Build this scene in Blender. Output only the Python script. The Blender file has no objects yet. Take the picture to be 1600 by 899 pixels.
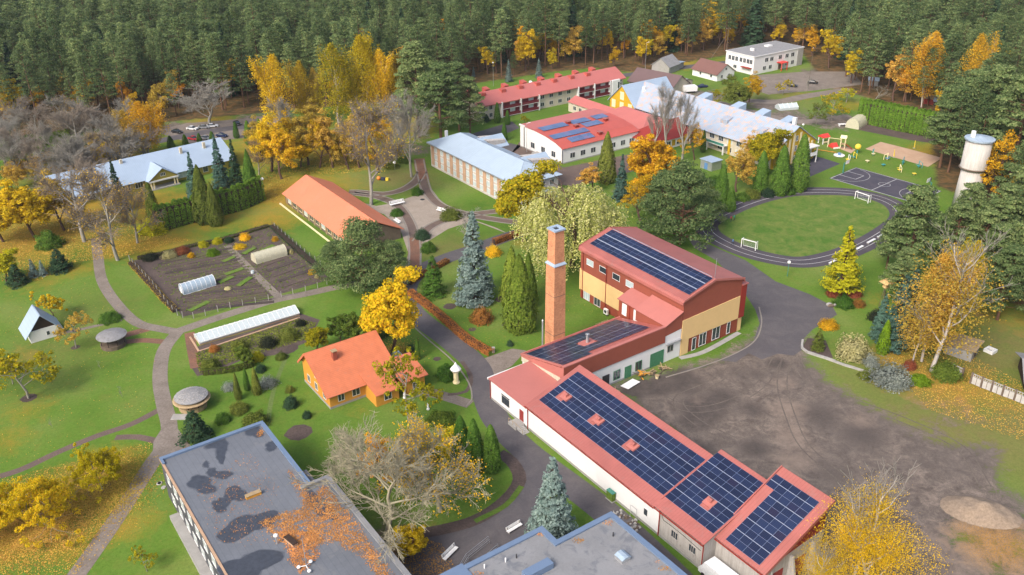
import bpy, math, random
import numpy as np
from mathutils import Vector, Matrix
C = bpy.context.scene.collection
PI = math.pi
R = math.radians
rnd = random.Random(7)
# ---------------------------------------------------------------- camera, sky, sun
CAMH, PITCH, ROLL, FOC = 100.0, R(27), R(-0.7), 1400.0
cr, sr, cp, sp = math.cos(ROLL), math.sin(ROLL), math.cos(PITCH), math.sin(PITCH)
_r0, _u0, FW = Vector((1, 0, 0)), Vector((0, sp, cp)), Vector((0, cp, -sp))
RT, UP = _r0 * cr + _u0 * sr, _u0 * cr - _r0 * sr
cd = bpy.data.cameras.new('camera'); cam = bpy.data.objects.new('camera', cd); C.objects.link(cam)
cd.sensor_width = 36; cd.lens = 36 * FOC / 1600; cd.clip_end = 6000; cd.clip_start = 1
cam.matrix_world = Matrix(((RT.x, UP.x, -FW.x, 0), (RT.y, UP.y, -FW.y, 0), (RT.z, UP.z, -FW.z, CAMH), (0, 0, 0, 1)))
sc = bpy.context.scene; sc.camera = cam
w = bpy.data.worlds.new('World'); sc.world = w; w.use_nodes = True
nt = w.node_tree; bg = nt.nodes['Background']; sky = nt.nodes.new('ShaderNodeTexSky')
SUN_EL, SUN_AZ = R(42), R(218)          # light from behind and left of the camera, through thin cloud
sky.sky_type = 'NISHITA'; sky.sun_disc = False; sky.sun_elevation = SUN_EL; sky.sun_rotation = SUN_AZ
sky.dust_density = 5.5; sky.air_density = 1.0; sky.ozone_density = 1.0
nt.links.new(sky.outputs[0], bg.inputs[0]); bg.inputs[1].default_value = 0.15
sl = bpy.data.lights.new('sun', 'SUN'); so = bpy.data.objects.new('sun', sl); C.objects.link(so)
sl.energy = 1.65; sl.angle = R(17); sl.color = (1, .965, .91)
d = Vector((math.sin(SUN_AZ) * math.cos(SUN_EL), math.cos(SUN_AZ) * math.cos(SUN_EL), math.sin(SUN_EL)))
so.rotation_euler = d.to_track_quat('Z', 'Y').to_euler(); so.location = d * 500
sc.view_settings.view_transform = 'Standard'; sc.view_settings.look = 'None'; sc.view_settings.gamma = 1
sc.view_settings.exposure = 0.72
sc.cycles.max_bounces = 5; sc.cycles.diffuse_bounces = 2; sc.cycles.glossy_bounces = 2; sc.cycles.transparent_max_bounces = 6
sc.cycles.transmission_bounces = 2; sc.cycles.volume_bounces = 0

# ---------------------------------------------------------------- where things stand
def gp(px, py, h=0.0):
    "world x, y of the place seen at photo point (px, py), h metres above the ground"
    ray = RT * (px - 800) + UP * (449.5 - py) + FW * FOC
    t = (h - CAMH) / ray.z
    return Vector((ray.x * t, ray.y * t))
def toimg(x, y, z):
    v = Vector((x, y, z - CAMH)); k = v.dot(FW)
    return 800 + FOC * v.dot(RT) / k, 449.5 - FOC * v.dot(UP) / k
def height(b, t):
    g = gp(*b); lo, hi = 0, 70
    for _ in range(30):
        m = (lo + hi) / 2
        if toimg(g.x, g.y, m)[1] > t[1]: lo = m
        else: hi = m
    return lo
TU = R(-55.2)                                    # the campus grid: u runs south-east, v north-east
U = Vector((math.cos(TU), math.sin(TU))); V = Vector((-U.y, U.x))
O = gp(766, 622)
def uv(u, v, o=None): return (o or O) + U * u + V * v
def loc_uv(p, o=None): q = p - (o or O); return q.dot(U), q.dot(V)

# ---------------------------------------------------------------- materials
MATS = {}
def nodes(name, rough=.8, spec=.3):
    m = bpy.data.materials.new(name); m.use_nodes = True; t = m.node_tree
    b = t.nodes['Principled BSDF']; b.inputs['Roughness'].default_value = rough; b.inputs['Specular IOR Level'].default_value = spec
    MATS[name] = m
    return m, t, b
def N(t, kind, **kw):
    n = t.nodes.new(kind)
    for k, v in kw.items():
        if k in n.inputs: n.inputs[k].default_value = v
        else: setattr(n, k, v)
    return n
def ramp(t, src, stops):
    n = t.nodes.new('ShaderNodeValToRGB'); e = n.color_ramp.elements
    while len(e) < len(stops): e.new(.5)
    for i, (p, c) in enumerate(stops): e[i].position = p; e[i].color = (*c, 1) if len(c) == 3 else c
    t.links.new(src, n.inputs[0]); return n.outputs[0]
def mix(t, f, a, b, mode='MIX'):
    n = t.nodes.new('ShaderNodeMix'); n.data_type = 'RGBA'; n.blend_type = mode
    for s, v in ((0, f), (6, a), (7, b)):
        if isinstance(v, (int, float)): n.inputs[s].default_value = v
        elif isinstance(v, tuple): n.inputs[s].default_value = (*v, 1)
        else: t.links.new(v, n.inputs[s])
    return n.outputs[2]
def mth(t, op, a, b=0.0, c=None):
    n = t.nodes.new('ShaderNodeMath'); n.operation = op
    for i, v in enumerate((a, b, c)):
        if v is None: continue
        if isinstance(v, (int, float)): n.inputs[i].default_value = v
        else: t.links.new(v, n.inputs[i])
    return n.outputs[0]
def noise(t, vec, scale, detail=4, rough=.6, dist=0):
    n = N(t, 'ShaderNodeTexNoise', Scale=scale, Detail=detail, Roughness=rough, Distortion=dist)
    t.links.new(vec, n.inputs['Vector']); return n.outputs['Fac']
def mul(c, k): return tuple(min(1, x * k) for x in c)
def bump(t, b, h, strength=.4, dist=.05):
    n = N(t, 'ShaderNodeBump', Strength=strength, Distance=dist); t.links.new(h, n.inputs['Height']); t.links.new(n.outputs[0], b.inputs['Normal'])
def paint(name, col, rough=.75, spec=.3, stain=.18, scale=.5, grain=.1, seam=None, seamd=.12, c2=None, c2amt=.45, bstr=.25, streak=0):
    "painted, rendered or sheeted surface: large soft stains, fine grain, optional seams across one axis"
    col = mul(col, .87); c2 = mul(c2, .87) if c2 else None
    m, t, b = nodes(name, rough, spec)
    geo = t.nodes.new('ShaderNodeNewGeometry'); tc = t.nodes.new('ShaderNodeTexCoord')
    pos = geo.outputs['Position']
    n1 = noise(t, pos, scale, 5, .65, .4); n2 = noise(t, pos, scale * 14, 3, .7)
    c = ramp(t, n1, [(.25, mul(col, 1 - stain)), (.55, col), (.8, mul(col, 1 + stain * .6))])
    if c2: c = mix(t, ramp(t, noise(t, pos, scale * 2.2, 6, .7, .8), [(c2amt, (0, 0, 0)), (c2amt + .12, (1, 1, 1))]), c, c2)
    g = ramp(t, n2, [(.3, (1 - grain,) * 3), (.7, (1 + 0 * grain,) * 3)])
    c = mix(t, 1.0, c, g, 'MULTIPLY')
    if streak:
        mp = N(t, 'ShaderNodeMapping'); mp.inputs['Scale'].default_value = (2.2, 2.2, .12); t.links.new(tc.outputs['Object'], mp.inputs[0])
        s = ramp(t, noise(t, mp.outputs[0], 1.6, 5, .7), [(.4, (1 - streak,) * 3), (.62, (1, 1, 1))]); c = mix(t, 1.0, c, s, 'MULTIPLY')
    h = n2
    if seam:
        ax, stp = seam; s = t.nodes.new('ShaderNodeSeparateXYZ'); t.links.new(tc.outputs['Object'], s.inputs[0])
        f = mth(t, 'FRACT', mth(t, 'DIVIDE', s.outputs[ax], stp)); k = mth(t, 'LESS_THAN', f, .14)
        c = mix(t, mth(t, 'MULTIPLY', k, seamd), c, mul(col, .35)); h = mth(t, 'ADD', mth(t, 'MULTIPLY', n2, .3), k)
    t.links.new(c, b.inputs['Base Color']); bump(t, b, h, bstr, .04)
    return m
def flat(name, col, rough=.6, metal=0, spec=.4):
    m, t, b = nodes(name, rough, spec); b.inputs['Metallic'].default_value = metal
    geo = t.nodes.new('ShaderNodeNewGeometry')
    t.links.new(ramp(t, noise(t, geo.outputs['Position'], 3, 4), [(.3, mul(col, .85)), (.7, mul(col, 1.1))]), b.inputs['Base Color']); return m
def leafmat(name, c1, c2, c3=None, transl=.3, inst=.22):
    "each leaf spray has its own colour between c1 and c2; each tree a small shift of its own"
    m = bpy.data.materials.new(name); m.use_nodes = True; t = m.node_tree; t.nodes.clear(); MATS[name] = m
    out = t.nodes.new('ShaderNodeOutputMaterial'); geo = t.nodes.new('ShaderNodeNewGeometry'); oi = t.nodes.new('ShaderNodeObjectInfo')
    st = [(0, c1), (1, c2)] if c3 is None else [(0, c1), (.6, c2), (1, c3)]
    c = ramp(t, geo.outputs['Random Per Island'], st)
    n1 = noise(t, geo.outputs['Position'], .45, 3)
    c = mix(t, 1.0, c, ramp(t, n1, [(.3, (.72, .74, .76)), (.7, (1.18, 1.15, 1.1))]), 'MULTIPLY')
    hs = N(t, 'ShaderNodeHueSaturation'); t.links.new(c, hs.inputs['Color'])
    t.links.new(mth(t, 'MULTIPLY_ADD', oi.outputs['Random'], .026, .488), hs.inputs['Hue'])
    t.links.new(mth(t, 'MULTIPLY_ADD', oi.outputs['Random'], -2 * inst, 1 + inst), hs.inputs['Value'])
    df = t.nodes.new('ShaderNodeBsdfDiffuse'); tr = t.nodes.new('ShaderNodeBsdfTranslucent'); mx = t.nodes.new('ShaderNodeMixShader')
    mx.inputs[0].default_value = transl
    t.links.new(hs.outputs[0], df.inputs[0]); t.links.new(hs.outputs[0], tr.inputs[0])
    t.links.new(df.outputs[0], mx.inputs[1]); t.links.new(tr.outputs[0], mx.inputs[2]); t.links.new(mx.outputs[0], out.inputs[0])
    return m
M = MATS
paint('red_roof', (.42, .135, .115), .5, .4, .18, .25, .1, seam=(0, .55), seamd=.28, c2=(.36, .15, .13), c2amt=.56)
paint('red_roof_v', (.45, .135, .11), .5, .4, .16, .25, .08, seam=(1, .55), seamd=.22)
paint('red_roof_pale', (.47, .165, .14), .55, .4, .1, .2, .05)
paint('red_far', (.50, .155, .135), .5, .4, .1, .15, .05, seam=(1, .7), seamd=.12)
paint('red_gym_far', (.50, .105, .08), .55, .4, .14, .15, .05, seam=(0, .7), seamd=.12)
paint('deep_red', (.30, .035, .025), .6, .3, .12, .4, .05, seam=(0, .6), seamd=.1)
paint('red_cladding', (.31, .085, .055), .6, .3, .10, .5, .06, seam=(2, .25), seamd=.06)
paint('red_cladding_v', (.31, .07, .04), .6, .3, .10, .5, .06, seam=(0, .3), seamd=.15)
paint('orange_roof', (.63, .19, .09), .7, .3, .16, .6, .12, seam=(0, .35), seamd=.3, c2=(.52, .19, .11), c2amt=.56)
paint('orange_sheet', (.70, .225, .12), .6, .3, .1, .15, .06, seam=(0, .8), seamd=.12, c2=(.62, .24, .15), c2amt=.56)
paint('orange_wall', (.66, .31, .045), .7, .3, .12, .8, .06, seam=(2, .2), seamd=.12)
paint('yellow_wall', (.78, .54, .25), .85, .2, .07, .4, .05)
paint('cream_wall', (.62, .56, .44), .85, .2, .10, .4, .06, streak=.1)
paint('white_wall', (.80, .80, .80), .85, .2, .05, .4, .04, streak=.03)
paint('grey_wall', (.50, .47, .44), .9, .2, .16, .5, .1, streak=.2, c2=(.34, .30, .27), c2amt=.58)
paint('white_trim', (.76, .76, .76), .6, .3, .05)
paint('slab_white', (.66, .66, .66), .7, .3, .1)
paint('brick_buff', (.50, .33, .22), .9, .2, .15, .6, .1)
paint('school_wall', (.58, .55, .52), .9, .2, .2, .9, .12, c2=(.42, .33, .27), c2amt=.5)
paint('maroon', (.16, .018, .026), .7, .3, .12)
paint('mustard', (.55, .36, .02), .85, .2, .14, .6, .08)
paint('olive_yellow', (.38, .32, .06), .85, .2, .14, .6, .08)
paint('silver_roof', (.39, .485, .59), .45, .5, .10, .3, .08, seam=(0, 1.0), seamd=.2)
paint('silver_plain', (.37, .47, .60), .45, .5, .10, .25, .08, seam=(0, .6), seamd=.14)
paint('rusty_roof', (.37, .45, .56), .5, .4, .14, .3, .1, seam=(0, .8), seamd=.25, c2=(.62, .42, .30), c2amt=.50)
paint('brown_roof', (.20, .10, .085), .7, .3, .1, .3, .06, seam=(0, .5), seamd=.2)
paint('purple_roof', (.155, .10, .10), .7, .3, .1, .3, .06, seam=(0, .5), seamd=.2)
paint('slate_roof', (.30, .30, .31), .85, .2, .2, .6, .12, c2=(.20, .18, .16), c2amt=.55)
paint('bitumen', (.160, .173, .198), .55, .5, .2, .14, .12, bstr=.2, seam=(1, 1.0), seamd=.16, c2=(.19, .195, .205), c2amt=.56)
paint('bitumen_pale', (.255, .258, .268), .6, .4, .18, .2, .1, c2=(.17, .18, .20), c2amt=.52, bstr=.2)
paint('wet_stain', (.060, .067, .084), .3, .5, .35, 1.6, .1); paint('damp_halo', (.108, .117, .138), .5, .5, .25, 1.6, .1)
paint('blue_trim', (.15, .215, .33), .45, .4, .10, .5, .05)
paint('blue_tin', (.15, .26, .42), .45, .4, .12, .6, .05)
paint('dark_wall', (.095, .10, .115), .8, .3, .15)
paint('concrete', (.36, .35, .335), .9, .2, .18, .7, .12)
paint('pale_concrete', (.40, .39, .375), .9, .2, .22, .7, .12, c2=(.28, .26, .24), c2amt=.58)
paint('pale_slab', (.52, .51, .49), .9, .2, .2, .9, .12, c2=(.40, .38, .35), c2amt=.6); paint('kerb_stone', (.27, .24, .21), .9, .2, .15, 1.2, .1)
paint('rough_wood', (.17, .13, .10), .9, .2, .25, 1.0, .15)
paint('pale_wood', (.42, .31, .18), .9, .2, .2, 1.0, .12)
paint('dark_wood', (.055, .036, .028), .9, .2, .2, 1.0, .15)
paint('tower_plaster', (.64, .61, .57), .9, .2, .1, .35, .1, streak=.22, c2=(.40, .31, .25), c2amt=.62)
flat('glass', (.035, .045, .055), .12, 0, .8)
flat('glass_pale', (.42, .50, .52), .2, 0, .6)
flat('frost', (.44, .50, .52), .35)
flat('poly', (.30, .38, .46), .3)
flat('poly_old', (.46, .44, .33), .4)
flat('green_door', (.055, .19, .10), .6)
flat('red_door', (.26, .035, .03), .6)
flat('steel', (.45, .46, .48), .35, .6)
flat('white_paint', (.78, .78, .78), .5)
flat('dark_metal', (.04, .042, .046), .5, .3)
flat('green_paint', (.05, .20, .16), .5); flat('yellow_paint', (.75, .55, .05), .5); flat('teal_paint', (.04, .26, .28), .5)
flat('red_paint', (.6, .05, .04), .5); flat('blue_paint', (.10, .22, .42), .5); flat('cream_paint', (.72, .62, .38), .6); flat('orange_paint', (.75, .22, .04), .5)
flat('black_rubber', (.02, .02, .022), .8); flat('car_black', (.016, .018, .024), .2, .2, .7); flat('car_white', (.72, .73, .75), .25, 0, .6)
flat('car_silver', (.38, .40, .43), .3, .5, .6); flat('car_red', (.45, .03, .04), .25, 0, .6); flat('car_blue', (.02, .03, .10), .25, .1, .6)
flat('skin', (.5, .3, .2), .6); flat('dark_cloth', (.03, .035, .06), .9); flat('teal_cloth', (.04, .35, .25), .9); flat('red_cloth', (.4, .05, .07), .9)
flat('pot_clay', (.36, .13, .07), .8)
paint('twig_warm', (.42, .385, .27), .95, .1, .2, .6, .15); paint('bark', (.145, .088, .068), .95, .1, .3, 2.0, .2); paint('pine_bark', (.19, .105, .066), .95, .1, .3, 1.0, .2)
paint('grey_bark', (.33, .31, .27), .95, .1, .22, .6, .15); paint('brown_twig', (.30, .25, .20), .95, .1, .2, .6, .15)
paint('birch_bark', (.62, .57, .52), .9, .2, .2, 2.5, .25, c2=(.16, .13, .11), c2amt=.62)
leafmat('pine_leaf', (.085, .142, .056), (.165, .240, .098), (.270, .315, .125), .45, inst=.36)
leafmat('light_pine_leaf', (.11, .175, .065), (.20, .275, .105), (.31, .36, .15), .45); leafmat('maple_gold_leaf', (.42, .38, .015), (.70, .53, .018), (.78, .55, .03), .45); leafmat('spruce_leaf', (.026, .058, .034), (.060, .110, .055))
leafmat('blue_spruce_leaf', (.13, .20, .18), (.30, .39, .36))
leafmat('deep_blue_leaf', (.045, .105, .085), (.11, .19, .15))
leafmat('thuja_leaf', (.050, .120, .018), (.115, .215, .035)); leafmat('thuja_bright', (.09, .18, .01), (.16, .27, .02))
leafmat('thuja_olive', (.085, .12, .022), (.17, .20, .04))
leafmat('willow_leaf', (.34, .38, .075), (.56, .56, .20), (.70, .68, .34), .45)
leafmat('yellow_leaf', (.54, .35, .012), (.74, .51, .018), (.80, .60, .05), .42)
leafmat('orange_leaf', (.48, .24, .014), (.70, .40, .02), (.74, .48, .035), .42)
leafmat('amber_leaf', (.42, .26, .045), (.60, .39, .065), (.64, .47, .10), .4)
leafmat('gold_green_leaf', (.20, .22, .012), (.38, .33, .016), (.55, .42, .02), .4)
leafmat('green_leaf', (.07, .125, .02), (.16, .22, .035), None, .35)
leafmat('larch_leaf', (.36, .36, .015), (.62, .55, .03), None, .4)
leafmat('birch_leaf', (.50, .30, .02), (.66, .42, .03), (.68, .48, .06), .4)
leafmat('rust_leaf', (.24, .10, .03), (.42, .20, .05)); leafmat('red_leaf', (.20, .05, .03), (.34, .11, .06)); leafmat('hedge_leaf', (.075, .165, .020), (.15, .27, .035)); leafmat('lump_thuja_leaf', (.10, .16, .02), (.20, .26, .04))
leafmat('pale_leaf', (.34, .32, .14), (.56, .50, .26)); leafmat('grey_leaf', (.16, .19, .17), (.30, .33, .30)); leafmat('dark_leaf', (.02, .026, .02), (.05, .06, .035))
leafmat('roof_litter', (.38, .17, .055), (.56, .28, .09), (.24, .11, .05), .1)
leafmat('lawn_litter', (.42, .27, .04), (.56, .38, .08), (.34, .15, .04), .2)

# ---------------------------------------------------------------- geometry helpers
class MB:
    def __init__(s): s.v = []; s.f = []; s.mi = []; s.m = 0
    def add(s, vs, fs):
        n = len(s.v); s.v += [tuple(p) for p in vs]; s.f += [tuple(n + i for i in f) for f in fs]; s.mi += [s.m] * len(fs); return s
    def box(s, x0, x1, y0, y1, z0, z1):
        return s.add([(x, y, z) for z in (z0, z1) for y in (y0, y1) for x in (x0, x1)], [(0, 2, 3, 1), (4, 5, 7, 6), (0, 1, 5, 4), (2, 6, 7, 3), (0, 4, 6, 2), (1, 3, 7, 5)])
    def prism(s, poly, a, b, ax):
        "poly extruded along axis ax ('x': poly is y,z; 'y': poly is x,z; 'z': poly is x,y)"
        ar = sum(poly[i][0] * poly[(i + 1) % len(poly)][1] - poly[(i + 1) % len(poly)][0] * poly[i][1] for i in range(len(poly)))
        if (ar < 0) != (ax == 'y'): poly = poly[::-1]
        P = {'x': lambda p, t: (t, p[0], p[1]), 'y': lambda p, t: (p[0], t, p[1]), 'z': lambda p, t: (p[0], p[1], t)}[ax]
        n = len(poly); lo, hi = min(a, b), max(a, b)
        return s.add([P(p, lo) for p in poly] + [P(p, hi) for p in poly], [tuple(range(n))[::-1], tuple(range(n, 2 * n))] + [(i, (i + 1) % n, n + (i + 1) % n, n + i) for i in range(n)])
    def tube(s, p0, p1, r0, r1=None, n=6, cap=True):
        r1 = r0 if r1 is None else r1; p0, p1 = Vector(p0), Vector(p1); d = (p1 - p0).normalized()
        a = d.orthogonal().normalized(); b = d.cross(a); vs = []
        for p, r in ((p0, r0), (p1, r1)):
            for k in range(n): t = 2 * PI * k / n; vs.append(p + (a * math.cos(t) + b * math.sin(t)) * r)
        f = [(i, (i + 1) % n, n + (i + 1) % n, n + i) for i in range(n)]
        if cap: f += [tuple(range(n))[::-1], tuple(range(n, 2 * n))]
        return s.add(vs, f)
    def lathe(s, prof, n=16, c=(0, 0)):
        vs = [(c[0] + r * math.cos(2 * PI * k / n), c[1] + r * math.sin(2 * PI * k / n), z) for r, z in prof for k in range(n)]
        f = [(j * n + k, j * n + (k + 1) % n, (j + 1) * n + (k + 1) % n, (j + 1) * n + k) for j in range(len(prof) - 1) for k in range(n)]
        f += [tuple(range(n))[::-1], tuple((len(prof) - 1) * n + k for k in range(n))]
        return s.add(vs, f)
    def sphere(s, c, r, n=8, sq=1):
        return s.add([(c[0] + r * math.sin(PI * j / n) * math.cos(2 * PI * k / n), c[1] + r * math.sin(PI * j / n) * math.sin(2 * PI * k / n), c[2] - r * sq * math.cos(PI * j / n)) for j in range(n + 1) for k in range(n)],
                     [(j * n + k, j * n + (k + 1) % n, (j + 1) * n + (k + 1) % n, (j + 1) * n + k) for j in range(n) for k in range(n)])
    def mesh(s, name, mats, smooth=False):
        me = bpy.data.meshes.new(name); me.from_pydata(s.v, [], s.f)
        for m in ([mats] if isinstance(mats, str) else mats): me.materials.append(M[m])
        if any(s.mi): me.polygons.foreach_set('material_index', s.mi)
        if smooth: me.polygons.foreach_set('use_smooth', [True] * len(me.polygons))
        me.update(); return me
    def obj(s, name, mats, parent=None, smooth=False, loc=None, rot=None):
        return link(name, s.mesh(name, mats, smooth), parent, loc, rot)
def link(name, me, parent=None, loc=None, rot=None):
    o = bpy.data.objects.new(name, me); C.objects.link(o)
    if parent: o.parent = parent
    if loc is not None: o.location = loc
    if rot is not None: o.rotation_euler = rot
    return o
def tag(o, label=None, cat=None, group=None, kind=None):
    for k, v in (('label', label), ('category', cat), ('group', group), ('kind', kind)):
        if v: o[k] = v
    return o
def thing(name, label, cat, p, rz=0.0, group=None, z=0.0, s=1.0):
    o = bpy.data.objects.new(name, None); C.objects.link(o); o.location = (p[0], p[1], z); o.rotation_euler = (0, 0, rz)
    o.scale = (s, s, s) if isinstance(s, (int, float)) else s
    o.empty_display_size = .3; return tag(o, label, cat, group)
def dup(o, parent=None):
    c = o.copy(); C.objects.link(c)
    if parent: c.parent = parent
    for ch in list(o.children): dup(ch, c)
    return c
_win = {}
def window(root, side, pos, z, w, h, L=0, W=0, panes=2, frame='white_trim', glass='glass', name='window', sill=True, off=0.0):
    "a framed window (> pane) on wall 'SW' (y=0), 'SE' (x=L), 'NE' (y=W) or 'NW' (x=0); pos runs along the wall, z is the sill height"
    key = (round(w, 2), round(h, 2), panes, frame, glass)
    if key not in _win:
        a = MB(); t = .09; a.box(-w / 2 - t, w / 2 + t, -.07, .0, h, h + t); a.box(-w / 2 - t, w / 2 + t, -.10, .0, -t, 0)
        a.box(-w / 2 - t, -w / 2, -.07, .0, 0, h); a.box(w / 2, w / 2 + t, -.07, .0, 0, h)
        for k in range(1, panes): x = -w / 2 + w * k / panes; a.box(x - .04, x + .04, -.065, 0, 0, h)
        b = MB(); b.box(-w / 2, w / 2, -.03, 0, 0, h)
        _win[key] = (a.mesh('window_frame', frame), b.mesh('pane', glass))
    p, r = {'SW': ((pos, 0 - off, z), 0), 'SE': ((L + off, pos, z), PI / 2), 'NE': ((pos, W + off, z), PI), 'NW': ((0 - off, pos, z), -PI / 2)}[side]
    f = link(name, _win[key][0], root, p, (0, 0, r)); link('pane', _win[key][1], f); return f
def door(root, side, pos, z, w, h, mat, L=0, W=0, off=0, name='door'):
    a = MB(); a.box(-w / 2, w / 2, -.06, 0, 0, h); a.box(-w / 2 - .08, -w / 2, -.1, 0, 0, h + .08); a.box(w / 2, w / 2 + .08, -.1, 0, 0, h + .08); a.box(-w / 2, w / 2, -.1, 0, h, h + .08); a.box(w * .3, w * .38, -.11, -.06, h * .45, h * .5)
    p, r = {'SW': ((pos, -off, z), 0), 'SE': ((L + off, pos, z), PI / 2), 'NE': ((pos, W + off, z), PI), 'NW': ((-off, pos, z), -PI / 2)}[side]
    return a.obj(name, mat, root, loc=p, rot=(0, 0, r))
def slab(mb, p0, p1, a, b, ax, t=.16):
    "a roof slope between profile points p0 and p1, t thick, from a to b along ax"
    d = Vector((p1[0] - p0[0], p1[1] - p0[1])).normalized(); n = Vector((-d.y, d.x))
    if n.y < 0: n = -n
    return mb.prism([p0, p1, (p1[0] + n.x * t, p1[1] + n.y * t), (p0[0] + n.x * t, p0[1] + n.y * t)], a, b, ax)
def gable(root, L, W, h, rise, ax='x', ov=.5, ovg=.4, wall='white_wall', roof='red_roof', x0=0, y0=0, gm=None, trim=None):
    "walls and a gable roof; ax is the ridge direction"
    a = MB(); S = W if ax == 'x' else L; T = L if ax == 'x' else W; o1 = y0 if ax == 'x' else x0; o2 = x0 if ax == 'x' else y0
    a.prism([(o1, 0), (o1 + S, 0), (o1 + S, h), (o1 + S / 2, h + rise), (o1, h)], o2, o2 + T, ax); a.obj('wall', wall, root)
    k = rise / (S / 2); m = o1 + S / 2; e = .012
    for p0, p1 in (((o1 - ov, h - k * ov + e), (m, h + rise + e)), ((o1 + S + ov, h - k * ov + e), (m, h + rise + e))):
        b = MB(); slab(b, p0, p1, o2 - ovg, o2 + T + ovg, ax); b.obj('roof_slope', roof, root)
    if trim:
        b = MB()
        for s1, s2 in ((o2 - ovg - .04, o2 - ovg), (o2 + T + ovg, o2 + T + ovg + .04)):
            for p0, p1 in (((o1 - ov, h - k * ov), (m, h + rise)), ((o1 + S + ov, h - k * ov), (m, h + rise))): slab(b, (p0[0], p0[1] - .12), (p1[0], p1[1] - .12), s1, s2, ax, .3)
        b.obj('verge_board', trim, root)
def hip(root, L, W, h, rise, ov=.6, wall='white_wall', roof='silver_roof', hipl=None):
    a = MB(); a.box(0, L, 0, W, 0, h); a.obj('wall', wall, root)
    q = hipl or W / 2; k = rise / (W / 2 + ov)
    vs = [(-ov, -ov, h), (L + ov, -ov, h), (L + ov, W + ov, h), (-ov, W + ov, h), (q - ov, W / 2, h + rise), (L - q + ov, W / 2, h + rise)]
    for nm, f in (('roof_slope', (0, 1, 5, 4)), ('roof_slope', (2, 3, 4, 5)), ('roof_hip', (1, 2, 5)), ('roof_hip', (3, 0, 4))):
        b = MB(); p = [Vector(vs[i]) for i in f]; n = (p[1] - p[0]).cross(p[2] - p[0]).normalized() * .14; m = len(p)
        b.add([x + Vector((0, 0, .012)) for x in p] + [x + n + Vector((0, 0, .012)) for x in p], [tuple(range(m))[::-1], tuple(range(m, 2 * m))] + [(i, (i + 1) % m, m + (i + 1) % m, m + i) for i in range(m)]); b.obj(nm, roof, root)
def fastmesh(name, V_, F_, mats, mi=None, smooth=False):
    "V_ (n,3) floats, F_ (m,k) ints, all faces k-gons"
    me = bpy.data.meshes.new(name); n, (m, k) = len(V_), F_.shape
    me.vertices.add(n); me.vertices.foreach_set('co', np.asarray(V_, np.float32).ravel()); me.loops.add(m * k); me.loops.foreach_set('vertex_index', F_.astype(np.int32).ravel())
    me.polygons.add(m); me.polygons.foreach_set('loop_start', np.arange(0, m * k, k, dtype=np.int32))
    for x in ([mats] if isinstance(mats, str) else mats): me.materials.append(M[x])
    if mi is not None: me.polygons.foreach_set('material_index', mi.astype(np.int32))
    me.update(calc_edges=True); me.validate(); return me
def poly(name, pts, z, mat, px=True, parent=None, kind='structure', thick=0.0, label=None, cat=None):
    P = [gp(*p) for p in pts] if px else pts
    b = MB()
    if thick: b.prism([(p[0], p[1]) for p in P], z - thick, z, 'z')
    else:
        ar = sum(P[i][0] * P[i - 1][1] - P[i - 1][0] * P[i][1] for i in range(len(P)))
        b.add([(p[0], p[1], z) for p in (P if ar < 0 else P[::-1])], [tuple(range(len(P)))])
    o = b.obj(name, mat, parent)
    if not parent: tag(o, label, cat, None, kind)
    return o
def spline(P, step=1.5, closed=False):
    P = [Vector((p[0], p[1])) for p in P]; out = []; n = len(P); rng_ = range(n) if closed else range(n - 1)
    for i in rng_:
        a, b = (P[i], P[(i + 1) % n]); p0 = P[(i - 1) % n] if (closed or i) else a * 2 - b; p3 = P[(i + 2) % n] if (closed or i < n - 2) else b * 2 - a
        k = max(1, int((b - a).length / step))
        for j in range(k):
            t = j / k; out.append(.5 * ((2 * a) + (b - p0) * t + (2 * p0 - 5 * a + 4 * b - p3) * t * t + (3 * a - p0 - 3 * b + p3) * t ** 3))
    if not closed: out.append(P[-1])
    return out
def ribbon(name, pts, width, z, mat, px=True, closed=False, kind='structure', step=1.5, thick=0.0, off=0.0, parent=None, label=None, cat=None):
    P = spline([gp(*p) for p in pts] if px else pts, step, closed); n = len(P); L_, R_ = [], []
    for i, p in enumerate(P):
        a = P[(i - 1) % n] if (closed or i) else p; b = P[(i + 1) % n] if (closed or i < n - 1) else p
        d = (b - a).normalized(); q = Vector((-d.y, d.x)); wd = width if isinstance(width, (int, float)) else width[0] + (width[1] - width[0]) * i / n
        L_.append(p + q * (off + wd / 2)); R_.append(p + q * (off - wd / 2))
    b = MB(); m = n if closed else n - 1
    vs = [(p.x, p.y, z) for p in L_] + [(p.x, p.y, z) for p in R_]; fs = [(n + i, n + (i + 1) % n, (i + 1) % n, i) for i in range(m)]
    if thick:
        vs += [(p.x, p.y, z - thick) for p in L_] + [(p.x, p.y, z - thick) for p in R_]
        fs += [(i, (i + 1) % n, 2 * n + (i + 1) % n, 2 * n + i) for i in range(m)] + [(n + (i + 1) % n, n + i, 3 * n + i, 3 * n + (i + 1) % n) for i in range(m)]
    b.add(vs, fs); o = b.obj(name, mat, parent)
    if not parent: tag(o, label, cat, None, kind)
    return o
def inpoly(X, Y, P):
    P = [(p[0], p[1]) for p in P]; r = np.zeros(X.shape, bool)
    for i in range(len(P)):
        (x1, y1), (x2, y2) = P[i], P[i - 1]
        if y1 == y2: continue
        c = ((y1 > Y) != (y2 > Y)) & (X < (x2 - x1) * (Y - y1) / (y2 - y1) + x1); r ^= c
    return r
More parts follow.
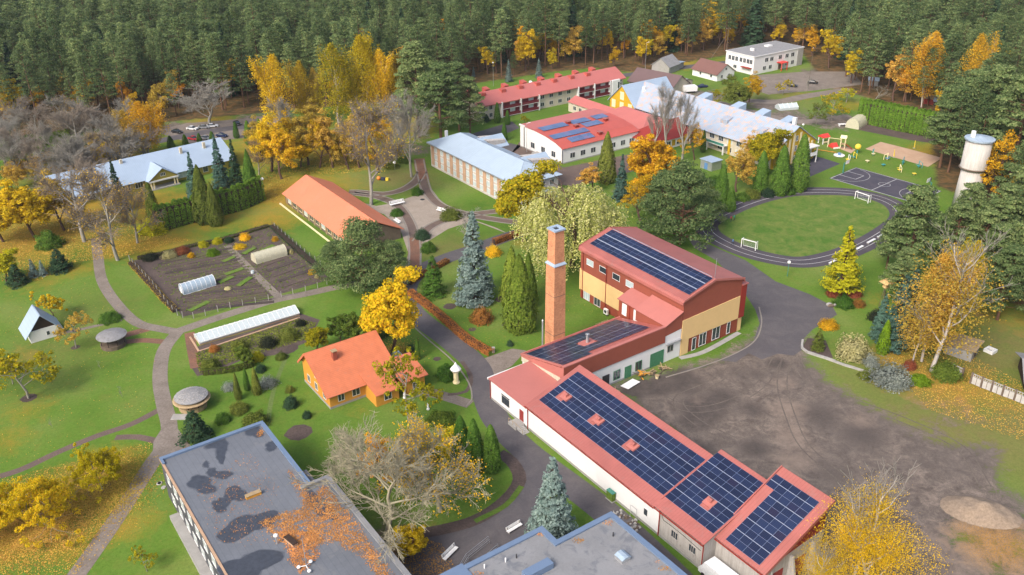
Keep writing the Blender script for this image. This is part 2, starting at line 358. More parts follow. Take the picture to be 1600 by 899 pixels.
def distpoly(X, Y, P, closed=True):
    D = np.full(X.shape, 1e9); n = len(P)
    for i in range(n if closed else n - 1):
        a, b = P[i], P[(i + 1) % n]; dx, dy = b[0] - a[0], b[1] - a[1]; l = dx * dx + dy * dy + 1e-9
        t = np.clip(((X - a[0]) * dx + (Y - a[1]) * dy) / l, 0, 1); D = np.minimum(D, np.hypot(X - a[0] - t * dx, Y - a[1] - t * dy))
    return D

# ---------------------------------------------------------------- the ground
CLEAR = [gp(*p) for p in ((-300, 300), (-60, 222), (60, 205), (235, 190), (330, 180), (420, 172), (560, 160), (690, 150), (735, 128), (860, 110), (930, 103), (985, 110), (1030, 108), (1060, 96), (1130, 84), (1150, 70), (1262, 80),
    (1300, 128), (1360, 150), (1430, 165), (1465, 190), (1475, 235), (1482, 290), (1520, 305), (1575, 315), (1590, 380), (1585, 440), (1590, 465), (1680, 520), (1700, 1000), (1500, 1400), (-500, 1400))]
YARD = [gp(*p) for p in ((940, 590), (985, 594), (1060, 574), (1130, 556), (1180, 520), (1215, 470), (1270, 470), (1256, 552), (1300, 600), (1370, 640), (1420, 668), (1470, 690), (1560, 700), (1570, 760), (1500, 830), (1500, 899), (1430, 1000), (1200, 1000), (1180, 800))]
xs = np.concatenate([[-4000, -2500, -1600, -1000, -700, -500, -400, -320], np.arange(-260, 262, 2.0), [320, 400, 500, 700, 1000, 1600, 2500, 4000]])
ys = np.concatenate([[-2500, -1200, -500, -200, -60, 0, 30], np.arange(50, 520, 2.0), [560, 620, 700, 850, 1100, 1500, 2200, 3200, 4500]])
X, Y = np.meshgrid(xs, ys); nx, ny = len(xs), len(ys)
def blob(lst):
    A = np.zeros(X.shape)
    for px, py, r, s in lst:
        g = gp(px, py); A = np.maximum(A, s * np.clip(1.25 - np.hypot(X - g.x, Y - g.y) / r, 0, 1))
    return np.clip(A, 0, 1)
ins = inpoly(X, Y, CLEAR); dcl = distpoly(X, Y, CLEAR)
grass = np.where(ins, np.clip(dcl / 7, 0, 1), 0)
yd = np.where(inpoly(X, Y, YARD), 1, -1) * distpoly(X, Y, YARD); dirt = np.clip(.5 + yd / 9, 0, 1)
dirt = np.maximum(dirt, blob([(1480, 640, 12, .42), (1420, 700, 16, .6), (1540, 800, 12, .95), (1560, 870, 12, .7), (1460, 880, 14, .9), (1200, 165, 12, .9), (1100, 150, 14, .8), (1300, 190, 16, .8), (1230, 185, 14, .9), (1330, 140, 14, .8), (1290, 115, 16, .8), (270, 200, 12, .8), (400, 188, 16, .7), (650, 235, 12, .6), (1000, 300, 14, .5), (1080, 300, 12, .5), (905, 275, 10, .8), (1230, 175, 14, .6), (1500, 480, 9, .5), (620, 870, 9, .9), (690, 690, 7, .4), (1490, 600, 9, .25)]))
litter = blob([(60, 370, 26, .95), (120, 330, 22, .95), (0, 330, 25, .9), (250, 380, 16, .85), (330, 340, 16, .8), (420, 345, 14, .8), (460, 300, 26, 1), (440, 230, 28, 1), (540, 240, 24, .95), (600, 200, 28, .9), (190, 385, 12, .9), (120, 420, 10, .6), (160, 740, 10, 1), (60, 790, 11.5, 1), (190, 820, 8, .7), (0, 850, 9, .9), (110, 850, 7, .75), (40, 640, 9, .5), (30, 560, 10, .45), (10, 690, 10, .5), (60, 440, 12, .5), (620, 555, 7, .7), (1400, 560, 9, .8), (1480, 600, 14, .8), (1430, 600, 10, .6), (1560, 620, 10, .6), (1520, 480, 14, .6), (1590, 500, 12, .5), (1470, 240, 16, .9), (1440, 190, 16, .9), (1340, 165, 14, .6), (1250, 150, 14, .5), (1150, 140, 12, .5), (1060, 100, 16, .9), (1560, 850, 10, .8), (1380, 470, 10, .4), (780, 800, 7, .25), (640, 860, 8, .8), (560, 640, 7, .35), (150, 260, 30, .95), (330, 190, 14, .8), (1020, 310, 14, .7), (820, 380, 8, .5), (300, 215, 14, .6), (1000, 115, 16, .5), (940, 260, 12, .5), (270, 170, 20, .6), (200, 320, 22, .9), (250, 330, 20, .9), (300, 320, 18, .9), (350, 300, 16, .9), (1160, 100, 20, .8), (1290, 130, 16, .7)])
dry = blob([(1480, 660, 22, .9), (1560, 700, 14, .8), (1400, 600, 18, .7), (620, 280, 15, .9), (700, 390, 12, .7), (1200, 150, 25, .6), (1150, 200, 22, .4), (150, 480, 14, .3), (60, 560, 16, .4), (1270, 350, 14, .3), (1600, 660, 14, .9), (1580, 540, 16, .9), (680, 330, 8, .5), (1540, 560, 12, .9)])
wet = blob([(1030, 605, 5, 1), (1075, 600, 6, .9), (1100, 640, 7, 1), (1085, 660, 5, .9), (1060, 585, 5, .9), (1215, 568, 3.5, 1), (1180, 585, 4, .7), (1175, 640, 5, .8), (1130, 620, 6, .8), (1180, 700, 5, .8), (1100, 700, 5, .7), (1000, 600, 5, .9), (1280, 650, 8, .7), (1350, 680, 8, .7), (1310, 740, 8, .6), (1150, 580, 5, .6), (990, 612, 4, 1)])
pale = blob([(1225, 600, 5, .9), (1230, 640, 6, 1), (1235, 680, 6, 1), (1240, 720, 6, 1), (1215, 550, 4, .8), (1345, 655, 5, .9), (1220, 760, 6, .8), (1090, 625, 3, .8), (1050, 640, 4, .6), (1480, 850, 8, .9), (1500, 880, 8, .9), (1440, 770, 7, .6), (1260, 700, 6, .7)])
idx = np.arange(nx * ny).reshape(ny, nx); F = np.stack([idx[:-1, :-1], idx[:-1, 1:], idx[1:, 1:], idx[1:, :-1]], -1).reshape(-1, 4)
rz = np.zeros(X.shape)
m, t, b = nodes('ground_mat', .95, .1)
for nm_ in ('grass', 'dirt', 'litter', 'dry'): pass
def attr(t, n): a = t.nodes.new('ShaderNodeAttribute'); a.attribute_name = n; return a.outputs['Fac']
geo = t.nodes.new('ShaderNodeNewGeometry'); pos = geo.outputs['Position']
nA = noise(t, pos, .035, 5, .6); nB = noise(t, pos, .35, 6, .7, .5); nC = noise(t, pos, 1.7, 8, .82, .6); nD = noise(t, pos, 9, 2, .8)
gr = ramp(t, nA, [(.3, (.062, .132, .014)), (.5, (.100, .180, .024)), (.7, (.160, .205, .050))])
gr = mix(t, 1.0, gr, ramp(t, nC, [(.25, (.55, .62, .55)), (.5, (1, 1, 1)), (.75, (1.35, 1.25, 1.5))]), 'MULTIPLY')
gr = mix(t, 1.0, gr, ramp(t, nD, [(.3, (.72, .76, .7)), (.6, (1.1, 1.08, 1.1))]), 'MULTIPLY')
gr = mix(t, mth(t, 'MULTIPLY', ramp(t, noise(t, pos, 1.1, 6, .8, 1.0), [(.58, (0, 0, 0)), (.66, (1, 1, 1))]), .45), gr, (.20, .17, .055))
gr = mix(t, mth(t, 'MULTIPLY', ramp(t, nB, [(.5, (0, 0, 0)), (.75, (1, 1, 1))]), .5), gr, (.15, .15, .035))
gr = mix(t, mth(t, 'MULTIPLY', attr(t, 'dry'), ramp(t, nB, [(.2, (.45,) * 3), (.6, (1,) * 3)])), gr, ramp(t, nC, [(.3, (.115, .105, .035)), (.7, (.20, .165, .062))]))
di = ramp(t, nB, [(.32, (.078, .064, .057)), (.5, (.138, .114, .098)), (.66, (.210, .172, .145))])
di = mix(t, 1.0, di, ramp(t, nC, [(.25, (.55, .52, .5)), (.5, (1, 1, 1)), (.75, (1.45, 1.4, 1.35))]), 'MULTIPLY')
di = mix(t, 1.0, di, ramp(t, nD, [(.3, (.7, .7, .7)), (.62, (1.25, 1.25, 1.25))]), 'MULTIPLY')
di = mix(t, ramp(t, nA, [(.42, (0, 0, 0)), (.6, (.55, .55, .55))]), di, (.10, .085, .078))
def mask(a, n, lo=.35, hi=.65): # attribute edge broken up by noise
    return ramp(t, mth(t, 'ADD', a, mth(t, 'MULTIPLY', mth(t, 'SUBTRACT', n, .5), .9)), [(lo, (0, 0, 0)), (hi, (1, 1, 1))])
di = mix(t, mth(t, 'MULTIPLY', mask(attr(t, 'wet'), nB, .45, .75), .6), di, (.050, .043, .042)); di = mix(t, mth(t, 'MULTIPLY', mask(attr(t, 'pale'), nB, .45, 1.1), .5), di, (.24, .185, .15))
c = mix(t, ramp(t, mth(t, 'ADD', attr(t, 'dirt'), mth(t, 'ADD', mth(t, 'MULTIPLY', mth(t, 'SUBTRACT', nB, .5), 1.2), mth(t, 'MULTIPLY', mth(t, 'SUBTRACT', nC, .5), 1.1))), [(.36, (0, 0, 0)), (.66, (1, 1, 1))]), gr, di)
lf = ramp(t, nD, [(.3, (.22, .075, .016)), (.5, (.42, .20, .022)), (.7, (.55, .33, .04))])
lm = mth(t, 'MULTIPLY', mask(attr(t, 'litter'), nB, .3, 1.0), ramp(t, noise(t, pos, 3.8, 4, .8), [(.36, (0, 0, 0)), (.56, (1, 1, 1))]))
c = mix(t, mth(t, 'MULTIPLY', lm, .92), c, lf)
fo = mix(t, ramp(t, nB, [(.4, (0, 0, 0)), (.6, (1, 1, 1))]), (.055, .048, .022), (.15, .085, .035))
c = mix(t, mask(attr(t, 'grass'), nB), fo, c)
t.links.new(c, b.inputs['Base Color']); bump(t, b, mth(t, 'ADD', nC, mth(t, 'MULTIPLY', nD, .5)), .5, .12)
me = fastmesh('ground', np.stack([X, Y, rz], -1).reshape(-1, 3), F, 'ground_mat')
for nm_, A in (('grass', grass), ('dirt', dirt), ('litter', litter), ('dry', dry), ('wet', wet), ('pale', pale)):
    a = me.attributes.new(nm_, 'FLOAT', 'POINT'); a.data.foreach_set('value', A.ravel().astype(np.float32))
tag(link('ground', me), kind='structure')

# ---------------------------------------------------------------- roads, paths, beds, pitches
def groundmat(name, col, c2, stain=.2, tracks=None, rough=.9, fine=2.5, amt=.5):
    col, c2 = mul(col, .88), mul(c2, .88)
    m, t, b = nodes(name, rough, .25); g = t.nodes.new('ShaderNodeNewGeometry').outputs['Position']
    n1 = noise(t, g, .25, 6, .7, .6); n2 = noise(t, g, fine, 4, .75)
    c = mix(t, ramp(t, n1, [(amt - .12, (0, 0, 0)), (amt + .15, (1, 1, 1))]), col, c2)
    c = mix(t, 1.0, c, ramp(t, n2, [(.25, (1 - stain * 1.5,) * 3), (.75, (1 + stain,) * 3)]), 'MULTIPLY')
    t.links.new(c, b.inputs['Base Color']); bump(t, b, n2, .4, .05); return m
groundmat('asphalt', (.098, .090, .098), (.130, .118, .122), .12, amt=.55)
groundmat('asphalt_dark', (.060, .058, .080), (.085, .078, .098), .1)
groundmat('track_surface', (.070, .063, .078), (.095, .082, .095), .1)
groundmat('gravel', (.255, .215, .185), (.185, .155, .130), .25)
groundmat('plaza', (.30, .250, .205), (.36, .31, .26), .14)
groundmat('brick_path', (.135, .098, .085), (.175, .125, .10), .25, fine=4)
groundmat('red_path', (.24, .115, .075), (.17, .10, .07), .25)
groundmat('soil', (.088, .066, .060), (.125, .092, .080), .25); groundmat('soil_dark', (.060, .047, .045), (.088, .066, .060), .25)
groundmat('sand', (.46, .30, .20), (.52, .36, .25), .06); groundmat('sand_pile', (.31, .235, .17), (.24, .185, .14), .25, fine=2.2)
groundmat('turf', (.070, .155, .016), (.165, .205, .045), .18, fine=1.2); groundmat('turf_lawn', (.072, .15, .014), (.105, .165, .022), .25, fine=2.2)
groundmat('crop_green', (.10, .19, .02), (.15, .2, .04), .3); groundmat('crop_dull', (.12, .115, .05), (.09, .08, .05), .3); groundmat('white_line', (.62, .62, .62), (.4, .4, .4), .2)
groundmat('mulch', (.075, .055, .05), (.11, .08, .07), .3)
groundmat('track_soil', (.118, .097, .083), (.165, .137, .115), .3, fine=3.5, amt=.5)
for pts in ([(1230, 560), (1222, 600), (1235, 650), (1260, 700), (1330, 760), (1400, 830), (1420, 899)], [(1215, 560), (1190, 600), (1140, 630), (1080, 640), (1030, 620)], [(1240, 556), (1270, 600), (1340, 630), (1420, 660), (1500, 700), (1540, 760)], [(1160, 566), (1110, 600), (1060, 625), (1090, 660), (1150, 690)]):
    for o_ in (-.95, .95): ribbon('wheel_track', pts, .26, .006 + .001 * (o_ > 0), 'track_soil', off=o_)
groundmat('worn_grass', (.135, .185, .055), (.105, .17, .035), .25, fine=2.2)
ribbon('worn_track', [(452, 548), (436, 585), (424, 625), (418, 668), (412, 700)], .9, .007, 'worn_grass')
poly('asphalt_road', [(1075, 372), (1100, 379), (1165, 407), (1212, 440), (1265, 460), (1300, 478), (1308, 492), (1270, 515), (1255, 530), (1253, 547), (1240, 556), (1215, 553), (1190, 562), (1170, 552), (1150, 566), (1120, 563), (1100, 574), (1060, 582), (1110, 568), (1150, 552), (1178, 532), (1187, 505), (1180, 484), (1158, 450), (1120, 408), (1085, 388)], .016, 'asphalt')
ribbon('asphalt_drive', [(820, 362), (790, 371), (745, 388), (700, 403), (655, 424), (635, 450), (640, 480), (662, 503), (705, 535), (745, 572), (757, 612), (775, 655), (812, 696), (858, 733), (905, 768), (960, 812), (1040, 888), (1100, 950)], 5.4, .016, 'asphalt')
ribbon('branch_drive', [(822, 700), (832, 742), (815, 785), (770, 825), (715, 850), (650, 880)], (5.0, 8.5), .012, 'asphalt')
poly('paved_forecourt', [(640, 850), (700, 835), (760, 820), (810, 800), (850, 812), (800, 860), (735, 895), (700, 940), (600, 930), (610, 880)], .008, 'asphalt')
ribbon('gravel_path', [(150, 372), (153, 400), (160, 440), (185, 478), (215, 505), (250, 514), (278, 519)], 2.6, .012, 'gravel')
ribbon('gravel_path', [(278, 518), (330, 500), (380, 484), (430, 469), (480, 459), (530, 448), (575, 440)], 3.0, .015, 'gravel')
ribbon('gravel_path', [(278, 518), (256, 548), (250, 590), (256, 630), (264, 662), (262, 690), (240, 720), (205, 775), (165, 835), (115, 905), (80, 950)], 3.0, .018, 'gravel')
poly('path_widening', [(240, 690), (262, 655), (276, 668), (300, 700), (262, 722), (238, 712)], .022, 'gravel')
ribbon('gravel_path', [(98, 520), (130, 514), (190, 500)], 1.2, .01, 'gravel')
ribbon('garden_path', [(355, 384), (385, 415), (412, 442), (440, 468)], 2.0, .036, 'gravel')
ribbon('red_path', [(180, 528), (210, 520), (232, 514)], 2.4, .010, 'red_path'); ribbon('red_path', [(190, 535), (225, 532), (262, 535)], 2.0, .013, 'red_path')
ribbon('brick_walk', [(-30, 752), (30, 735), (90, 707), (150, 682), (205, 663), (250, 640)], 1.6, .010, 'brick_path'); ribbon('brick_walk', [(180, 684), (215, 683), (246, 690)], 1.6, .011, 'brick_path')
ribbon('brick_walk', [(640, 605), (690, 618), (735, 632)], 2.8, .010, 'gravel')
ribbon('grass_strip', [(700, 617), (728, 612), (736, 590), (722, 565)], .9, .021, 'soil')
# yards and bare strips
poly('bare_strip', [(757, 560), (800, 545), (822, 548), (800, 572), (768, 590), (758, 578)], .012, 'gravel')
# the courtyard with its curved brick walks and pale kerbs
poly('courtyard_paving', [(588, 322), (612, 318), (648, 306), (660, 285), (678, 300), (700, 330), (735, 342), (775, 356), (800, 368), (740, 345), (700, 358), (668, 378), (655, 405), (645, 418), (632, 420), (638, 395), (625, 358), (600, 335), (560, 322), (570, 318)], .008, 'plaza')
for pts in ([(545, 300), (560, 300), (600, 303), (630, 296), (650, 283), (660, 268)], [(553, 302), (590, 308), (622, 322), (642, 352), (648, 385), (648, 415)], [(655, 250), (660, 275), (668, 300), (690, 322), (730, 335), (780, 344), (830, 350)], [(652, 378), (672, 355), (705, 341), (745, 334), (780, 330)]):
    ribbon('brick_walk', pts, 2.3, .020, 'brick_path'); ribbon('kerb', pts, .5, .05, 'kerb_stone', off=1.5, thick=.06); ribbon('kerb', pts, .5, .05, 'kerb_stone', off=-1.5, thick=.06)
ribbon('brick_walk', [(648, 372), (648, 395), (646, 420), (640, 440)], 3.6, .024, 'red_path')
ribbon('brick_walk', [(655, 248), (657, 262), (662, 280)], 3.8, .024, 'red_path')
# the kitchen garden
GB = gp(299, 472)
poly('garden_soil', [(204, 408), (245, 400), (300, 384), (350, 372), (424, 352), (470, 392), (516, 437), (430, 462), (355, 480), (286, 495), (255, 460)], .010, 'soil')
for k in range(11):   # ridged rows of the vegetable beds
    p0 = gp(248 + k * 5.0, 413 + k * 7.2); p1 = gp(362 + k * 6.6, 388 + k * 8.4)
    ribbon('soil_bed', [p0, (p0 + p1) / 2, p1], 1.15, .10, ('soil_dark', 'soil', 'soil_dark', 'soil', 'crop_dull')[k % 5], px=False, thick=.09)
for k in range(10):
    p0 = gp(252 + k * 5.2, 418 + k * 7.0); p1 = gp(366 + k * 6.6, 392 + k * 8.4)
    ribbon('soil_bed', [p0, (p0 + p1) / 2, p1], .5, .07, ('crop_dull', 'soil', 'plaza_dull')[k % 3] if 0 else ('crop_dull', 'mulch')[k % 2], px=False, thick=.06)
for k in range(7):
    p0 = gp(392 + k * 8.5, 400 + k * 8.0); p1 = gp(438 + k * 9.5, 384 + k * 7.6)
    ribbon('soil_bed', [p0, (p0 + p1) / 2, p1], 1.3, .11, ('soil', 'soil_dark')[k % 2], px=False, thick=.09)
for pts in ([(342, 443), (364, 433)], [(352, 430), (380, 420)], [(296, 487), (326, 472)], [(380, 398), (398, 388)], [(410, 392), (428, 384)], [(372, 448), (392, 434)], [(348, 410), (366, 402)]):
    ribbon('crop_row', pts, 1.4, .22, 'crop_green', thick=.2)
ribbon('crop_row', [(258, 408), (300, 402), (330, 396)], 1.5, .2, 'crop_dull', thick=.2)
poly('flower_bed_soil', [(298, 545), (330, 535), (400, 515), (470, 490), (500, 500), (480, 535), (430, 555), (380, 562), (335, 582), (308, 588), (296, 570)], .012, 'soil')
ribbon('soil_strip', [(296, 520), (300, 545), (306, 575)], 2.2, .016, 'red_path')
# stadium: turf, running track, lane lines
TR = [gp(*p) for p in ((1110, 345), (1160, 320), (1215, 304), (1270, 299), (1330, 301), (1375, 310), (1402, 324), (1408, 342), (1385, 362), (1345, 385), (1300, 402), (1250, 410), (1195, 402), (1150, 388), (1115, 370), (1104, 357))]
ribbon('running_track', TR, 6.6, .030, 'track_surface', px=False, closed=True)
for o_ in (-1.2, 1.2): ribbon('lane_line', TR, .16, .036, 'white_line', px=False, closed=True, off=o_)
tp = spline(TR, 3, True); cx_, cy_ = sum(p.x for p in tp) / len(tp), sum(p.y for p in tp) / len(tp)
poly('football_turf', tp, .020, 'turf', px=False)
# basketball court
CO = gp(1297.5, 278.8); CU = (gp(1430, 317.5) - CO).normalized(); CV = Vector((-CU.y, CU.x)); CL, CW = 28.6, 15.0
cpt = lambda u_, v_: CO + CU * u_ + CV * v_
poly('basketball_court', [cpt(-.3, -.3), cpt(CL + .3, -.3), cpt(CL + .3, CW + .3), cpt(-.3, CW + .3)], .018, 'asphalt_dark', px=False)
def cline(a, b, wd=.22): ribbon('court_line', [cpt(*a), cpt(*b)], wd, .024, 'white_line', px=False, step=9)
for a_, b_ in (((0, 0), (CL, 0)), ((0, CW), (CL, CW)), ((0, .1), (0, CW - .1)), ((CL, .1), (CL, CW - .1)), ((CL / 2, .1), (CL / 2, CW - .1))): cline(a_, b_)
for s_ in (0, 1):
    f = lambda x: CL - x if s_ else x
    cline((f(.1), 5.1), (f(5.8), 5.1)); cline((f(.1), 9.9), (f(5.8), 9.9)); cline((f(5.8), 5.0), (f(5.8), 10.0))
    ribbon('court_line', [cpt(f(1.6 + 6.7 * math.cos(R(a_))), 7.5 + 6.7 * math.sin(R(a_))) for a_ in range(-88, 89, 11)], .13, .028, 'white_line', px=False)
ribbon('court_line', [cpt(CL / 2 + 1.8 * math.cos(R(a_)), 7.5 + 1.8 * math.sin(R(a_))) for a_ in range(0, 360, 30)], .13, .028, 'white_line', px=False, closed=True)
poly('sand_pitch', [(1352, 233), (1376, 222), (1424, 234), (1472, 247), (1450, 261), (1400, 247)], .018, 'sand')
poly('asphalt_pad', [(1225, 262), (1240, 240), (1262, 243), (1285, 247), (1313, 256), (1262, 278), (1235, 275)], .014, 'asphalt_dark')
poly('ploughed_plot', [(1340, 203), (1356, 193), (1380, 195), (1470, 217), (1464, 225), (1420, 219), (1380, 211)], .014, 'soil')
poly('playground_surface', [(1310, 232), (1318, 228), (1337, 234), (1330, 240)], .02, 'sand')
ribbon('forest_road', [(960, 120), (1020, 112), (1080, 104), (1150, 96), (1200, 90)], 6, .016, 'asphalt'); ribbon('back_lane', [(1160, 157), (1215, 159), (1262, 150), (1330, 140)], 6, .012, 'gravel')
ribbon('back_lane', [(1120, 160), (1180, 176), (1250, 190), (1330, 182)], 5, .012, 'gravel'); poly('gravel_yard', [(1172, 118), (1262, 112), (1330, 112), (1350, 132), (1270, 142), (1200, 148), (1172, 138)], .010, 'gravel')
poly('car_park', [(240, 205), (290, 193), (420, 183), (445, 187), (440, 208), (380, 216), (300, 225)], .012, 'gravel'); ribbon('car_park_road', [(240, 222), (330, 205), (400, 197), (470, 196)], 6, .016, 'asphalt')
poly('school_yard', [(800, 238), (812, 222), (880, 262), (1000, 238), (1010, 262), (900, 292), (868, 288)], .012, 'brick_path')
poly('court_between', [(735, 210), (800, 190), (812, 200), (770, 218), (815, 228), (800, 240), (760, 225)], .012, 'asphalt')
ribbon('apron', [(1062, 560), (1100, 550), (1155, 520)], 1.2, .05, 'pale_concrete', thick=.05)
ribbon('kerb', [(862, 660), (905, 703), (960, 752), (1040, 830), (1100, 892)], .5, .06, 'kerb_stone', thick=.06)
for pts in ([(640, 505), (668, 530), (703, 560), (724, 585), (735, 605), (737, 625), (728, 636)], [(1186, 480), (1190, 505), (1180, 532), (1150, 552), (1100, 572), (1040, 590)]): ribbon('kerb', pts, .3, .07, 'kerb_stone', thick=.07)
# curving beds beside the branch drive
ribbon('flower_bed', [(640, 836), (690, 828), (745, 812), (790, 782), (812, 750), (800, 722), (780, 708)], 2.4, .03, 'mulch'); ribbon('grass_strip', [(742, 815), (790, 790), (815, 760)], 1.0, .034, 'turf_lawn')
poly('conifer_bed', [(1252, 546), (1262, 528), (1290, 532), (1302, 560), (1280, 556)], .03, 'mulch'); poly('mulch_ring', [(745, 488), (765, 488), (766, 500), (745, 502)], .02, 'mulch')
for px_, py_, r_ in ((703, 479, 1.6), (784, 468, 1.7), (792, 507, 1.2), (450, 545, 2.3), (738, 515, .9), (467, 676, 2.6), (683, 561, .9), (120, 516, 1), (160, 762, 1.6), (45, 622, 1.6), (118, 543, 1)):
    g = gp(px_, py_); poly('mulch_ring', [(g.x + r_ * math.cos(a_ * .7) * (1 + .15 * math.sin(a_ * 3)), g.y + r_ * math.sin(a_ * .7)) for a_ in range(9)], .014, 'mulch', px=False)

# ---------------------------------------------------------------- workshop wing, boiler house, sports hall (one campus grid, origin O)
_pan = {}
def solar(name, label, org, along, across, nx_, ny_, pw, ph, skip=(), group='solar arrays on the workshop roofs', gapx=.022, rail=.065, far=False):
    "rows of panels laid on a roof plane: org = low corner, along / across = unit vectors in the plane"
    n = along.cross(across).normalized()
    if n.z < 0: n = -n
    root = bpy.data.objects.new(name, None); C.objects.link(root); tag(root, label, 'solar array', group)
    root.matrix_world = Matrix(((along.x, across.x, n.x, org.x), (along.y, across.y, n.y, org.y), (along.z, across.z, n.z, org.z), (0, 0, 0, 1)))
    key = (round(pw, 2), round(ph, 2), far)
    if key not in _pan:
        b = MB(); fr = .02; x1, y1 = pw - gapx, ph - gapx; b.box(0, x1, 0, y1, .06, .10); b.m = 1
        b.add([(fr, fr, .103), (x1 - fr, fr, .103), (x1 - fr, y1 - fr, .103), (fr, y1 - fr, .103)], [(0, 1, 2, 3)])
        _pan[key] = b.mesh('solar_panel', ['panel_frame', 'solar_far' if far else 'solar_cell'])
    y = 0.0
    for j in range(ny_):
        for i in range(nx_):
            if (i, j) in skip: continue
            link('solar_panel', _pan[key], root, (i * pw, y, 0))
        y += ph
        if j % 2 == 1 and j < ny_ - 1:
            r = MB(); r.box(pw if (0, j) in skip and (0, j + 1) in skip and (0, 0) in skip else 0, nx_ * pw - gapx, -.01, rail - .02, .05, .112); r.obj('mounting_rail', 'rail_metal', root, loc=(0, y, 0)); y += rail
    return root
flat('panel_frame', (.17, .21, .32), .4, .2); flat('rail_metal', (.36, .40, .48), .4, .3)
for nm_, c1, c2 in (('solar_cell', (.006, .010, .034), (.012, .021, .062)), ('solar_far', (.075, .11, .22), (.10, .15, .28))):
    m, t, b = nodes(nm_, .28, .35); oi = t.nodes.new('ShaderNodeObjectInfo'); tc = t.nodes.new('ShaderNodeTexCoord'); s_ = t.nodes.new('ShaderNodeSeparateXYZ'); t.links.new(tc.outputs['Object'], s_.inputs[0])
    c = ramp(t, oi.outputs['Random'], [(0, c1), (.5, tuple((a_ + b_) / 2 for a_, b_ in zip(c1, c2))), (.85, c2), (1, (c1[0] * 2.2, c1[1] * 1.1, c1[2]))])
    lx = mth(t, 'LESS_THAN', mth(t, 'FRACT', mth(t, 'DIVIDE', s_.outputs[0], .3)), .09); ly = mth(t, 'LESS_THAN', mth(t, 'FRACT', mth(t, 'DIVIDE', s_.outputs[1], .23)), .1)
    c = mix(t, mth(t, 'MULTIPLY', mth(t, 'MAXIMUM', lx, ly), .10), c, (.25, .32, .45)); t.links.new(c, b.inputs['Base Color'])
def P3(u, v, z): p = uv(u, v); return Vector((p.x, p.y, z))
def downpipe(root, x, y, z1, mat='deep_red', z0=.1, r=.09): b = MB(); b.tube((x, y, z0), (x, y, z1), r, n=6); return b.obj('downpipe', mat, root)
U3, V3 = Vector((U.x, U.y, 0)), Vector((V.x, V.y, 0))

wing = thing('workshop_wing', 'long white workshop wing with a red single-pitch roof under four runs of solar panels', 'building', O, TU)
def wallbox(root, prof, x0, x1, mat, name='wall'): b = MB(); b.prism(prof, x0, x1, 'x'); return b.obj(name, mat, root)
wallbox(wing, [(0, 0), (9.9, 0), (9.9, 4.35), (0, 4.35)], 0, 12.45, 'white_wall')
wallbox(wing, [(0, 0), (12.2, 0), (12.2, 8.95), (0, 5.15)], 12.5, 47.9, 'white_wall')
wallbox(wing, [(0, 0), (13.8, 0), (13.8, 9.5), (0, 5.25)], 47.95, 57.4, 'grey_wall')
wallbox(wing, [(2.5, 0), (16.0, 0), (16.0, 6.3), (2.5, 5.3)], 57.45, 66.2, 'grey_wall')
wallbox(wing, [(2.55, 5.3), (15.95, 6.3), (15.95, 11.5), (2.55, 5.5)], 57.5, 66.15, 'deep_red', 'gable_cladding')
b = MB(); slab(b, (-.25, 4.42), (9.85, 4.75), -.25, 12.3, 'x', .14); b.obj('roof_slope', 'red_roof_pale', wing, loc=(0, 0, 0), rot=None)
b = MB(); b.box(-.45, -.2, -.3, 9.85, 4.3, 4.72); b.obj('coping', 'white_trim', wing)
b = MB(); slab(b, (-.45, 5.18), (12.55, 9.2), 12.3, 46.9, 'x', .15); b.obj('roof_slope', 'red_roof', wing)
b = MB(); slab(b, (-.40, 5.42), (14.05, 9.9), 46.9, 57.55, 'x', .15); b.obj('roof_slope', 'red_roof', wing)
b = MB(); slab(b, (2.1, 5.44), (16.4, 11.88), 57.2, 66.75, 'x', .16); b.obj('roof_slope', 'red_roof', wing)
for x0, x1, p0, p1 in ((66.76, 66.95, (2.0, 5.05), (16.5, 11.58)), (57.0, 57.19, (2.0, 5.15), (16.5, 11.68))): b = MB(); slab(b, p0, p1, x0, x1, 'x', .62); b.obj('verge_board', 'red_roof', wing)
b = MB(); slab(b, (1.2, 5.95), (5.2, 7.2), 46.82, 46.88, 'x', .12)
for x0, x1, z in ((12.3, 46.9, 5.0), (46.95, 57.5, 5.2)): b.box(x0, x1, -.62, -.47, z, z + .16)
b.box(57.3, 66.7, 1.9, 2.05, 5.25, 5.42); b.obj('gutter', 'deep_red', wing)
b = MB(); b.box(12.4, 47.9, -.06, -.0, 0, .45); b.box(-.06, 12.4, -.06, 0, 0, .45); b.box(48, 57.45, -.07, 0, 0, .5); b.obj('plinth', 'concrete', wing)
for x in (.35, 12.8, 47.95, 57.3): downpipe(wing, x, -.14, 4.3 if x < 12 else 5.1)
downpipe(wing, 66.3, 2.3, 5.2)
window(wing, 'SW', 5.4, 1.45, 2.3, 1.4, panes=3, frame='dark_metal'); b = MB(); b.box(4.1, 6.7, -.12, 0, 3.15, 3.3); b.obj('lintel', 'dark_metal', wing)
door(wing, 'SW', 10.7, .7, 1.05, 2.3, 'red_door')
window(wing, 'SW', 44.8, 1.9, .8, 1.3, panes=1); window(wing, 'SW', 51.3, 2.0, 1.3, 1.25, panes=3, frame='grey_wall'); window(wing, 'SW', 55.1, 2.0, 1.3, 1.25, panes=3, frame='grey_wall')
for v_ in (6.0, 11.0): door(wing, 'SE', v_, .1, 2.2, 3.4, 'red_door', L=66.2)
for k in range(3): b = MB(); b.prism([(65.9, 0), (68.0, 0), (66.75, 5.2), (65.9, 5.2)], 3.6 + k * 4.8, 4.0 + k * 4.8, 'y'); b.obj('buttress', 'grey_wall', wing)
b = MB(); z = 5.0; pts = [(48.2, 4.9), (48.8, 3.8), (50.5, 3.9), (53, 3.9), (55.6, 3.7), (56.8, 3.6)]
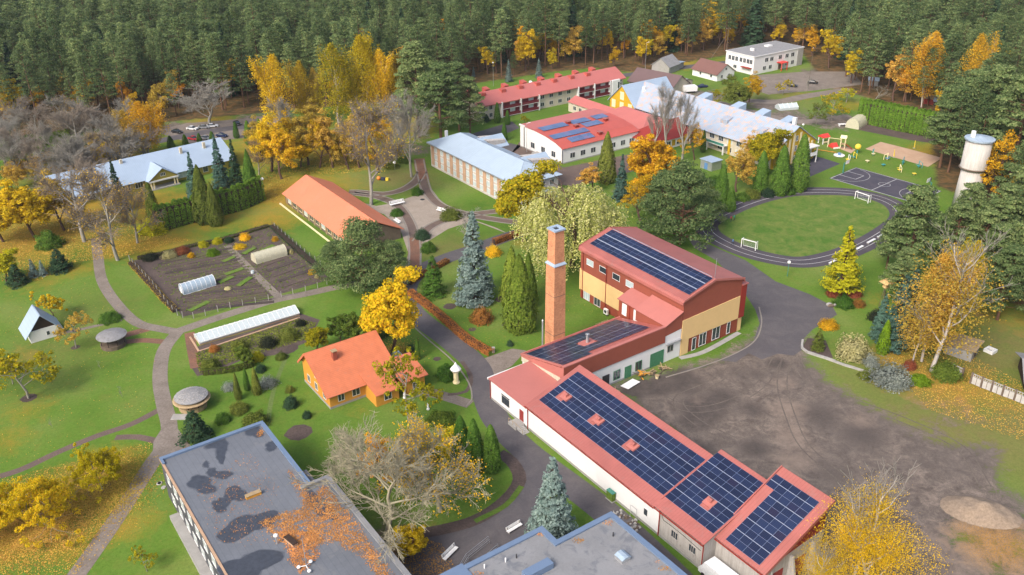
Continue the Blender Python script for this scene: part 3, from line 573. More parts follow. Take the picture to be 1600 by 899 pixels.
for p, q in zip(pts, pts[1:]): b.tube((p[0], -.08, p[1]), (q[0], -.08, q[1]), .035, n=4)
b.obj('wall_cable', 'dark_metal', wing)
# steps and landing outside the red door
st_ = thing('entrance_steps', 'mossy concrete steps with a railing below the red door of the white wing', 'steps', uv(10.7, 0), TU)
b = MB(); b.box(-1.4, 1.2, -2.2, -.08, 0, .62); b.obj('landing', 'concrete', st_)
for k in range(5): b = MB(); b.box(1.2 + k * .38, 1.58 + k * .38, -1.9, -.4, 0, .52 - k * .11); b.obj('step', 'pale_concrete', st_)
b = MB()
for p in ((-1.3, -2.1), (0, -2.1), (1.1, -2.1), (3.0, -1.95)): b.tube((p[0], p[1], .2), (p[0], p[1], 1.5 if p[0] < 2 else 1.0), .04, n=5)
b.tube((-1.3, -2.1, 1.5), (1.1, -2.1, 1.5), .035, n=5); b.tube((1.1, -2.1, 1.5), (3.0, -1.95, 1.0), .035, n=5); b.obj('railing', 'pale_wood', st_)
def rplane(v0, z0, k): s = math.atan(k); return (V3 * math.cos(s) + Vector((0, 0, math.sin(s)))).normalized()
aB = rplane(0, 5.3, .31)
vent_cells = [(0, 0)]
def cells(u0, v0, pw, ph, pts, wx=1, wy=1):
    s = set()
    for (u_, v_) in pts:
        i, j = int((u_ - u0) / pw), int((v_ - v0) / math.cos(math.atan(.31)) / (ph + .05))
        for a_ in range(wx):
            for b_ in range(wy): s.add((i + a_, j + b_))
    return s
sk = cells(13.5, 2.0, 1.83, 1.165, [(16.2, 5.2), (25.5, 5.2), (34.8, 5.2)], 1, 2)
sk |= {(0, j) for j in ()}
solar('solar_array', 'longest blue solar array beside the yard, interrupted by three red roof vents', P3(13.5, 2.0, 5.3 + .31 * 2.0 + .16), U3, aB, 18, 8, 1.83, 1.165, sk)
solar('solar_array', 'blue solar array jutting past the eave over the yard, with one vent hole', P3(46.95, 1.8, 5.52 + .31 * 1.8 + .16), U3, aB, 6, 10, 1.72, 1.165, {(3, 3), (3, 2)})
sD = rplane(0, 0, .45)
solar('solar_array', 'endmost steep solar array on the raised last bay of the white wing', P3(57.3, 2.7, 5.44 + .45 * .6 + .18), U3, sD, 5, 11, 1.62, 1.18, {(0, j) for j in range(9)})
def roofvent(u_, v_, z_, lb):
    r = thing('roof_vent', lb, 'roof vent', uv(u_, v_), TU, 'red vents among the solar panels', z_)
    b = MB(); slab(b, (-.75, -.20), (.75, .26), -.9, .9, 'x', .3); b.obj('upstand', 'red_roof_pale', r)
    b = MB(); b.box(-.35, .35, -.3, .3, .1, .75); b.obj('vent_box', 'red_roof_pale', r); b = MB(); b.prism([(-.45, .75), (.45, .75), (0, 1.0)], -.45, .45, 'x'); b.obj('cowl', 'red_roof', r); return r
for u_, lb in ((17.1, 'red roof vent at the chimney end of the longest solar array'), (26.3, 'middle red roof vent of the three in the longest solar array'), (35.3, 'red roof vent nearest the jutting solar array, within the longest array'), (52.9, 'red roof vent alone inside the jutting solar array')):
    roofvent(u_, 5.5, 5.3 + .31 * 5.5 + .25, lb)

# boiler house
bh = thing('boiler_house', 'white boiler house with green doors, tall red fascia and panelled roof beside the brick chimney', 'building', uv(-3.15, 10.1), TU)
Lb, Wb = 13.65, 26.5; zf = lambda x: 4.75 + x * 3.75 / 13.65
b = MB(); b.prism([(0, 0), (Lb - .05, 0), (Lb - .05, 5.0), (0, 4.5)], .05, Wb, 'y'); b.obj('wall', 'white_wall', bh)
b = MB(); b.prism([(-.15, 4.5), (0, 4.75), (Lb + .1, 8.45), (Lb + .1, 5.0), (Lb, 4.9), (0, 3.5), (-.15, 3.5)], -.12, .06, 'y'); b.m = 0; b.obj('end_fascia', 'red_roof_pale', bh)
b = MB(); b.prism([(0, 3.4), (Lb * .93, 4.75), (Lb * .93, 5.95), (0, 4.35)], -.2, -.12, 'y'); b.obj('cream_board', 'cream_wall', bh)
b = MB(); b.box(Lb - .02, Lb + .14, -.1, Wb + .1, 4.95, 8.6); b.obj('front_fascia', 'red_cladding', bh)
b = MB(); b.prism([(-.25, 4.6), (Lb + .02, 8.42), (Lb + .02, 8.58), (-.25, 4.76)], .07, Wb, 'y'); b.obj('roof_slope', 'red_roof_v', bh)
b = MB(); b.box(Lb - .5, Lb + .2, -.15, Wb + .1, 8.6, 8.82); b.prism([(-.3, 4.75), (Lb - .5, 8.58), (Lb - .5, 8.85), (-.3, 5.0)], -.2, .25, 'y'); b.box(-.4, -.1, -.2, Wb, 4.7, 5.0); b.obj('coping', 'red_roof_pale', bh)
b = MB(); b.box(Lb - .03, Lb + .02, 0, Wb, 0, .4); b.obj('plinth', 'concrete', bh)
for v_, nm_ in ((20.7, 'd'), (17.8, 'w'), (14.8, 'd'), (11.9, 'w'), (6.8, 'D')):
    yy = Wb + 4.96 - v_
    if nm_ == 'w': window(bh, 'SE', yy, .9, 1.6, 2.0, L=Lb, panes=2, frame='green_door')
    if nm_ == 'd': door(bh, 'SE', yy, .1, 1.6, 2.7, 'green_door' if v_ < 20 else 'dark_metal', L=Lb)
    if nm_ == 'D': door(bh, 'SE', yy, .1, 3.6, 3.2, 'green_door', L=Lb, name='double_door')
sm = math.atan(3.75 / 13.65); aM = (U3 * math.cos(sm) + Vector((0, 0, math.sin(sm)))).normalized()
solar('solar_array', 'dark solar array on the boiler house roof beside the brick chimney', P3(-2.5, 34.7, 4.75 + .65 * .275 + .20), -V3, aM, 13, 8, 1.86, 1.50, {(6, 3), (7, 3), (7, 4), (6, 4)} | {(i, 7) for i in range(0, 9)}, rail=.08)
fl = thing('flue_pipe', 'short grey metal flue on a red curb in the boiler house solar array', 'flue', uv(3.6, 21.6), TU, z=4.9 + 6.75 * .275)
b = MB(); b.box(-1.0, 1.0, -1.6, 1.6, -.2, .25); b.obj('curb', 'red_roof_pale', fl); b = MB(); b.tube((0, 0, .2), (0, 0, 2.0), .32, n=12); b.lathe([(.32, 2.0), (.42, 2.02), (.42, 2.2), (.2, 2.3)], 12); b.obj('pipe', 'steel', fl)
# link between the boiler house and the hall
lk = thing('link_block', 'low red-roofed link block with a small window between boiler house and sports hall', 'building', uv(1.5, 36.62), TU)
b = MB(); b.prism([(0, 0), (4.85, 0), (4.85, 6.6), (0, 6.3)], 0, 8.97, 'x'); b.obj('wall', 'white_wall', lk)
b = MB(); b.prism([(0, 6.3), (4.85, 6.7), (4.85, 10.6), (0, 8.7)], 0, 8.99, 'x'); b.obj('cladding', 'red_cladding', lk)
b = MB(); slab(b, (-.1, 8.72), (4.86, 10.7), -.3, 9.25, 'x', .15); b.obj('roof_slope', 'red_roof_pale', lk)
window(lk, 'SE', 1.9, 2.1, 1.6, 1.5, L=8.97, frame='grey_wall'); b = MB(); b.box(8.97, 9.5, .4, 4.6, 4.25, 4.4); b.obj('canopy', 'steel', lk)

# sports hall
gx0, gv0 = -23.2, 41.56; Lg, Wg, hg, rg = 33.7, 17.6, 13.1, 2.3
gy = thing('sports_hall', 'tall sports hall clad in red and yellow with a solar panelled gable roof', 'building', uv(gx0, gv0), TU)
wallbox(gy, [(.06, 0), (Wg - .06, 0), (Wg - .06, 7.3), (.06, 7.3)], .06, Lg - .06, 'red_cladding_v')
b = MB(); b.prism([(0, 7.3), (Wg, 7.3), (Wg, hg), (Wg / 2, hg + rg), (0, hg)], 0, Lg, 'x'); b.obj('upper_wall', 'red_cladding', gy)
b = MB(); b.box(.4, 23.8, -.14, .04, 2.3, 7.35); b.obj('yellow_panel', 'yellow_wall', gy); b = MB(); b.box(-.12, .36, -.2, Wg * .3, 2.2, 7.6); b.obj('yellow_panel', 'yellow_wall', gy)
b = MB(); b.prism([(0, 0), (2.2, 0), (2.2, 3.5), (Wg - .25, 3.5), (Wg - .25, 9.05), (0, 8.5)], Lg - .03, Lg + .13, 'x'); b.obj('yellow_panel', 'yellow_wall', gy)
b = MB(); b.box(Lg - 2.2, Lg - .1, Wg - .1, Wg + 1.2, 0, 3.4); b.obj('yellow_porch', 'yellow_wall', gy); b = MB(); b.box(Lg - 2.4, Lg + .1, Wg - .05, Wg + 1.6, 3.4, 11.5); b.obj('stair_tower', 'deep_red', gy)
b = MB(); b.box(Lg - 2.6, Lg + .3, Wg, Wg + 1.9, 11.5, 11.7); b.obj('stair_tower_roof', 'red_roof', gy)
k = rg / (Wg / 2)
b = MB(); slab(b, (-.1, hg + .15), (Wg / 2, hg + rg + .17), -.3, Lg + .3, 'x', .16); b.obj('roof_slope', 'red_roof', gy)
b = MB(); slab(b, (Wg + .1, hg + .15), (Wg / 2, hg + rg + .17), -.3, Lg + .3, 'x', .16); b.obj('roof_slope', 'red_roof', gy)
b = MB(); b.prism([(-.1, hg + .3), (-.55, hg - .1), (-.62, hg - .7), (-.5, hg - .75), (-.05, hg + .12)], -.3, Lg + .3, 'x'); b.prism([(Wg + .1, hg + .3), (Wg + .5, hg - .1), (Wg + .55, hg - .7), (Wg + .4, hg - .75), (Wg + .05, hg + .12)], -.3, Lg + .3, 'x'); b.obj('eave_cladding', 'red_roof', gy)
for x0, x1 in ((Lg + .3, Lg + .4), (-.4, -.3)):
    for y0 in (-.2, Wg + .2): b = MB(); slab(b, (y0, hg - .05), (Wg / 2, hg + rg - .03), x0, x1, 'x', .5); b.obj('verge_board', 'red_roof_pale', gy)
b = MB(); b.box(1, Lg - 1, Wg / 2 - .06, Wg / 2 + .06, hg + rg + .3, hg + rg + .42); b.obj('ridge_cap', 'rail_metal', gy)
downpipe(gy, 9.4, -.2, hg - .6); downpipe(gy, 1.0, -.2, hg - .6)
for u_, pn in ((30.3, 'glass_pale'), (25.7, 'glass'), (21.1, 'glass'), (16.6, 'glass_pale')): window(gy, 'SW', Lg - u_, 9.6, 2.3, 1.35, panes=1, glass=pn)
for u_ in (31.2, 27.3): window(gy, 'SW', Lg - u_, .35, 2.1, 1.9, panes=2 if u_ < 30 else 3, glass='glass' if u_ < 30 else 'glass_pale')
for v_, w_, z_ in ((4.0, 1.0, .1), (6.6, 2.0, .4), (10.7, 2.2, .5)): window(gy, 'SE', v_, z_, w_, 2.9, L=Lg, panes=2 if w_ > 1.5 else 1)
window(gy, 'SE', 14.6, .6, .9, 2.7, L=Lg, panes=1); window(gy, 'NE', Lg - 1.0, 5, 1.2, 2.4, W=Wg + 1.6)
b = MB(); b.tube((Lg - .2, Wg / 2, hg + rg), (Lg - .2, Wg / 2, hg + rg + 5), .05, n=4); b.obj('mast', 'steel', gy)
sg = math.atan(k); aG = (V3 * math.cos(sg) + Vector((0, 0, math.sin(sg)))).normalized()
solar('solar_array', 'solar array covering the near slope of the tall sports hall roof', P3(-22.0, 43.15, hg + .45 + 1.6 * k), U3, aG, 18, 6, 1.79, 1.10, rail=.22)
# lean-to with white doors against the hall
an = thing('hall_annex', 'red lean-to annex with two white doors against the left wall of the sports hall', 'building', uv(-5.0, 37.6), TU)
b = MB(); b.prism([(0, 0), (3.9, 0), (3.9, 9.6), (0, 8.3)], 0, 11.8, 'x'); b.obj('wall', 'red_cladding_v', an)
b = MB(); slab(b, (-.3, 8.3), (3.9, 9.75), -.3, 12.0, 'x', .14); b.obj('roof_slope', 'red_roof_pale', an)
for x in (1.9, 5.6): window(an, 'SW', x, 5.2, 1.3, 2.6, panes=1, glass='white_paint', name='white_door')
b = MB(); b.box(3.5, 3.7, -.12, 0, 1, 8.2); b.obj('downpipe', 'deep_red', an)
# outdoor unit and timber stair on the hall's left side
sc_ = thing('timber_stair', 'small pale timber stair beside the panelled roof and the left wall of the hall', 'steps', uv(-6.5, 37.0), TU)
b = MB()
for k_ in range(6): b.box(-.8 - k_ * .35, -.45 - k_ * .35, -2.2, -.6, 1.5 - k_ * .25, 1.58 - k_ * .25)
b.obj('tread', 'pale_wood', sc_); b = MB()
for x, z_ in ((-.5, 2.6), (-1.6, 1.9), (-2.7, 1.1)): b.tube((x, -2.2, 0), (x, -2.2, z_), .06, n=4); b.tube((x, -.6, 0), (x, -.6, z_), .06, n=4)
b.tube((-.5, -2.2, 2.6), (-2.7, -2.2, 1.1), .05, n=4); b.tube((-.5, -.6, 2.6), (-2.7, -.6, 1.1), .05, n=4); b.tube((-.5, -2.2, 2.6), (-.5, -.6, 2.6), .05, n=4); b.obj('railing', 'pale_wood', sc_)
hp = thing('heat_pump_unit', 'white outdoor heat pump unit standing against the hall wall by the lawn', 'air conditioner', uv(-12.5, 40.6), TU)
b = MB(); b.box(-.6, .6, -.25, .25, .3, 1.6); b.obj('casing', 'white_paint', hp); b = MB(); b.tube((.0, -.26, 1.0), (0, -.29, 1.0), .42, n=12); b.obj('fan_grille', 'dark_metal', hp); b = MB(); b.box(-.6, -.45, -.25, .25, 0, .3); b.box(.45, .6, -.25, .25, 0, .3); b.obj('leg', 'dark_metal', hp)

# the brick chimney
m, t, b_ = nodes('chimney_brick', .9, .15); tc = t.nodes.new('ShaderNodeTexCoord'); s_ = t.nodes.new('ShaderNodeSeparateXYZ'); t.links.new(tc.outputs['Object'], s_.inputs[0]); cx = t.nodes.new('ShaderNodeCombineXYZ')
t.links.new(mth(t, 'ADD', s_.outputs[0], s_.outputs[1]), cx.inputs[0]); t.links.new(s_.outputs[2], cx.inputs[1]); br = N(t, 'ShaderNodeTexBrick', Scale=1.0); br.inputs['Brick Width'].default_value = .5; br.inputs['Row Height'].default_value = .17; br.inputs['Mortar Size'].default_value = .012
br.inputs['Color1'].default_value = (.60, .28, .15, 1); br.inputs['Color2'].default_value = (.48, .21, .11, 1); br.inputs['Mortar'].default_value = (.40, .24, .16, 1); t.links.new(cx.outputs[0], br.inputs['Vector'])
g_ = t.nodes.new('ShaderNodeNewGeometry').outputs['Position']; c = mix(t, 1.0, br.outputs['Color'], ramp(t, noise(t, g_, .5, 5, .7), [(.3, (.8, .78, .76)), (.7, (1.12, 1.1, 1.05))]), 'MULTIPLY')
c = mix(t, ramp(t, noise(t, g_, 2.4, 3, .6), [(.62, (0, 0, 0)), (.68, (.6,) * 3)]), c, (.16, .075, .045)); t.links.new(c, b_.inputs['Base Color']); bump(t, b_, br.outputs['Fac'], -.4, .02)
ch = thing('brick_chimney', 'tall square orange brick chimney with metal collars', 'chimney', uv(-5.1, 20.0), TU)
b = MB(); b.add([(sx * a_, sy * a_, z) for a_, z in ((1.55, 0), (1.42, 21.9)) for sx, sy in ((-1, -1), (1, -1), (1, 1), (-1, 1))], [(3, 2, 1, 0), (4, 5, 6, 7)] + [(i, (i + 1) % 4, 4 + (i + 1) % 4, 4 + i) for i in range(4)]); b.obj('lower_shaft', 'chimney_brick', ch)
b = MB(); b.add([(sx * a_, sy * a_, z) for a_, z in ((1.25, 22.2), (1.12, 29.4)) for sx, sy in ((-1, -1), (1, -1), (1, 1), (-1, 1))], [(3, 2, 1, 0), (4, 5, 6, 7)] + [(i, (i + 1) % 4, 4 + (i + 1) % 4, 4 + i) for i in range(4)]); b.obj('upper_shaft', 'chimney_brick', ch)
b = MB(); b.box(-1.6, 1.6, -1.6, 1.6, 21.9, 22.0); b.add([(sx * a_, sy * a_, z) for a_, z in ((1.6, 22.0), (1.2, 22.5)) for sx, sy in ((-1, -1), (1, -1), (1, 1), (-1, 1))], [(i, (i + 1) % 4, 4 + (i + 1) % 4, 4 + i) for i in range(4)]); b.obj('collar', 'silver_plain', ch)
b = MB(); q = 1.35
for x0, x1, y0, y1 in ((-q, q, -q, -.6), (-q, q, .6, q), (-q, -.6, -.6, .6), (.6, q, -.6, .6)): b.box(x0, x1, y0, y1, 29.4, 29.7)
b.obj('cap', 'silver_plain', ch); b = MB(); b.box(-.6, .6, -.6, .6, 29.41, 29.5); b.obj('flue_opening', 'dark_metal', ch)
b = MB()
for z_ in (6, 15): w_ = 1.56 - z_ * .007 if z_ < 22 else 1.26; b.box(-w_ - .02, w_ + .02, -w_ - .02, w_ + .02, z_, z_ + .1)
b.obj('strap', 'rough_wood', ch)
sp_ = thing('steel_stack', 'slim shiny steel pipe rising beside the foot of the brick chimney', 'flue', uv(-4.4, 16.2), TU); b = MB(); b.tube((0, 0, 0), (0, 0, 10.2), .17, n=10); b.obj('pipe', 'steel', sp_); b = MB(); b.tube((0, 0, 10.2), (0, 0, 10.5), .24, .05, n=10); b.obj('cowl', 'steel', sp_)

# ---------------------------------------------------------------- the two flat-roofed blocks in front
A8 = gp(250, 717, 8)
fl8 = thing('flat_roof_block', 'two-storey block with a puddled flat roof, blue parapet and orange leaf drifts', 'building', A8, TU)
FP = [(0, 0), (20.2, 0), (60, 0), (60, 20.8), (20.6, 20.8), (20.6, 17.7), (0, 17.7)]
b = MB(); b.prism(FP, 0, 7.75, 'z'); b.obj('wall', 'dark_wall', fl8)
b = MB(); b.prism([(x + (.02 if x == 0 else 0), y) for x, y in [(.6, .25), (59.5, .25), (59.5, 20.2), (21.2, 20.2), (21.2, 17.2), (.6, 17.2)]], 7.76, 7.86, 'z'); b.obj('roof_deck', 'bitumen', fl8)
b = MB(); b.box(-.12, .62, 0, 17.75, 7.6, 8.22); b.box(.62, 20.4, 17.1, 17.8, 7.6, 8.2); b.obj('parapet', 'blue_trim', fl8)
b = MB(); b.box(20.4, 21.1, 16.0, 20.9, 7.6, 8.25); b.box(21.1, 60, 20.15, 20.92, 7.6, 8.25); b.obj('parapet', 'bitumen_pale', fl8); b = MB(); b.box(16.5, 20.3, 17.85, 18.7, 7.1, 7.7); b.obj('ledge', 'dark_wall', fl8)
b = MB(); b.box(-.1, 60, -.12, .2, 7.62, 8.0); b.obj('edge_strip', 'brick_buff', fl8); b = MB(); b.box(-.1, 1.9, -.1, .3, 8.0, 8.2); b.obj('parapet_return', 'blue_trim', fl8)
b = MB(); b.box(5.9, 60, -1.5, -.02, 0, .8); b.obj('plinth', 'concrete', fl8)
b = MB(); b.box(0, 60, -.03, 0, 3.6, 3.75); b.obj('floor_band', 'dark_metal', fl8)
for i in range(9):
    window(fl8, 'SW', 3.6 + i * 3.7, 5.0, 1.7, 1.6, panes=2, glass='glass_pale'); window(fl8, 'SW', 4.4 + i * 3.7, 1.4, 1.7, 1.6, panes=2, glass='glass_pale')
def onroof(px_, py_, root_o, z): p = gp(px_, py_, z); return loc_uv(p, root_o)
def stain(cx_, cy_, rx, ry, ang=0, sd=0, wob=.28):
    g = random.Random(sd); n = 30; P = []; ph = [g.uniform(0, 6) for _ in range(3)]
    c0 = gp(cx_, cy_, 7.87)
    for k in range(n):
        a = 2 * PI * k / n; r = 1 + wob * (math.sin(2 * a + ph[0]) * .6 + math.sin(3 * a + ph[1]) * .5 + math.sin(5 * a + ph[2]) * .3)
        px_, py_ = cx_ + (rx * math.cos(a) * math.cos(ang) - ry * math.sin(a) * math.sin(ang)) * r, cy_ + (rx * math.cos(a) * math.sin(ang) + ry * math.sin(a) * math.cos(ang)) * r
        P.append(loc_uv(gp(px_, py_, 7.87), A8))
    mx_, my_ = sum(p[0] for p in P) / n, sum(p[1] for p in P) / n; P = [(p[0] + g.uniform(-.12, .12), p[1] + g.uniform(-.12, .12)) for p in P]
    for nm_, mt_, k_, z_ in (('damp_ring', 'damp_halo', .28, 7.862 + sd * .0004), ('damp_patch', 'wet_stain', 0, 7.869 + sd * .0004)):
        Q = [(p[0] + (p[0] - mx_) / (math.hypot(p[0] - mx_, p[1] - my_) + .01) * k_ * g.uniform(.3, 1.3), p[1] + (p[1] - my_) / (math.hypot(p[0] - mx_, p[1] - my_) + .01) * k_ * g.uniform(.3, 1.3)) for p in P]
        b = MB(); b.add([(x, y, z_) for x, y in Q], [tuple(range(n))]); o = b.obj(nm_, mt_, fl8)
        if o.data.polygons[0].normal.z < 0: o.data.flip_normals()
for i, (a_, b_, c_, d_, e_) in enumerate(((346, 705, 9, 16, .2), (340, 694, 15, 7, -.3), (315, 757, 22, 12, .15), (346, 742, 14, 7, 0), (368, 772, 16, 13, .1), (345, 789, 13, 11, .3), (322, 726, 5, 4, 0), (385, 822, 44, 17, -.35), (398, 675, 12, 9, .1), (385, 888, 50, 22, -.3), (425, 697, 10, 7, 0), (330, 738, 6, 6, 0), (500, 790, 30, 12, .9))): stain(a_, b_, c_, d_, e_, i)
def leafdrift(name, label, root_poly, zf_, n, size, mat='roof_litter', seed=1, parent=None, edge=None):
    g = np.random.default_rng(seed); P = [gp(*p, zf_) for p in root_poly]; x0, x1 = min(p.x for p in P), max(p.x for p in P); y0, y1 = min(p.y for p in P), max(p.y for p in P)
    q = np.stack([g.uniform(x0, x1, n * 4), g.uniform(y0, y1, n * 4)], 1); ok = inpoly(q[:, 0], q[:, 1], P); dd = distpoly(q[:, 0], q[:, 1], P)
    dens = np.clip(dd / 1.1, .08, 1) * (.35 + .65 * (np.sin(q[:, 0] * 1.7 + np.sin(q[:, 1] * 1.3) * 2) * np.cos(q[:, 1] * 1.9) > -.35)); ok &= g.uniform(0, 1, len(q)) < dens
    q = q[ok][:n]; k = len(q); c_ = np.concatenate([q, zf_ + g.uniform(.01, .07, (k, 1))], 1)
    nn = np.concatenate([g.normal(0, .3, (k, 2)), np.ones((k, 1))], 1)
    v_, f_ = cards(c_, nn, g.uniform(size * .6, size * 1.3, k), g); o = link(name, fastmesh(name, v_, f_, mat)); tag(o, label, 'fallen leaves', None, 'stuff'); return o
def cards(P, Nn, S, g, asp=1.0):
    "square leaf sprays centred at P facing Nn"
    Nn = Nn / (np.linalg.norm(Nn, axis=1, keepdims=True) + 1e-9); r = g.normal(size=P.shape); t1 = np.cross(Nn, r); t1 /= np.linalg.norm(t1, axis=1, keepdims=True) + 1e-9; t2 = np.cross(Nn, t1)
    S = np.asarray(S).reshape(-1, 1) * .5; a = S * asp
    V_ = np.stack([P - t1 * S - t2 * a * .3, P + t1 * S * .2 - t2 * a, P + t1 * S + t2 * a * .3, P - t1 * S * .2 + t2 * a], 1).reshape(-1, 3)
    return V_, np.arange(len(P) * 4).reshape(-1, 4)
leafdrift('fallen_leaves', 'orange drift of fallen leaves along the parapet of the puddled flat roof', [(444, 718), (455, 735), (486, 770), (500, 760), (512, 757), (545, 795), (620, 899), (600, 920), (560, 870), (520, 850), (470, 860), (430, 850), (400, 815), (440, 800), (470, 790), (456, 760)], 7.87, 11500, .18, seed=3)
leafdrift('fallen_leaves', 'leaf heap around the fans on the puddled flat roof', [(430, 825), (500, 830), (500, 870), (470, 899), (450, 880), (440, 850)], 7.87, 2500, .18, seed=5)
leafdrift('fallen_leaves', 'small leaf heap in the top corner of the puddled flat roof', [(399, 678), (409, 666), (415, 680), (405, 684)], 7.87, 260, .18, seed=6)
leafdrift('fallen_leaves', 'scattered leaves lying on the damp patches of the puddled flat roof', [(300, 760), (390, 700), (440, 760), (420, 850), (340, 860)], 7.87, 700, .15, seed=9)
# things on that roof
def onr(px_, py_, name, label, cat, z=7.87, rz=TU): return thing(name, label, cat, gp(px_, py_, z), rz, None, z)
a = onr(433, 850, 'plumbing_vent', 'white capped vent pipe at the left of the leaf drift on the puddled roof', 'vent pipe'); b = MB(); b.tube((0, 0, 0), (0, 0, 1.5), .12, n=8); b.obj('pipe', 'steel', a); b = MB(); b.lathe([(.3, 1.5), (.34, 1.55), (.3, 1.75), (.1, 1.85)], 12); b.obj('cap', 'white_paint', a)
a = onr(397, 775, 'roof_duct', 'small brick-red duct lying in the middle of the puddled flat roof', 'duct'); b = MB(); b.box(-.35, .35, -1.3, 1.1, 0, .5); b.obj('duct_box', 'orange_wall', a); b = MB(); b.box(-.4, .4, -1.35, 1.15, .5, .58); b.obj('lid', 'pale_wood', a); b = MB(); b.tube((0, 1.0, .5), (0, 1.0, 1.3), .06, n=5); b.obj('pipe', 'steel', a)
a = onr(455, 848, 'roof_duct', 'long brown vent hatch among the leaves on the puddled flat roof', 'duct', rz=TU + .2); b = MB(); b.box(-1.2, 1.2, -.4, .4, 0, .5); b.obj('duct_box', 'brick_buff', a); b = MB(); b.box(-1.25, 1.25, -.45, .45, .5, .6); b.obj('lid', 'dark_wood', a)
a = onr(479, 888, 'antenna_mast', 'thin mast with white round antennas standing in the leaves on the puddled roof', 'antenna'); b = MB(); b.tube((0, 0, 0), (0, 0, 5.5), .05, n=6); b.obj('mast', 'steel', a)
for k_ in range(3): b = MB(); an_ = k_ * 2.1; b.tube((0, 0, .5), (.95 * math.cos(an_), .95 * math.sin(an_), .35), .05, n=5); b.sphere((1.05 * math.cos(an_), 1.05 * math.sin(an_), .35), .3, 8, .7); b.obj('antenna_head', 'white_paint', a)

A9 = gp(955, 801, 8); b9 = thing('flat_roof_block', 'stepped block with a pale grey flat roof and wide blue edge trim', 'building', A9, TU)
bot = [(30, 0), (0, 0), (0, -10.4), (-3.6, -10.4), (-3.6, -36), (30, -36)]
b = MB(); b.prism(bot, 0, 7.75, 'z'); b.obj('wall', 'dark_wall', b9); b = MB(); b.prism([(29.5, -.6), (.6, -.6), (.6, -11), (-3.0, -11), (-3.0, -35.5), (29.5, -35.5)], 7.76, 7.88, 'z'); b.obj('roof_deck', 'bitumen_pale', b9)
b = MB(); b.box(-.1, 30, -.75, .1, 7.6, 8.15); b.box(-.1, .75, -10.6, -.75, 7.6, 8.15); b.box(-3.7, .75, -11.2, -10.3, 7.61, 8.16); b.box(-3.7, -2.85, -24, -11.2, 7.6, 8.15); b.obj('edge_trim', 'blue_trim', b9)
b = MB(); b.box(-4.2, -1.2, -28, -24.0, 7.5, 8.1); b.obj('edge_trim', 'blue_trim', b9)
p = onroof(973, 871, A9, 8.2); b = MB(); b.box(p[0] - .8, p[0] + .8, p[1] - .8, p[1] + .8, 7.88, 8.5); b.obj('skylight_curb', 'steel', b9); b = MB(); b.prism([(p[1] - .85, 8.5), (p[1] + .85, 8.5), (p[1] + .3, 8.8), (p[1] - .3, 8.8)], p[0] - .85, p[0] + .85, 'x'); b.obj('skylight', 'poly', b9)
p = onroof(838, 893, A9, 8.2); b = MB(); b.box(p[0] - .7, p[0] + .7, p[1] - 2.0, p[1] + 2.5, 7.88, 8.9); b.obj('roof_hatch', 'blue_trim', b9)
for px_, py_ in ((958, 838), (807, 872), (790, 878), (757, 888)): p = onroof(px_, py_, A9, 7.9); b = MB(); b.tube((p[0], p[1], 7.88), (p[0], p[1], 8.6), .1, n=6); b.obj('vent_pipe', 'white_paint' if px_ < 800 else 'dark_metal', b9)
for i, (px_, py_, s_) in enumerate(((950, 818, 1.0), (845, 835, .8), (1040, 888, 1.0), (905, 845, 1.2), (747, 897, .8), (1028, 878, .4))): 
    p = gp(px_, py_, 7.88); leafdrift('fallen_leaves', 'small brown leaf patch %s on the pale grey flat roof' % ('in the top corner', 'in the notch corner', 'near the lower trim', 'by the middle trim', 'by the handrails', 'low beside the trim')[i], [toimg(p.x + s_ * math.cos(a_) * 1.2, p.y + s_ * math.sin(a_) * .7, 7.88) for a_ in range(6)], 7.89, int(90 * s_), .16, seed=20 + i)
hr = thing('handrail', 'bent twin metal handrails on the paved forecourt by the pale flat roof', 'handrail', gp(735, 860), 0)
for dx_, r_ in ((0, [(712, 893), (728, 866), (763, 838)]), (1, [(716, 895), (732, 869), (765, 843)]), (2, [(742, 880), (760, 866), (778, 850)])):
    b = MB(); c0 = gp(735, 860); Q = [gp(*p_, 1.0) - c0 for p_ in r_]
    for a_, c_ in zip(Q, Q[1:]): b.tube((a_.x, a_.y, 1.0), (c_.x, c_.y, 1.0), .04, n=6); b.tube((a_.x, a_.y, .55), (c_.x, c_.y, .55), .03, n=5)
    for a_ in Q: b.tube((a_.x, a_.y, 0), (a_.x, a_.y, 1.0), .035, n=5)
    b.obj('rail', 'steel', hr)

# ---------------------------------------------------------------- other buildings
# orange house: ridge along v
ho = thing('orange_house', 'orange timber house with an orange tiled roof, porch wing and brick chimney', 'house', gp(517, 640), TU)   # local origin = south corner
hA = 12.4; rx, rh, ne = -9.0, 8.4, 5.2
b = MB(); b.prism([(-hA, 0), (0, 0), (0, 3.4), (rx, rh - .05), (-hA, ne)], 0, 14.6, 'y'); b.obj('wall', 'orange_wall', ho)
b = MB(); b.box(-hA - .06, .06, -.06, 14.66, 0, .5); b.obj('plinth', 'concrete', ho)
for p0 in ((.7, 3.03), (-hA - .7, 4.55)):
    b = MB(); slab(b, p0, (rx, rh), -.7, 15.2, 'y', .16); b.obj('roof_slope', 'orange_roof', ho)
    b = MB(); slab(b, (p0[0], p0[1] - .3), (rx, rh - .3), -.76, -.70, 'y', .42); b.obj('verge_board', 'orange_roof', ho)
b = MB(); b.box(-6.6, -5.7, 4.0, 4.9, 6.0, 8.7); b.obj('chimney', 'red_cladding', ho); b = MB(); b.box(-6.7, -5.6, 3.9, 5.0, 8.7, 8.85); b.obj('chimney_cap', 'pale_wood', ho)
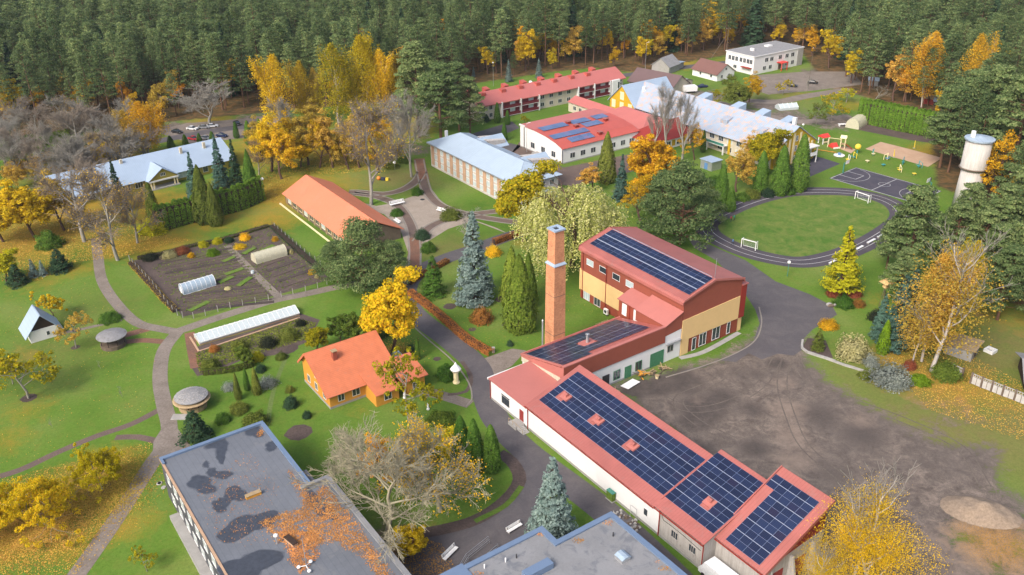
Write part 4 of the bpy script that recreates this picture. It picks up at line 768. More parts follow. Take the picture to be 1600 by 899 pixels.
b = MB(); b.box(.01, 4.6, 7.6, 12.6, 0, 2.9); b.obj('porch_wall', 'orange_wall', ho); b = MB(); b.prism([(-1.6, 4.45), (5.5, 2.95), (5.5, 3.13), (-1.6, 4.66)], 7.3, 12.7, 'y'); b.obj('porch_roof', 'orange_roof', ho)
b = MB(); b.box(-2.2, 4.4, 14.62, 18.6, 0, 3.2); b.obj('side_wing_wall', 'orange_wall', ho); b = MB(); b.prism([(-2.6, 4.75), (4.9, 3.2), (4.9, 3.38), (-2.6, 4.93)], 13.4, 19.3, 'y'); b.obj('side_wing_roof', 'orange_roof', ho)
window(ho, 'SE', 5.6, 1.2, 1.5, 1.5, L=0); window(ho, 'SE', 2.4, 1.2, 1.2, 1.5, L=0) ; window(ho, 'SE', 10.2, .9, 1.5, 1.4, L=4.6); window(ho, 'SE', 16.6, .9, 1.3, 1.4, L=4.4)
for x in (-2.4, -6.2, -9.8): window(ho, 'SW', x, 1.3, 1.1, 1.5)
window(ho, 'SW', -6.0, 4.2, .8, 1.0, panes=1)
pv = thing('garden_pavilion', 'small steep blue pyramid roof peeping up behind the orange house', 'gazebo', gp(622, 575), .5); b = MB()
for sx in (-1, 1):
    for sy in (-1, 1): q_ = MB(); q_.tube((sx * 1.1, sy * 1.1, 0), (sx * 1.1, sy * 1.1, 2.2), .08, n=5); q_.obj('post', 'rough_wood', pv)
b.add([(-1.6, -1.6, 2.1), (1.6, -1.6, 2.1), (1.6, 1.6, 2.1), (-1.6, 1.6, 2.1), (0, 0, 4.9)], [(3, 2, 1, 0), (0, 1, 4), (1, 2, 4), (2, 3, 4), (3, 0, 4)]); b.obj('roof', 'blue_tin', pv)
sh = thing('stone_lantern', 'carved cream wayside shrine post with a pointed white cap on the round lawn', 'shrine', gp(713, 598), 0)
b = MB(); b.lathe([(.75, 0), (.75, .25), (.55, .35), (.5, 2.3), (.7, 2.5)], 8); b.obj('post', 'cream_paint', sh); b = MB(); b.box(-.5, .5, -.5, .5, 2.5, 3.3); b.obj('lantern_box', 'cream_wall', sh); b = MB(); b.lathe([(1.15, 3.25), (1.0, 3.5), (.3, 4.3), (.05, 4.9)], 8); b.obj('cap', 'white_paint', sh)

# long orange-roofed barn
st = thing('orange_roof_barn', 'long low barn with a smooth orange roof and timber walls at the courtyard', 'building', gp(441, 304, 2.6), TU)
b = MB(); Lb_, Wb_ = 46.0, 16.4; b.prism([(.5, 0), (Wb_ - .5, 0), (Wb_ - .5, 2.75), (Wb_ / 2, 6.4), (.5, 2.75)], .8, Lb_ - .8, 'x'); b.obj('wall', 'rough_wood', st)
for p0 in ((-.05, 2.75), (Wb_ + .05, 2.75)): b = MB(); slab(b, p0, (Wb_ / 2, 7.0), 0, Lb_, 'x', .18); b.obj('roof_slope', 'orange_sheet', st)
for i in range(11): b = MB(); b.box(2 + i * 4.0, 2.5 + i * 4.0, .30, .5, 0, 2.75); b.obj('wall_post', 'pale_wood', st)
for i in range(10): window(st, 'SW', 4.2 + i * 4.0, .9, 2.2, 1.3, panes=2, frame='cream_paint', glass='glass' if i % 3 else 'glass_pale', off=-.5)
b = MB(); b.box(.6, Lb_ - .6, -1.5, -1.1, 0, .3); b.obj('footing', 'cream_paint', st)

# hipped school block with silver roof
p8 = gp(667, 222, 8.3); hs = thing('school_block', 'three-storey panelled school block with a pale blue hipped metal roof', 'building', p8 + U * .8 + V * .8, TU)
hip(hs, 50, 15.0, 8.1, 3.7, .9, 'school_wall', 'silver_roof', 8)
b = MB()
for i in range(13): b.box(.6 + i * 3.9, 2.3 + i * 3.9, -.14, 0, .9, 7.9)
b.obj('buff_panel', 'brick_buff', hs)
for i in range(12):
    for z_ in (.8, 3.2, 5.6): window(hs, 'SW', 3.35 + i * 3.9, z_, 1.6, 1.5, panes=2, glass='glass_pale')
for j in range(4):
    for z_ in (.8, 3.2, 5.6): window(hs, 'SE', 2.4 + j * 3.4, z_, 1.5, 1.5, L=50)
b = MB(); b.box(-.9, 50.9, -.98, -.82, 7.85, 8.1); b.obj('gutter', 'steel', hs)
b = MB(); b.box(1.2, 2.0, 5.0, 5.8, 9.2, 11.6); b.obj('chimney', 'white_wall', hs)
for u_ in (14, 38):
    b = MB(); b.prism([(14.0, 8.0), (18.5, 8.0), (18.5, 10.0), (11.5, 10.8)], u_ - 3.2, u_ + 3.2, 'x'); b.obj('rear_wing', 'school_wall', hs)
    b = MB(); b.prism([(u_ - 4.2, 8.2), (u_ + 4.2, 8.2), (u_, 11.3)], 9.5, 19.3, 'y'); b.obj('rear_wing_roof', 'silver_plain', hs)
b = MB(); b.box(50.1, 56, 4, 12, 0, 4.2); b.obj('annex_wall', 'school_wall', hs); b = MB(); b.prism([(3.4, 4.2), (12.6, 4.2), (8, 6.2)], 49.9, 57, 'x'); b.obj('annex_roof', 'silver_plain', hs)

# white hall with red roof and solar, behind
p9 = gp(878, 257); rgx = thing('canteen_hall', 'white hall with a red roof carrying pale blue solar panels in staggered groups', 'building', p9 - U * 24, TU)
b = MB(); b.prism([(0, 0), (24, 0), (24, 5.1), (20.5, 6.4), (15, 7.3), (8, 7.8), (3.4, 7.8), (0, 7.7)], 0, 34, 'y'); b.obj('wall', 'white_wall', rgx)
pr = [(24.4, 5.2), (20.6, 6.5), (15, 7.42), (8, 7.95)]
for p0, p1 in zip(pr, pr[1:]): b = MB(); slab(b, p0, p1, -.2, 34.3, 'y', .14); b.obj('roof_slope', 'red_gym_far', rgx)
b = MB(); b.box(-.2, 8.0, -.2, 34.2, 7.86, 8.08); b.obj('roof_slope', 'red_far', rgx); b = MB(); b.box(-.3, 3.0, -.3, .1, 7.8, 8.25); b.obj('coping', 'white_trim', rgx)
b = MB(); b.box(.2, 23.8, -.08, 0, 0, .4); b.box(24.0, 24.08, .2, 33.8, 0, .4); b.obj('plinth', 'concrete', rgx)
for x in (7.5, 13.5, 19.3): window(rgx, 'SW', x, 1.4, 2.1, 1.9, panes=2)
for y_ in (4.5, 9.0, 13.5, 18, 22.5, 27, 31): window(rgx, 'SE', y_, 1.5, 2.0, 1.7, L=24)
downpipe(rgx, 2.6, -.2, 7.6, 'dark_metal', .1, .12); downpipe(rgx, 24.1, -.05, 5, 'dark_metal')
b = MB(); b.box(10, 17.5, -2.4, -.1, .1, .9); b.obj('entrance_ramp', 'pale_concrete', rgx)
w2 = thing('canteen_wing', 'deep red hip-roofed wing with mustard window bays beside the white canteen hall', 'building', uv(24.3, 18.0, p9 - U * 24), TU)
b = MB(); b.box(0, 9, 14, 46, 0, 3.3); b.obj('wall', 'white_wall', w2)
b = MB(); b.add([(-4, 13, 3.4), (9.6, 13.3, 3.4), (9.6, 46.5, 3.4), (-4, 46.5, 3.4), (.5, 24, 7.2), (.5, 40, 7.2)], [(1, 2, 5, 4), (0, 1, 4), (2, 3, 5), (3, 0, 4, 5), (0, 3, 2, 1)]); b.obj('hip_roof', 'deep_red', w2)
for i in range(6): window(w2, 'SE', 17 + i * 5, .9, 2.0, 1.6, L=9); 
b = MB()
for i in range(6): b.box(9, 9.08, 18.6 + i * 5, 20.2 + i * 5, .7, 2.8)
b.obj('mustard_bay', 'mustard', w2)
w3 = thing('canteen_wing', 'large pinkish red hipped roof linking the canteen hall to the balcony block', 'building', uv(-1.0, 33.5, p9 - U * 24), TU)
b = MB(); b.box(0, 25, 1.0, 20, 0, 4.2); b.obj('wall', 'cream_wall', w3)
b = MB(); b.add([(-1.4, .8, 4.3), (26, .8, 4.3), (26, 21, 4.3), (-1.4, 21, 4.3), (5, 10.9, 8.0), (19, 10.9, 8.0)], [(0, 1, 5, 4), (2, 3, 4, 5), (1, 2, 5), (3, 0, 4), (0, 3, 2, 1)]); b.obj('hip_roof', 'red_far', w3)
b = MB(); b.box(-24, 1, 8, 15, 0, 3.8); b.obj('link_wall', 'cream_wall', w3); b = MB(); b.prism([(7.4, 3.9), (15.6, 3.9), (11.5, 5.8)], -24, 4, 'x'); b.obj('link_roof', 'red_far', w3)
for x in (-20, -16.5, -13, -5): window(w3, 'SW', x, 1.3, 1.6, 1.5, off=-8.0)
# staggered far panels
so_ = p9 - U * 24; kk = math.atan(.115); aF = (-U3 * math.cos(kk) + Vector((0, 0, math.sin(kk)))).normalized()
rz_ = lambda x: float(np.interp(x, [8, 15, 20.6, 24.4], [7.95, 7.42, 6.5, 5.2]))
for a0, b0, n_, pw_, ph_, lb in ((11.3, 1.8, 6, 1.87, 1.85, 'pale array at the upper left, nearest the white gable of the canteen hall'), (11.3, 15.0, 4, 2.0, 1.85, 'pale array in the upper middle of the canteen hall roof'), (11.3, 25.3, 3, 1.95, 1.85, 'small pale array farthest right on the canteen hall roof'), (15.6, 17.4, 4, 1.95, 1.85, 'pale array right of centre on the canteen hall roof'), (18.6, .8, 8, 1.95, 1.6, 'longest pale array across the canteen hall roof'), (22.4, 5.3, 5, 2.05, 1.5, 'pale array at the low eave of the canteen hall roof')):
    p = uv(a0, b0, so_); ln_ = 2 * ph_; kk = math.atan((rz_(a0 - ln_) - rz_(a0)) / ln_); aF = (-U3 * math.cos(kk) + Vector((0, 0, math.sin(kk)))).normalized()
    solar('solar_array', lb, Vector((p.x, p.y, rz_(a0) + .32)), V3, aF, n_, 2, pw_, ph_, group='pale solar arrays on the canteen hall roof', far=True)
for u_, v_, lb in ((13.4, 14.4, 'central'), (9.2, 14.1, 'upper'), (13.6, 27.6, 'right-hand'), (21.3, 18.5, 'lowest')): 
    r = thing('roof_vent', 'small red square vent, the %s one on the white canteen hall roof' % lb, 'roof vent', uv(u_, v_, so_), TU, 'red vents on the canteen roof', rz_(u_) - .6); b = MB(); b.box(-.7, .7, -.7, .7, 0, 1.5); b.obj('curb', 'deep_red', r); b = MB(); b.box(-.85, .85, -.85, .85, 1.5, 1.7); b.obj('cap', 'red_roof', r)

# balcony block, red roof
pA = gp(748, 166, 6.3); rb = thing('balcony_block', 'long two-storey block with maroon balconies and a salmon red roof with dormers', 'building', pA - U * 13.0 + V * .2, TU)
Lr, Wr = 12.6, 73.5; b = MB(); b.prism([(0, 0), (Lr, 0), (Lr, 6.3), (Lr / 2, 9.3), (0, 6.3)], 0, Wr, 'y'); b.obj('wall', 'cream_wall', rb)
for p0 in ((Lr + .9, 5.87), (-.9, 5.87)): b = MB(); slab(b, p0, (Lr / 2, 9.32), -.8, Wr + .8, 'y', .2); b.obj('roof_slope', 'red_far', rb)
b = MB(); b.box(Lr + .85, Lr + 1.05, -.8, Wr + .8, 5.7, 6.05); b.obj('gutter', 'red_roof', rb)
bays = [(10.5, 8.6), (19.6, 8.4), (48.6, 8.0), (57.2, 8.0)]
for y0, wd in bays:
    for z_ in (.5, 3.45):
        b = MB(); b.box(Lr + .02, Lr + .1, y0, y0 + wd, z_, z_ + 2.6); b.obj('balcony_recess', 'maroon', rb); b = MB(); b.box(Lr + .1, Lr + 1.3, y0, y0 + wd, z_ - .15, z_); b.obj('balcony_slab', 'white_trim', rb)
        b = MB(); b.box(Lr + 1.2, Lr + 1.28, y0 + .1, y0 + wd - .1, z_, z_ + 1.05); b.obj('balcony_panel', 'maroon', rb); window(rb, 'SE', y0 + wd * .62, z_ + 1.1, 2.2, 1.4, L=Lr + .1, glass='glass_pale', panes=3)
    for yy in (y0 - .45, y0 + wd): b = MB(); b.box(Lr, Lr + 1.35, yy, yy + .4, 0, 6.2); b.obj('pier', 'white_trim', rb)
for y_ in (2.2, 5.6):
    for z_ in (1.0, 3.9): window(rb, 'SE', y_, z_, 1.4, 1.5, L=Lr)
for z_ in (.9, 2.2, 3.5, 4.8): window(rb, 'SE', 8.8, z_, 1.3, .5, L=Lr, panes=1); window(rb, 'SE', 72, z_, 1.3, .5, L=Lr, panes=1)
for y_ in (30.5, 35, 39.5, 44): window(rb, 'SE', y_, 4.0, 1.8, 1.4, L=Lr); window(rb, 'SE', y_, 1.0, 1.8, 1.4, L=Lr)
b = MB(); b.box(Lr, Lr + 1.6, 66.2, 70.4, 0, 6.2); b.obj('stair_bay', 'white_wall', rb); window(rb, 'SE', 69.6, 1, 1.0, 4.2, L=Lr + 1.6, panes=1)
def shed_dormer(y_, x_, sgn):
    b = MB(); z0 = 9.32 - abs(x_ - Lr / 2) * 3.45 / 7.2
    xa, xb = x_ - sgn * 1.7, x_ + sgn * 1.1; za = 9.32 - abs(xa - Lr / 2) * .479; zb = 9.32 - abs(xb - Lr / 2) * .479; za += .5 if sgn < 0 else 0
    b.prism([(xa, za + .1), (xb, zb), (xb, zb + (2.6 if sgn < 0 else 1.5)), (xa, za + .35)], y_ - 1.0, y_ + 1.0, 'y'); return b.obj('dormer', 'red_gym_far', rb)
for y_ in (5, 14.5, 23, 31.5, 40, 49, 57.5): shed_dormer(y_, Lr / 2 + 1.4, 1)
for y_ in (0.5, 9, 18, 27, 36, 45, 54, 63): shed_dormer(y_, Lr / 2 - 2.2, -1)
b = MB(); p = loc_uv(gp(829, 130, 8.3), Vector((rb.location.x, rb.location.y))); b.sphere((p[0], p[1], 8.7), .75, 10, .8); b.obj('satellite_dish', 'white_paint', rb)

# long yellow-gabled school with worn silver roof
pB = gp(1000, 170, 6.6); ss = thing('yellow_gable_school', 'long yellow-gabled school with a worn pale blue sheet roof and dormers', 'building', pB - U * 23 + V * .7, TU)
x0_, Ls, y0_, Ws, hs_, rs_ = 14.0, 72.0, .9, 20.2, 6.4, 6.4; ym, xe = y0_ + Ws / 2, 86.0; k = rs_ / (Ws / 2)
b = MB(); b.prism([(y0_, 0), (y0_ + Ws, 0), (y0_ + Ws, hs_), (ym, hs_ + rs_), (y0_, hs_)], x0_, xe, 'x'); b.obj('wall', 'cream_wall', ss)
for p0 in ((y0_ - .9, hs_ - k * .9), (y0_ + Ws + .9, hs_ - k * .9)): b = MB(); slab(b, p0, (ym, hs_ + rs_ + .012), x0_ - 2, xe + .6, 'x', .2); b.obj('roof_slope', 'rusty_roof', ss)
b = MB(); b.prism([(5.2, 0), (19.0, 0), (19.0, 6.6), (12.1, 13.0), (5.2, 6.6)], .0, 22, 'y'); b.obj('cross_wing_wall', 'cream_wall', ss)
for p0 in ((4.3, 5.8), (19.9, 5.8)): b = MB(); slab(b, p0, (12.1, 13.05), -.6, 22.6, 'y', .2); b.obj('roof_slope', 'silver_plain', ss)
b = MB(); b.prism([(5.2, 0), (19.0, 0), (19.0, 6.5), (12.1, 12.9), (5.2, 6.5)], -.12, -.01, 'y'); b.obj('yellow_gable', 'mustard', ss)
b = MB(); b.box(18.99, 19.1, -.1, 3.2, 0, 6.3); b.obj('yellow_corner', 'mustard', ss)
for x, z_ in ((7.4, 4.2), (12.1, 4.0), (16.8, 4.2), (12.1, 8.0)): window(ss, 'SW', x, z_, 1.6, 1.9, off=.13); b = MB(); b.box(x - 1.1, x + 1.1, -.2, -.125, z_ - .5, z_ + 2.6); b.obj('cream_surround', 'cream_paint', ss)
b = MB(); b.prism([(y0_, 0), (y0_ + Ws, 0), (y0_ + Ws, hs_ - .1), (ym, hs_ + rs_ - .15), (y0_, hs_ - .1)], xe + .01, xe + .12, 'x'); b.obj('yellow_gable', 'mustard', ss)
for y_ in (3.2, 5.2, 7.2, 9.2, 12.4, 14.6, 16.8, 18.8): zt = hs_ + (min(y_ - y0_, Ws + y0_ - y_ - .8)) * k - .8; b = MB(); b.box(xe + .12, xe + .24, y_, y_ + .85, .4, zt); b.obj('cream_stripe', 'cream_paint', ss)
for y_, z_ in ((4.4, 1.2), (10.8, 1.2), (15.8, 1.2), (10.8, 4.6), (6.3, 4.6), (15.8, 4.6), (10.8, 8.0)): window(ss, 'SE', y_, z_, 1.0, 1.7, L=xe + .25)
for i in range(16):
    for z_ in (.9, 3.9): window(ss, 'SW', 21.5 + i * 4.1, z_, 2.1, 1.6, panes=3, glass='glass' if (i + (z_ > 2)) % 3 else 'glass_pale', off=-y0_)
for x in (22.9, 34.5, 66, 84.8): b = MB(); b.box(x, x + 1.1, y0_ - .12, y0_, 0, hs_ - .2); b.obj('yellow_pilaster', 'mustard', ss)
b = MB(); b.box(35, 66, y0_ - 2.4, y0_, 2.9, 3.15); b.obj('balcony_slab', 'white_trim', ss); b = MB(); b.box(35, 66, y0_ - 2.4, y0_ - 2.3, 3.15, 4.0); b.obj('balcony_panel', 'green_paint', ss)
for x in (35.2, 42, 50, 58, 65.6): b = MB(); b.box(x, x + .4, y0_ - 2.35, y0_ - 1.95, 0, 2.9); b.obj('balcony_column', 'white_trim', ss)
for u_ in (42, 58, 69, 80): b = MB(); b.prism([(ym + .2, hs_ + rs_ - .6), (ym + .2, hs_ + rs_ + .2), (ym + 4.4, hs_ + rs_ + 1.2), (ym + 4.4, hs_ + rs_ - 3)], u_ - 1.8, u_ + 1.8, 'x'); b.obj('rear_dormer', 'silver_plain', ss)
for u_ in (40, 60, 76): b = MB(); b.prism([(4.2, hs_ + 3.3 * k + .2), (4.2, hs_ + 3.3 * k + 1.7), (7.2, hs_ + 6.3 * k + .5), (7.4, hs_ + 6.5 * k)], u_ - 1.5, u_ + 1.5, 'x'); b.obj('front_dormer', 'rusty_roof', ss)
b = MB(); b.prism([(9.5, 9.5), (13.5, 9.5), (13.5, 11.4), (9.5, 12.4)], 17.0, 19.6, 'y'); b.obj('cross_dormer', 'cream_wall', ss); b = MB(); b.box(15.5, 16.6, 7, 8, 8, 12.2); b.obj('chimney', 'white_wall', ss)
b = MB(); b.box(xe - 3, xe - 1.9, ym + .5, ym + 1.5, 11.5, 15.0); b.obj('chimney', 'white_wall', ss)
ex = thing('entrance_porch', 'white framed stair porch at the end gable of the yellow school', 'porch', uv(xe + .6, 13, Vector((ss.location.x, ss.location.y))), TU)
for x in (0, 2.6):
    for y_ in (0, 5): b = MB(); b.box(x, x + .3, y_, y_ + .3, 0, 5.5); b.obj('column', 'white_trim', ex)
b = MB(); b.box(-.2, 3.2, -.2, 5.6, 5.5, 5.8); b.box(0, 3, 0, 5.3, 2.6, 2.8); b.obj('deck', 'white_trim', ex); b = MB(); b.box(2.8, 2.9, .3, 5, 2.8, 3.8); b.obj('railing', 'white_paint', ex)

# white two-storey block
pC = gp(1179, 89, 8.3); wb = thing('office_block', 'white two-storey flat-roofed block with a red entrance canopy at the forest edge', 'building', pC - U * 16.8, TU)
b = MB(); b.box(0, 16.8, 0, 34, 0, 8.0); b.obj('wall', 'white_wall', wb); b = MB(); b.box(-.3, 17.1, -.3, 34.3, 8.0, 8.35); b.obj('cornice', 'white_trim', wb); b = MB(); b.box(.1, 16.7, .1, 33.9, 8.36, 8.42); b.obj('roof_deck', 'slate_roof', wb)
for y_ in (8.5, 12, 17.8, 22.5, 26.5): window(wb, 'SE', y_, 4.9, 2.2, 1.7, L=16.8)
for y_ in (7.5, 11.5, 23, 27): window(wb, 'SE', y_, 1.3, 2.0, 1.7, L=16.8)
for x in (2.4, 4.5, 6.6, 9.2, 11.3, 13.4, 15.2): window(wb, 'SW', x, 4.7, 1.5, 1.9)
window(wb, 'SW', 6, 1.4, 1.8, 1.3); b = MB(); b.box(10.5, 16, -1.6, -.05, 2.8, 3.1); b.obj('side_canopy', 'deep_red', wb)
b = MB(); b.box(16.8, 20, 15.8, 20.4, 3.5, 3.75); b.obj('entrance_canopy', 'red_paint', wb); b = MB(); b.box(19.5, 19.8, 16, 16.3, 0, 3.5); b.box(19.5, 19.8, 19.8, 20.1, 0, 3.5); b.obj('canopy_post', 'red_paint', wb); door(wb, 'SE', 18, .1, 1.6, 2.3, 'rough_wood', L=16.8)
b = MB(); b.box(7, 9, 8, 9, 8.4, 9.5); b.box(5, 7.5, 20, 23, 8.4, 9.0); b.obj('roof_vent', 'white_wall', wb); b = MB(); b.box(16.8, 17.0, 30, 33.9, 0, 7.5); b.obj('end_panel', 'pale_concrete', wb)
# brown roofed white cottage, purple roofed cottage, sheds
pD = gp(1121, 128); ct = thing('cottage', 'small white cottage with a brown gable roof in front of the white two-storey block', 'house', pD - U * 15.5, TU); gable(ct, 15.0, 11.0, 3.2, 3.6, 'x', .7, .6, 'white_wall', 'brown_roof')
for x in (5, 11.5): window(ct, 'SW', x, 1.2, 1.0, 1.2, panes=1)
window(ct, 'SE', 3, 1.1, 1.2, 1.3, L=15); window(ct, 'SE', 7.5, 1.1, 1.2, 1.3, L=15); window(ct, 'SE', 5.5, 4.3, 1.0, 1.0, L=15)
pE = gp(982, 139); c2_ = thing('cottage', 'purple-brown roofed cottage half hidden behind the silver school roof', 'house', pE - U * 1 + V * 1, TU + .2); gable(c2_, 22, 13, 3.4, 4.2, 'x', .8, .6, 'cream_wall', 'purple_roof')
pF = gp(1018, 112); c3_ = thing('shed', 'ramshackle pale sheet-roofed shed beside the forest road', 'shed', pF, TU + .3); gable(c3_, 9, 10, 3.2, 3.5, 'y', .4, .4, 'concrete', 'slate_roof')
b = MB(); b.prism([(10, 0), (16, 0), (16, 2.4), (10, 3.0)], 1, 8, 'x'); b.obj('lean_to', 'concrete', c3_); b = MB(); slab(b, (9.6, 3.15), (16.5, 2.5), .6, 8.6, 'x', .12); b.obj('lean_to_roof', 'silver_plain', c3_)
pG = gp(1048, 138); c4_ = thing('shed', 'small cream outbuilding with one dark window by the silver school roof', 'shed', pG, TU + .1); gable(c4_, 6, 7, 3.3, 1.2, 'x', .3, .3, 'cream_wall', 'slate_roof'); window(c4_, 'SW', 3, 1.2, .9, 1.4, panes=1)
pH = gp(1077, 145); c5_ = thing('van_trailer', 'white boxy trailer parked beyond the silver roof', 'trailer', pH, .2); b = MB(); b.prism([(-3, .8), (3, .8), (3.1, 2.6), (2.6, 3.1), (-2.6, 3.1), (-3.1, 2.6)], -1.3, 1.3, 'y'); b.obj('body', 'white_paint', c5_)
for sx in (-1, 1): b = MB(); b.tube((sx * 1.6, -1.35, .45), (sx * 1.6, 1.35, .45), .42, n=10); b.obj('wheel', 'black_rubber', c5_)
pI = gp(1229, 170); c6_ = thing('cold_frame', 'low white glazed frame in the kitchen plots behind the silver school', 'greenhouse', pI, TU + 1.2); b = MB(); b.prism([(-2.2, 0), (2.2, 0), (2.2, .9), (0, 2.2), (-2.2, .9)], -4, 4, 'x'); b.obj('glazing', 'frost', c6_); b = MB()
for i in range(5): b.prism([(-2.25, .9), (0, 2.25), (2.25, .9), (2.25, 1.0), (0, 2.38), (-2.25, 1.0)], -4 + i * 1.98, -3.92 + i * 1.98, 'x')
b.obj('rib', 'white_paint', c6_)
pJ = gp(1094, 262); c7_ = thing('shed', 'small blue flat-roofed shed among the yellow trees', 'shed', pJ, TU); b = MB(); b.box(0, 5, 0, 4.5, 0, 3.0); b.obj('wall', 'steel', c7_); b = MB(); b.box(-.3, 5.3, -.3, 4.8, 3.0, 3.2); b.obj('roof', 'silver_plain', c7_); door(c7_, 'SW', 2.5, .1, 1.2, 2.1, 'blue_paint')

# long silver-roofed building on the left
pK = gp(96, 306, 3.3); ls = thing('villa', 'long mustard villa with a pale blue metal roof and a columned porch behind the hedge', 'building', pK + Vector((1.2, -2.6)), 0)
ang = math.atan2(*(gp(345, 247, 3.3) - pK).yx); ls.rotation_euler.z = ang; LL = (gp(345, 247, 3.3) - pK).length + 4
b = MB(); b.prism([(0, 0), (19, 0), (19, 3.3), (9.5, 7.9), (0, 3.3)], 0, LL, 'x'); b.obj('wall', 'olive_yellow', ls)
for p0 in ((-.9, 2.9), (19.9, 2.9)): b = MB(); slab(b, p0, (9.5, 7.95), -.7, LL + .7, 'x', .18); b.obj('roof_slope', 'silver_plain', ls)
ux = LL * .545; b = MB(); b.prism([(ux - 4.6, 2.9), (ux + 4.6, 2.9), (ux, 6.2)], -2.6, 5, 'y'); b.obj('porch_gable', 'olive_yellow', ls)
for s_ in (-1, 1): b = MB(); slab(b, (ux + s_ * 5.2, 2.75), (ux, 6.35), -3.1, 6.2, 'y', .16); b.obj('porch_roof', 'silver_plain', ls)
b = MB(); b.box(ux - 4.8, ux + 4.8, -3.1, -2.4, 2.5, 2.9); b.obj('porch_beam', 'white_trim', ls); b = MB(); b.box(ux - 4.8, ux + 4.8, -3.4, 0, 0, .35); b.obj('porch_step', 'pale_concrete', ls)
for x in (-4.2, -3.4, 3.3, 4.2): b = MB(); b.box(ux + x - .16, ux + x + .16, -2.95, -2.6, .35, 2.5); b.obj('column', 'cream_paint', ls)
window(ls, 'SW', ux, 3.9, 1.5, .9, off=2.6, panes=3)
for x, w_ in ((ux - 22, 3), (ux - 17, 3), (ux - 11, 2.4), (ux - 7, 2.4), (ux + 8.2, 5.5), (ux + 15, 1.6), (ux + 19, 1.6)): window(ls, 'SW', x, .9, w_, 1.8, panes=3 if w_ > 2 else 1, glass='glass_pale' if w_ > 4 else 'glass')
for x, y_ in ((ux + 10, 7), (ux + 18, 7), (ux - 9, 8.4)): b = MB(); b.box(x, x + .8, y_ - .8, y_, 6, 8.6); b.obj('chimney', 'cream_wall', ls)

# A-frame hut, thatched pavilions, greenhouses
pL = gp(51, 548); hu = thing('hut', 'little white hut with a steep pale blue roof between the yellow apple trees', 'hut', (-106.0, 175.9), R(38)); 
b = MB(); b.prism([(-3.0, 0), (3.0, 0), (3.0, 2.0), (2.5, 2.75), (-2.5, 2.75), (-3.0, 2.0)], -2.9, 2.6, 'y'); b.obj('wall', 'white_wall', hu); b = MB(); b.prism([(-2.5, 2.75), (2.5, 2.75), (0, 5.7)], -2.7, 2.7, 'y'); b.obj('gable_boarding', 'dark_wood', hu)
hu.rotation_euler.z = R(38)
for s_ in (-1, 1): b = MB(); slab(b, (s_ * 3.9, 1.35), (0, 6.1), -3.4, 3.4, 'y', .13); b.obj('roof_slope', 'silver_plain', hu)
window(hu, 'SW', .8, .9, .6, .9, panes=1, off=2.9)
def pavilion(px_, py_, lb, open_front, pile):
    r = thing('thatched_pavilion', lb, 'gazebo', gp(px_, py_), 0, 'round garden pavilions')
    b = MB(); b.lathe([(2.65, 0), (2.7, .9)], 14); b.obj('parapet_wall', 'pale_wood' if pile else 'rough_wood', r)
    for k_ in range(8): b = MB(); a_ = k_ * PI / 4; b.tube((2.5 * math.cos(a_), 2.5 * math.sin(a_), .8), (2.45 * math.cos(a_), 2.45 * math.sin(a_), 2.7), .09, n=5); b.obj('post', 'dark_wood', r)
    b = MB(); b.lathe([(3.15, 2.55), (3.2, 2.7), (2.6, 2.95), (1.6, 3.25), (.6, 3.42), (.1, 3.45)], 20); b.obj('roof', 'slate_roof', r)
    g = random.Random(px_); b = MB()
    for k_ in range(260):   # shingles / reed bundles laid round the roof
        a_ = g.uniform(0, 2 * PI); rr = math.sqrt(g.random()) * 3.0; z_ = 3.47 - rr * rr * .082; c_, s_ = math.cos(a_), math.sin(a_); l = g.uniform(.15, .3)
        b.add([(rr * c_ - s_ * .12, rr * s_ + c_ * .12, z_ + .03), (rr * c_ + s_ * .12, rr * s_ - c_ * .12, z_ + .03), ((rr + l) * c_ + s_ * .12, (rr + l) * s_ - c_ * .12, z_ - l * .3 + .06), ((rr + l) * c_ - s_ * .12, (rr + l) * s_ + c_ * .12, z_ - l * .3 + .06)], [(0, 1, 2, 3)])
    o = b.obj('thatch', 'pale_concrete' if pile else 'slate_roof', r); o['kind'] = 'stuff'; return r
pavilion(178, 540, 'round timber pavilion with a grey roof at the end of the red brick path', 1, False)
r = pavilion(302, 636, 'round pavilion with stone-coloured tiered roof beside the wide gravel path', 0, True); b = MB(); b.lathe([(3.3, 1.95), (3.6, 2.05), (3.3, 2.2)], 20); b.obj('lower_eave', 'pale_wood', r); b = MB(); b.box(-3.0, 0, -4.4, -2.6, 0, .2); b.obj('step', 'pale_concrete', r)
# polytunnel-like greenhouses: hoops along local x
def tunnel(lb, p0, p1, wd, h_, mat, n_, ribmat='white_paint', grp=None, name='greenhouse', wall=.5):
    d_ = p1 - p0; L_ = d_.length; r = thing(name, lb, 'greenhouse', p0, math.atan2(d_.y, d_.x), grp)
    prof = [(wd / 2 * math.cos(PI * k_ / 12), wall + (h_ - wall) * math.sin(PI * k_ / 12)) for k_ in range(13)]
    b = MB(); b.prism([(wd / 2, 0)] + prof + [(-wd / 2, 0)], 0, L_, 'x'); b.obj('cover', mat, r)
    for i in range(n_ + 1):
        x = L_ * i / n_; b = MB()
        for q0, q1 in zip(prof, prof[1:]): b.tube((x, q0[0] * 1.01, q0[1] * 1.01), (x, q1[0] * 1.01, q1[1] * 1.01), .055, n=4)
        b.obj('hoop', ribmat, r)
    b = MB(); b.box(0, L_, -.05, .05, h_, h_ + .07); b.box(-.03, L_ + .03, wd / 2 - .02, wd / 2 + .04, .0, .12); b.box(-.03, L_ + .03, -wd / 2 - .04, -wd / 2 + .02, 0, .12); b.obj('ridge_bar', ribmat, r)
    b = MB(); b.box(-.07, -.02, -.5, .5, 0, h_ * .72); b.obj('door', ribmat, r); return r
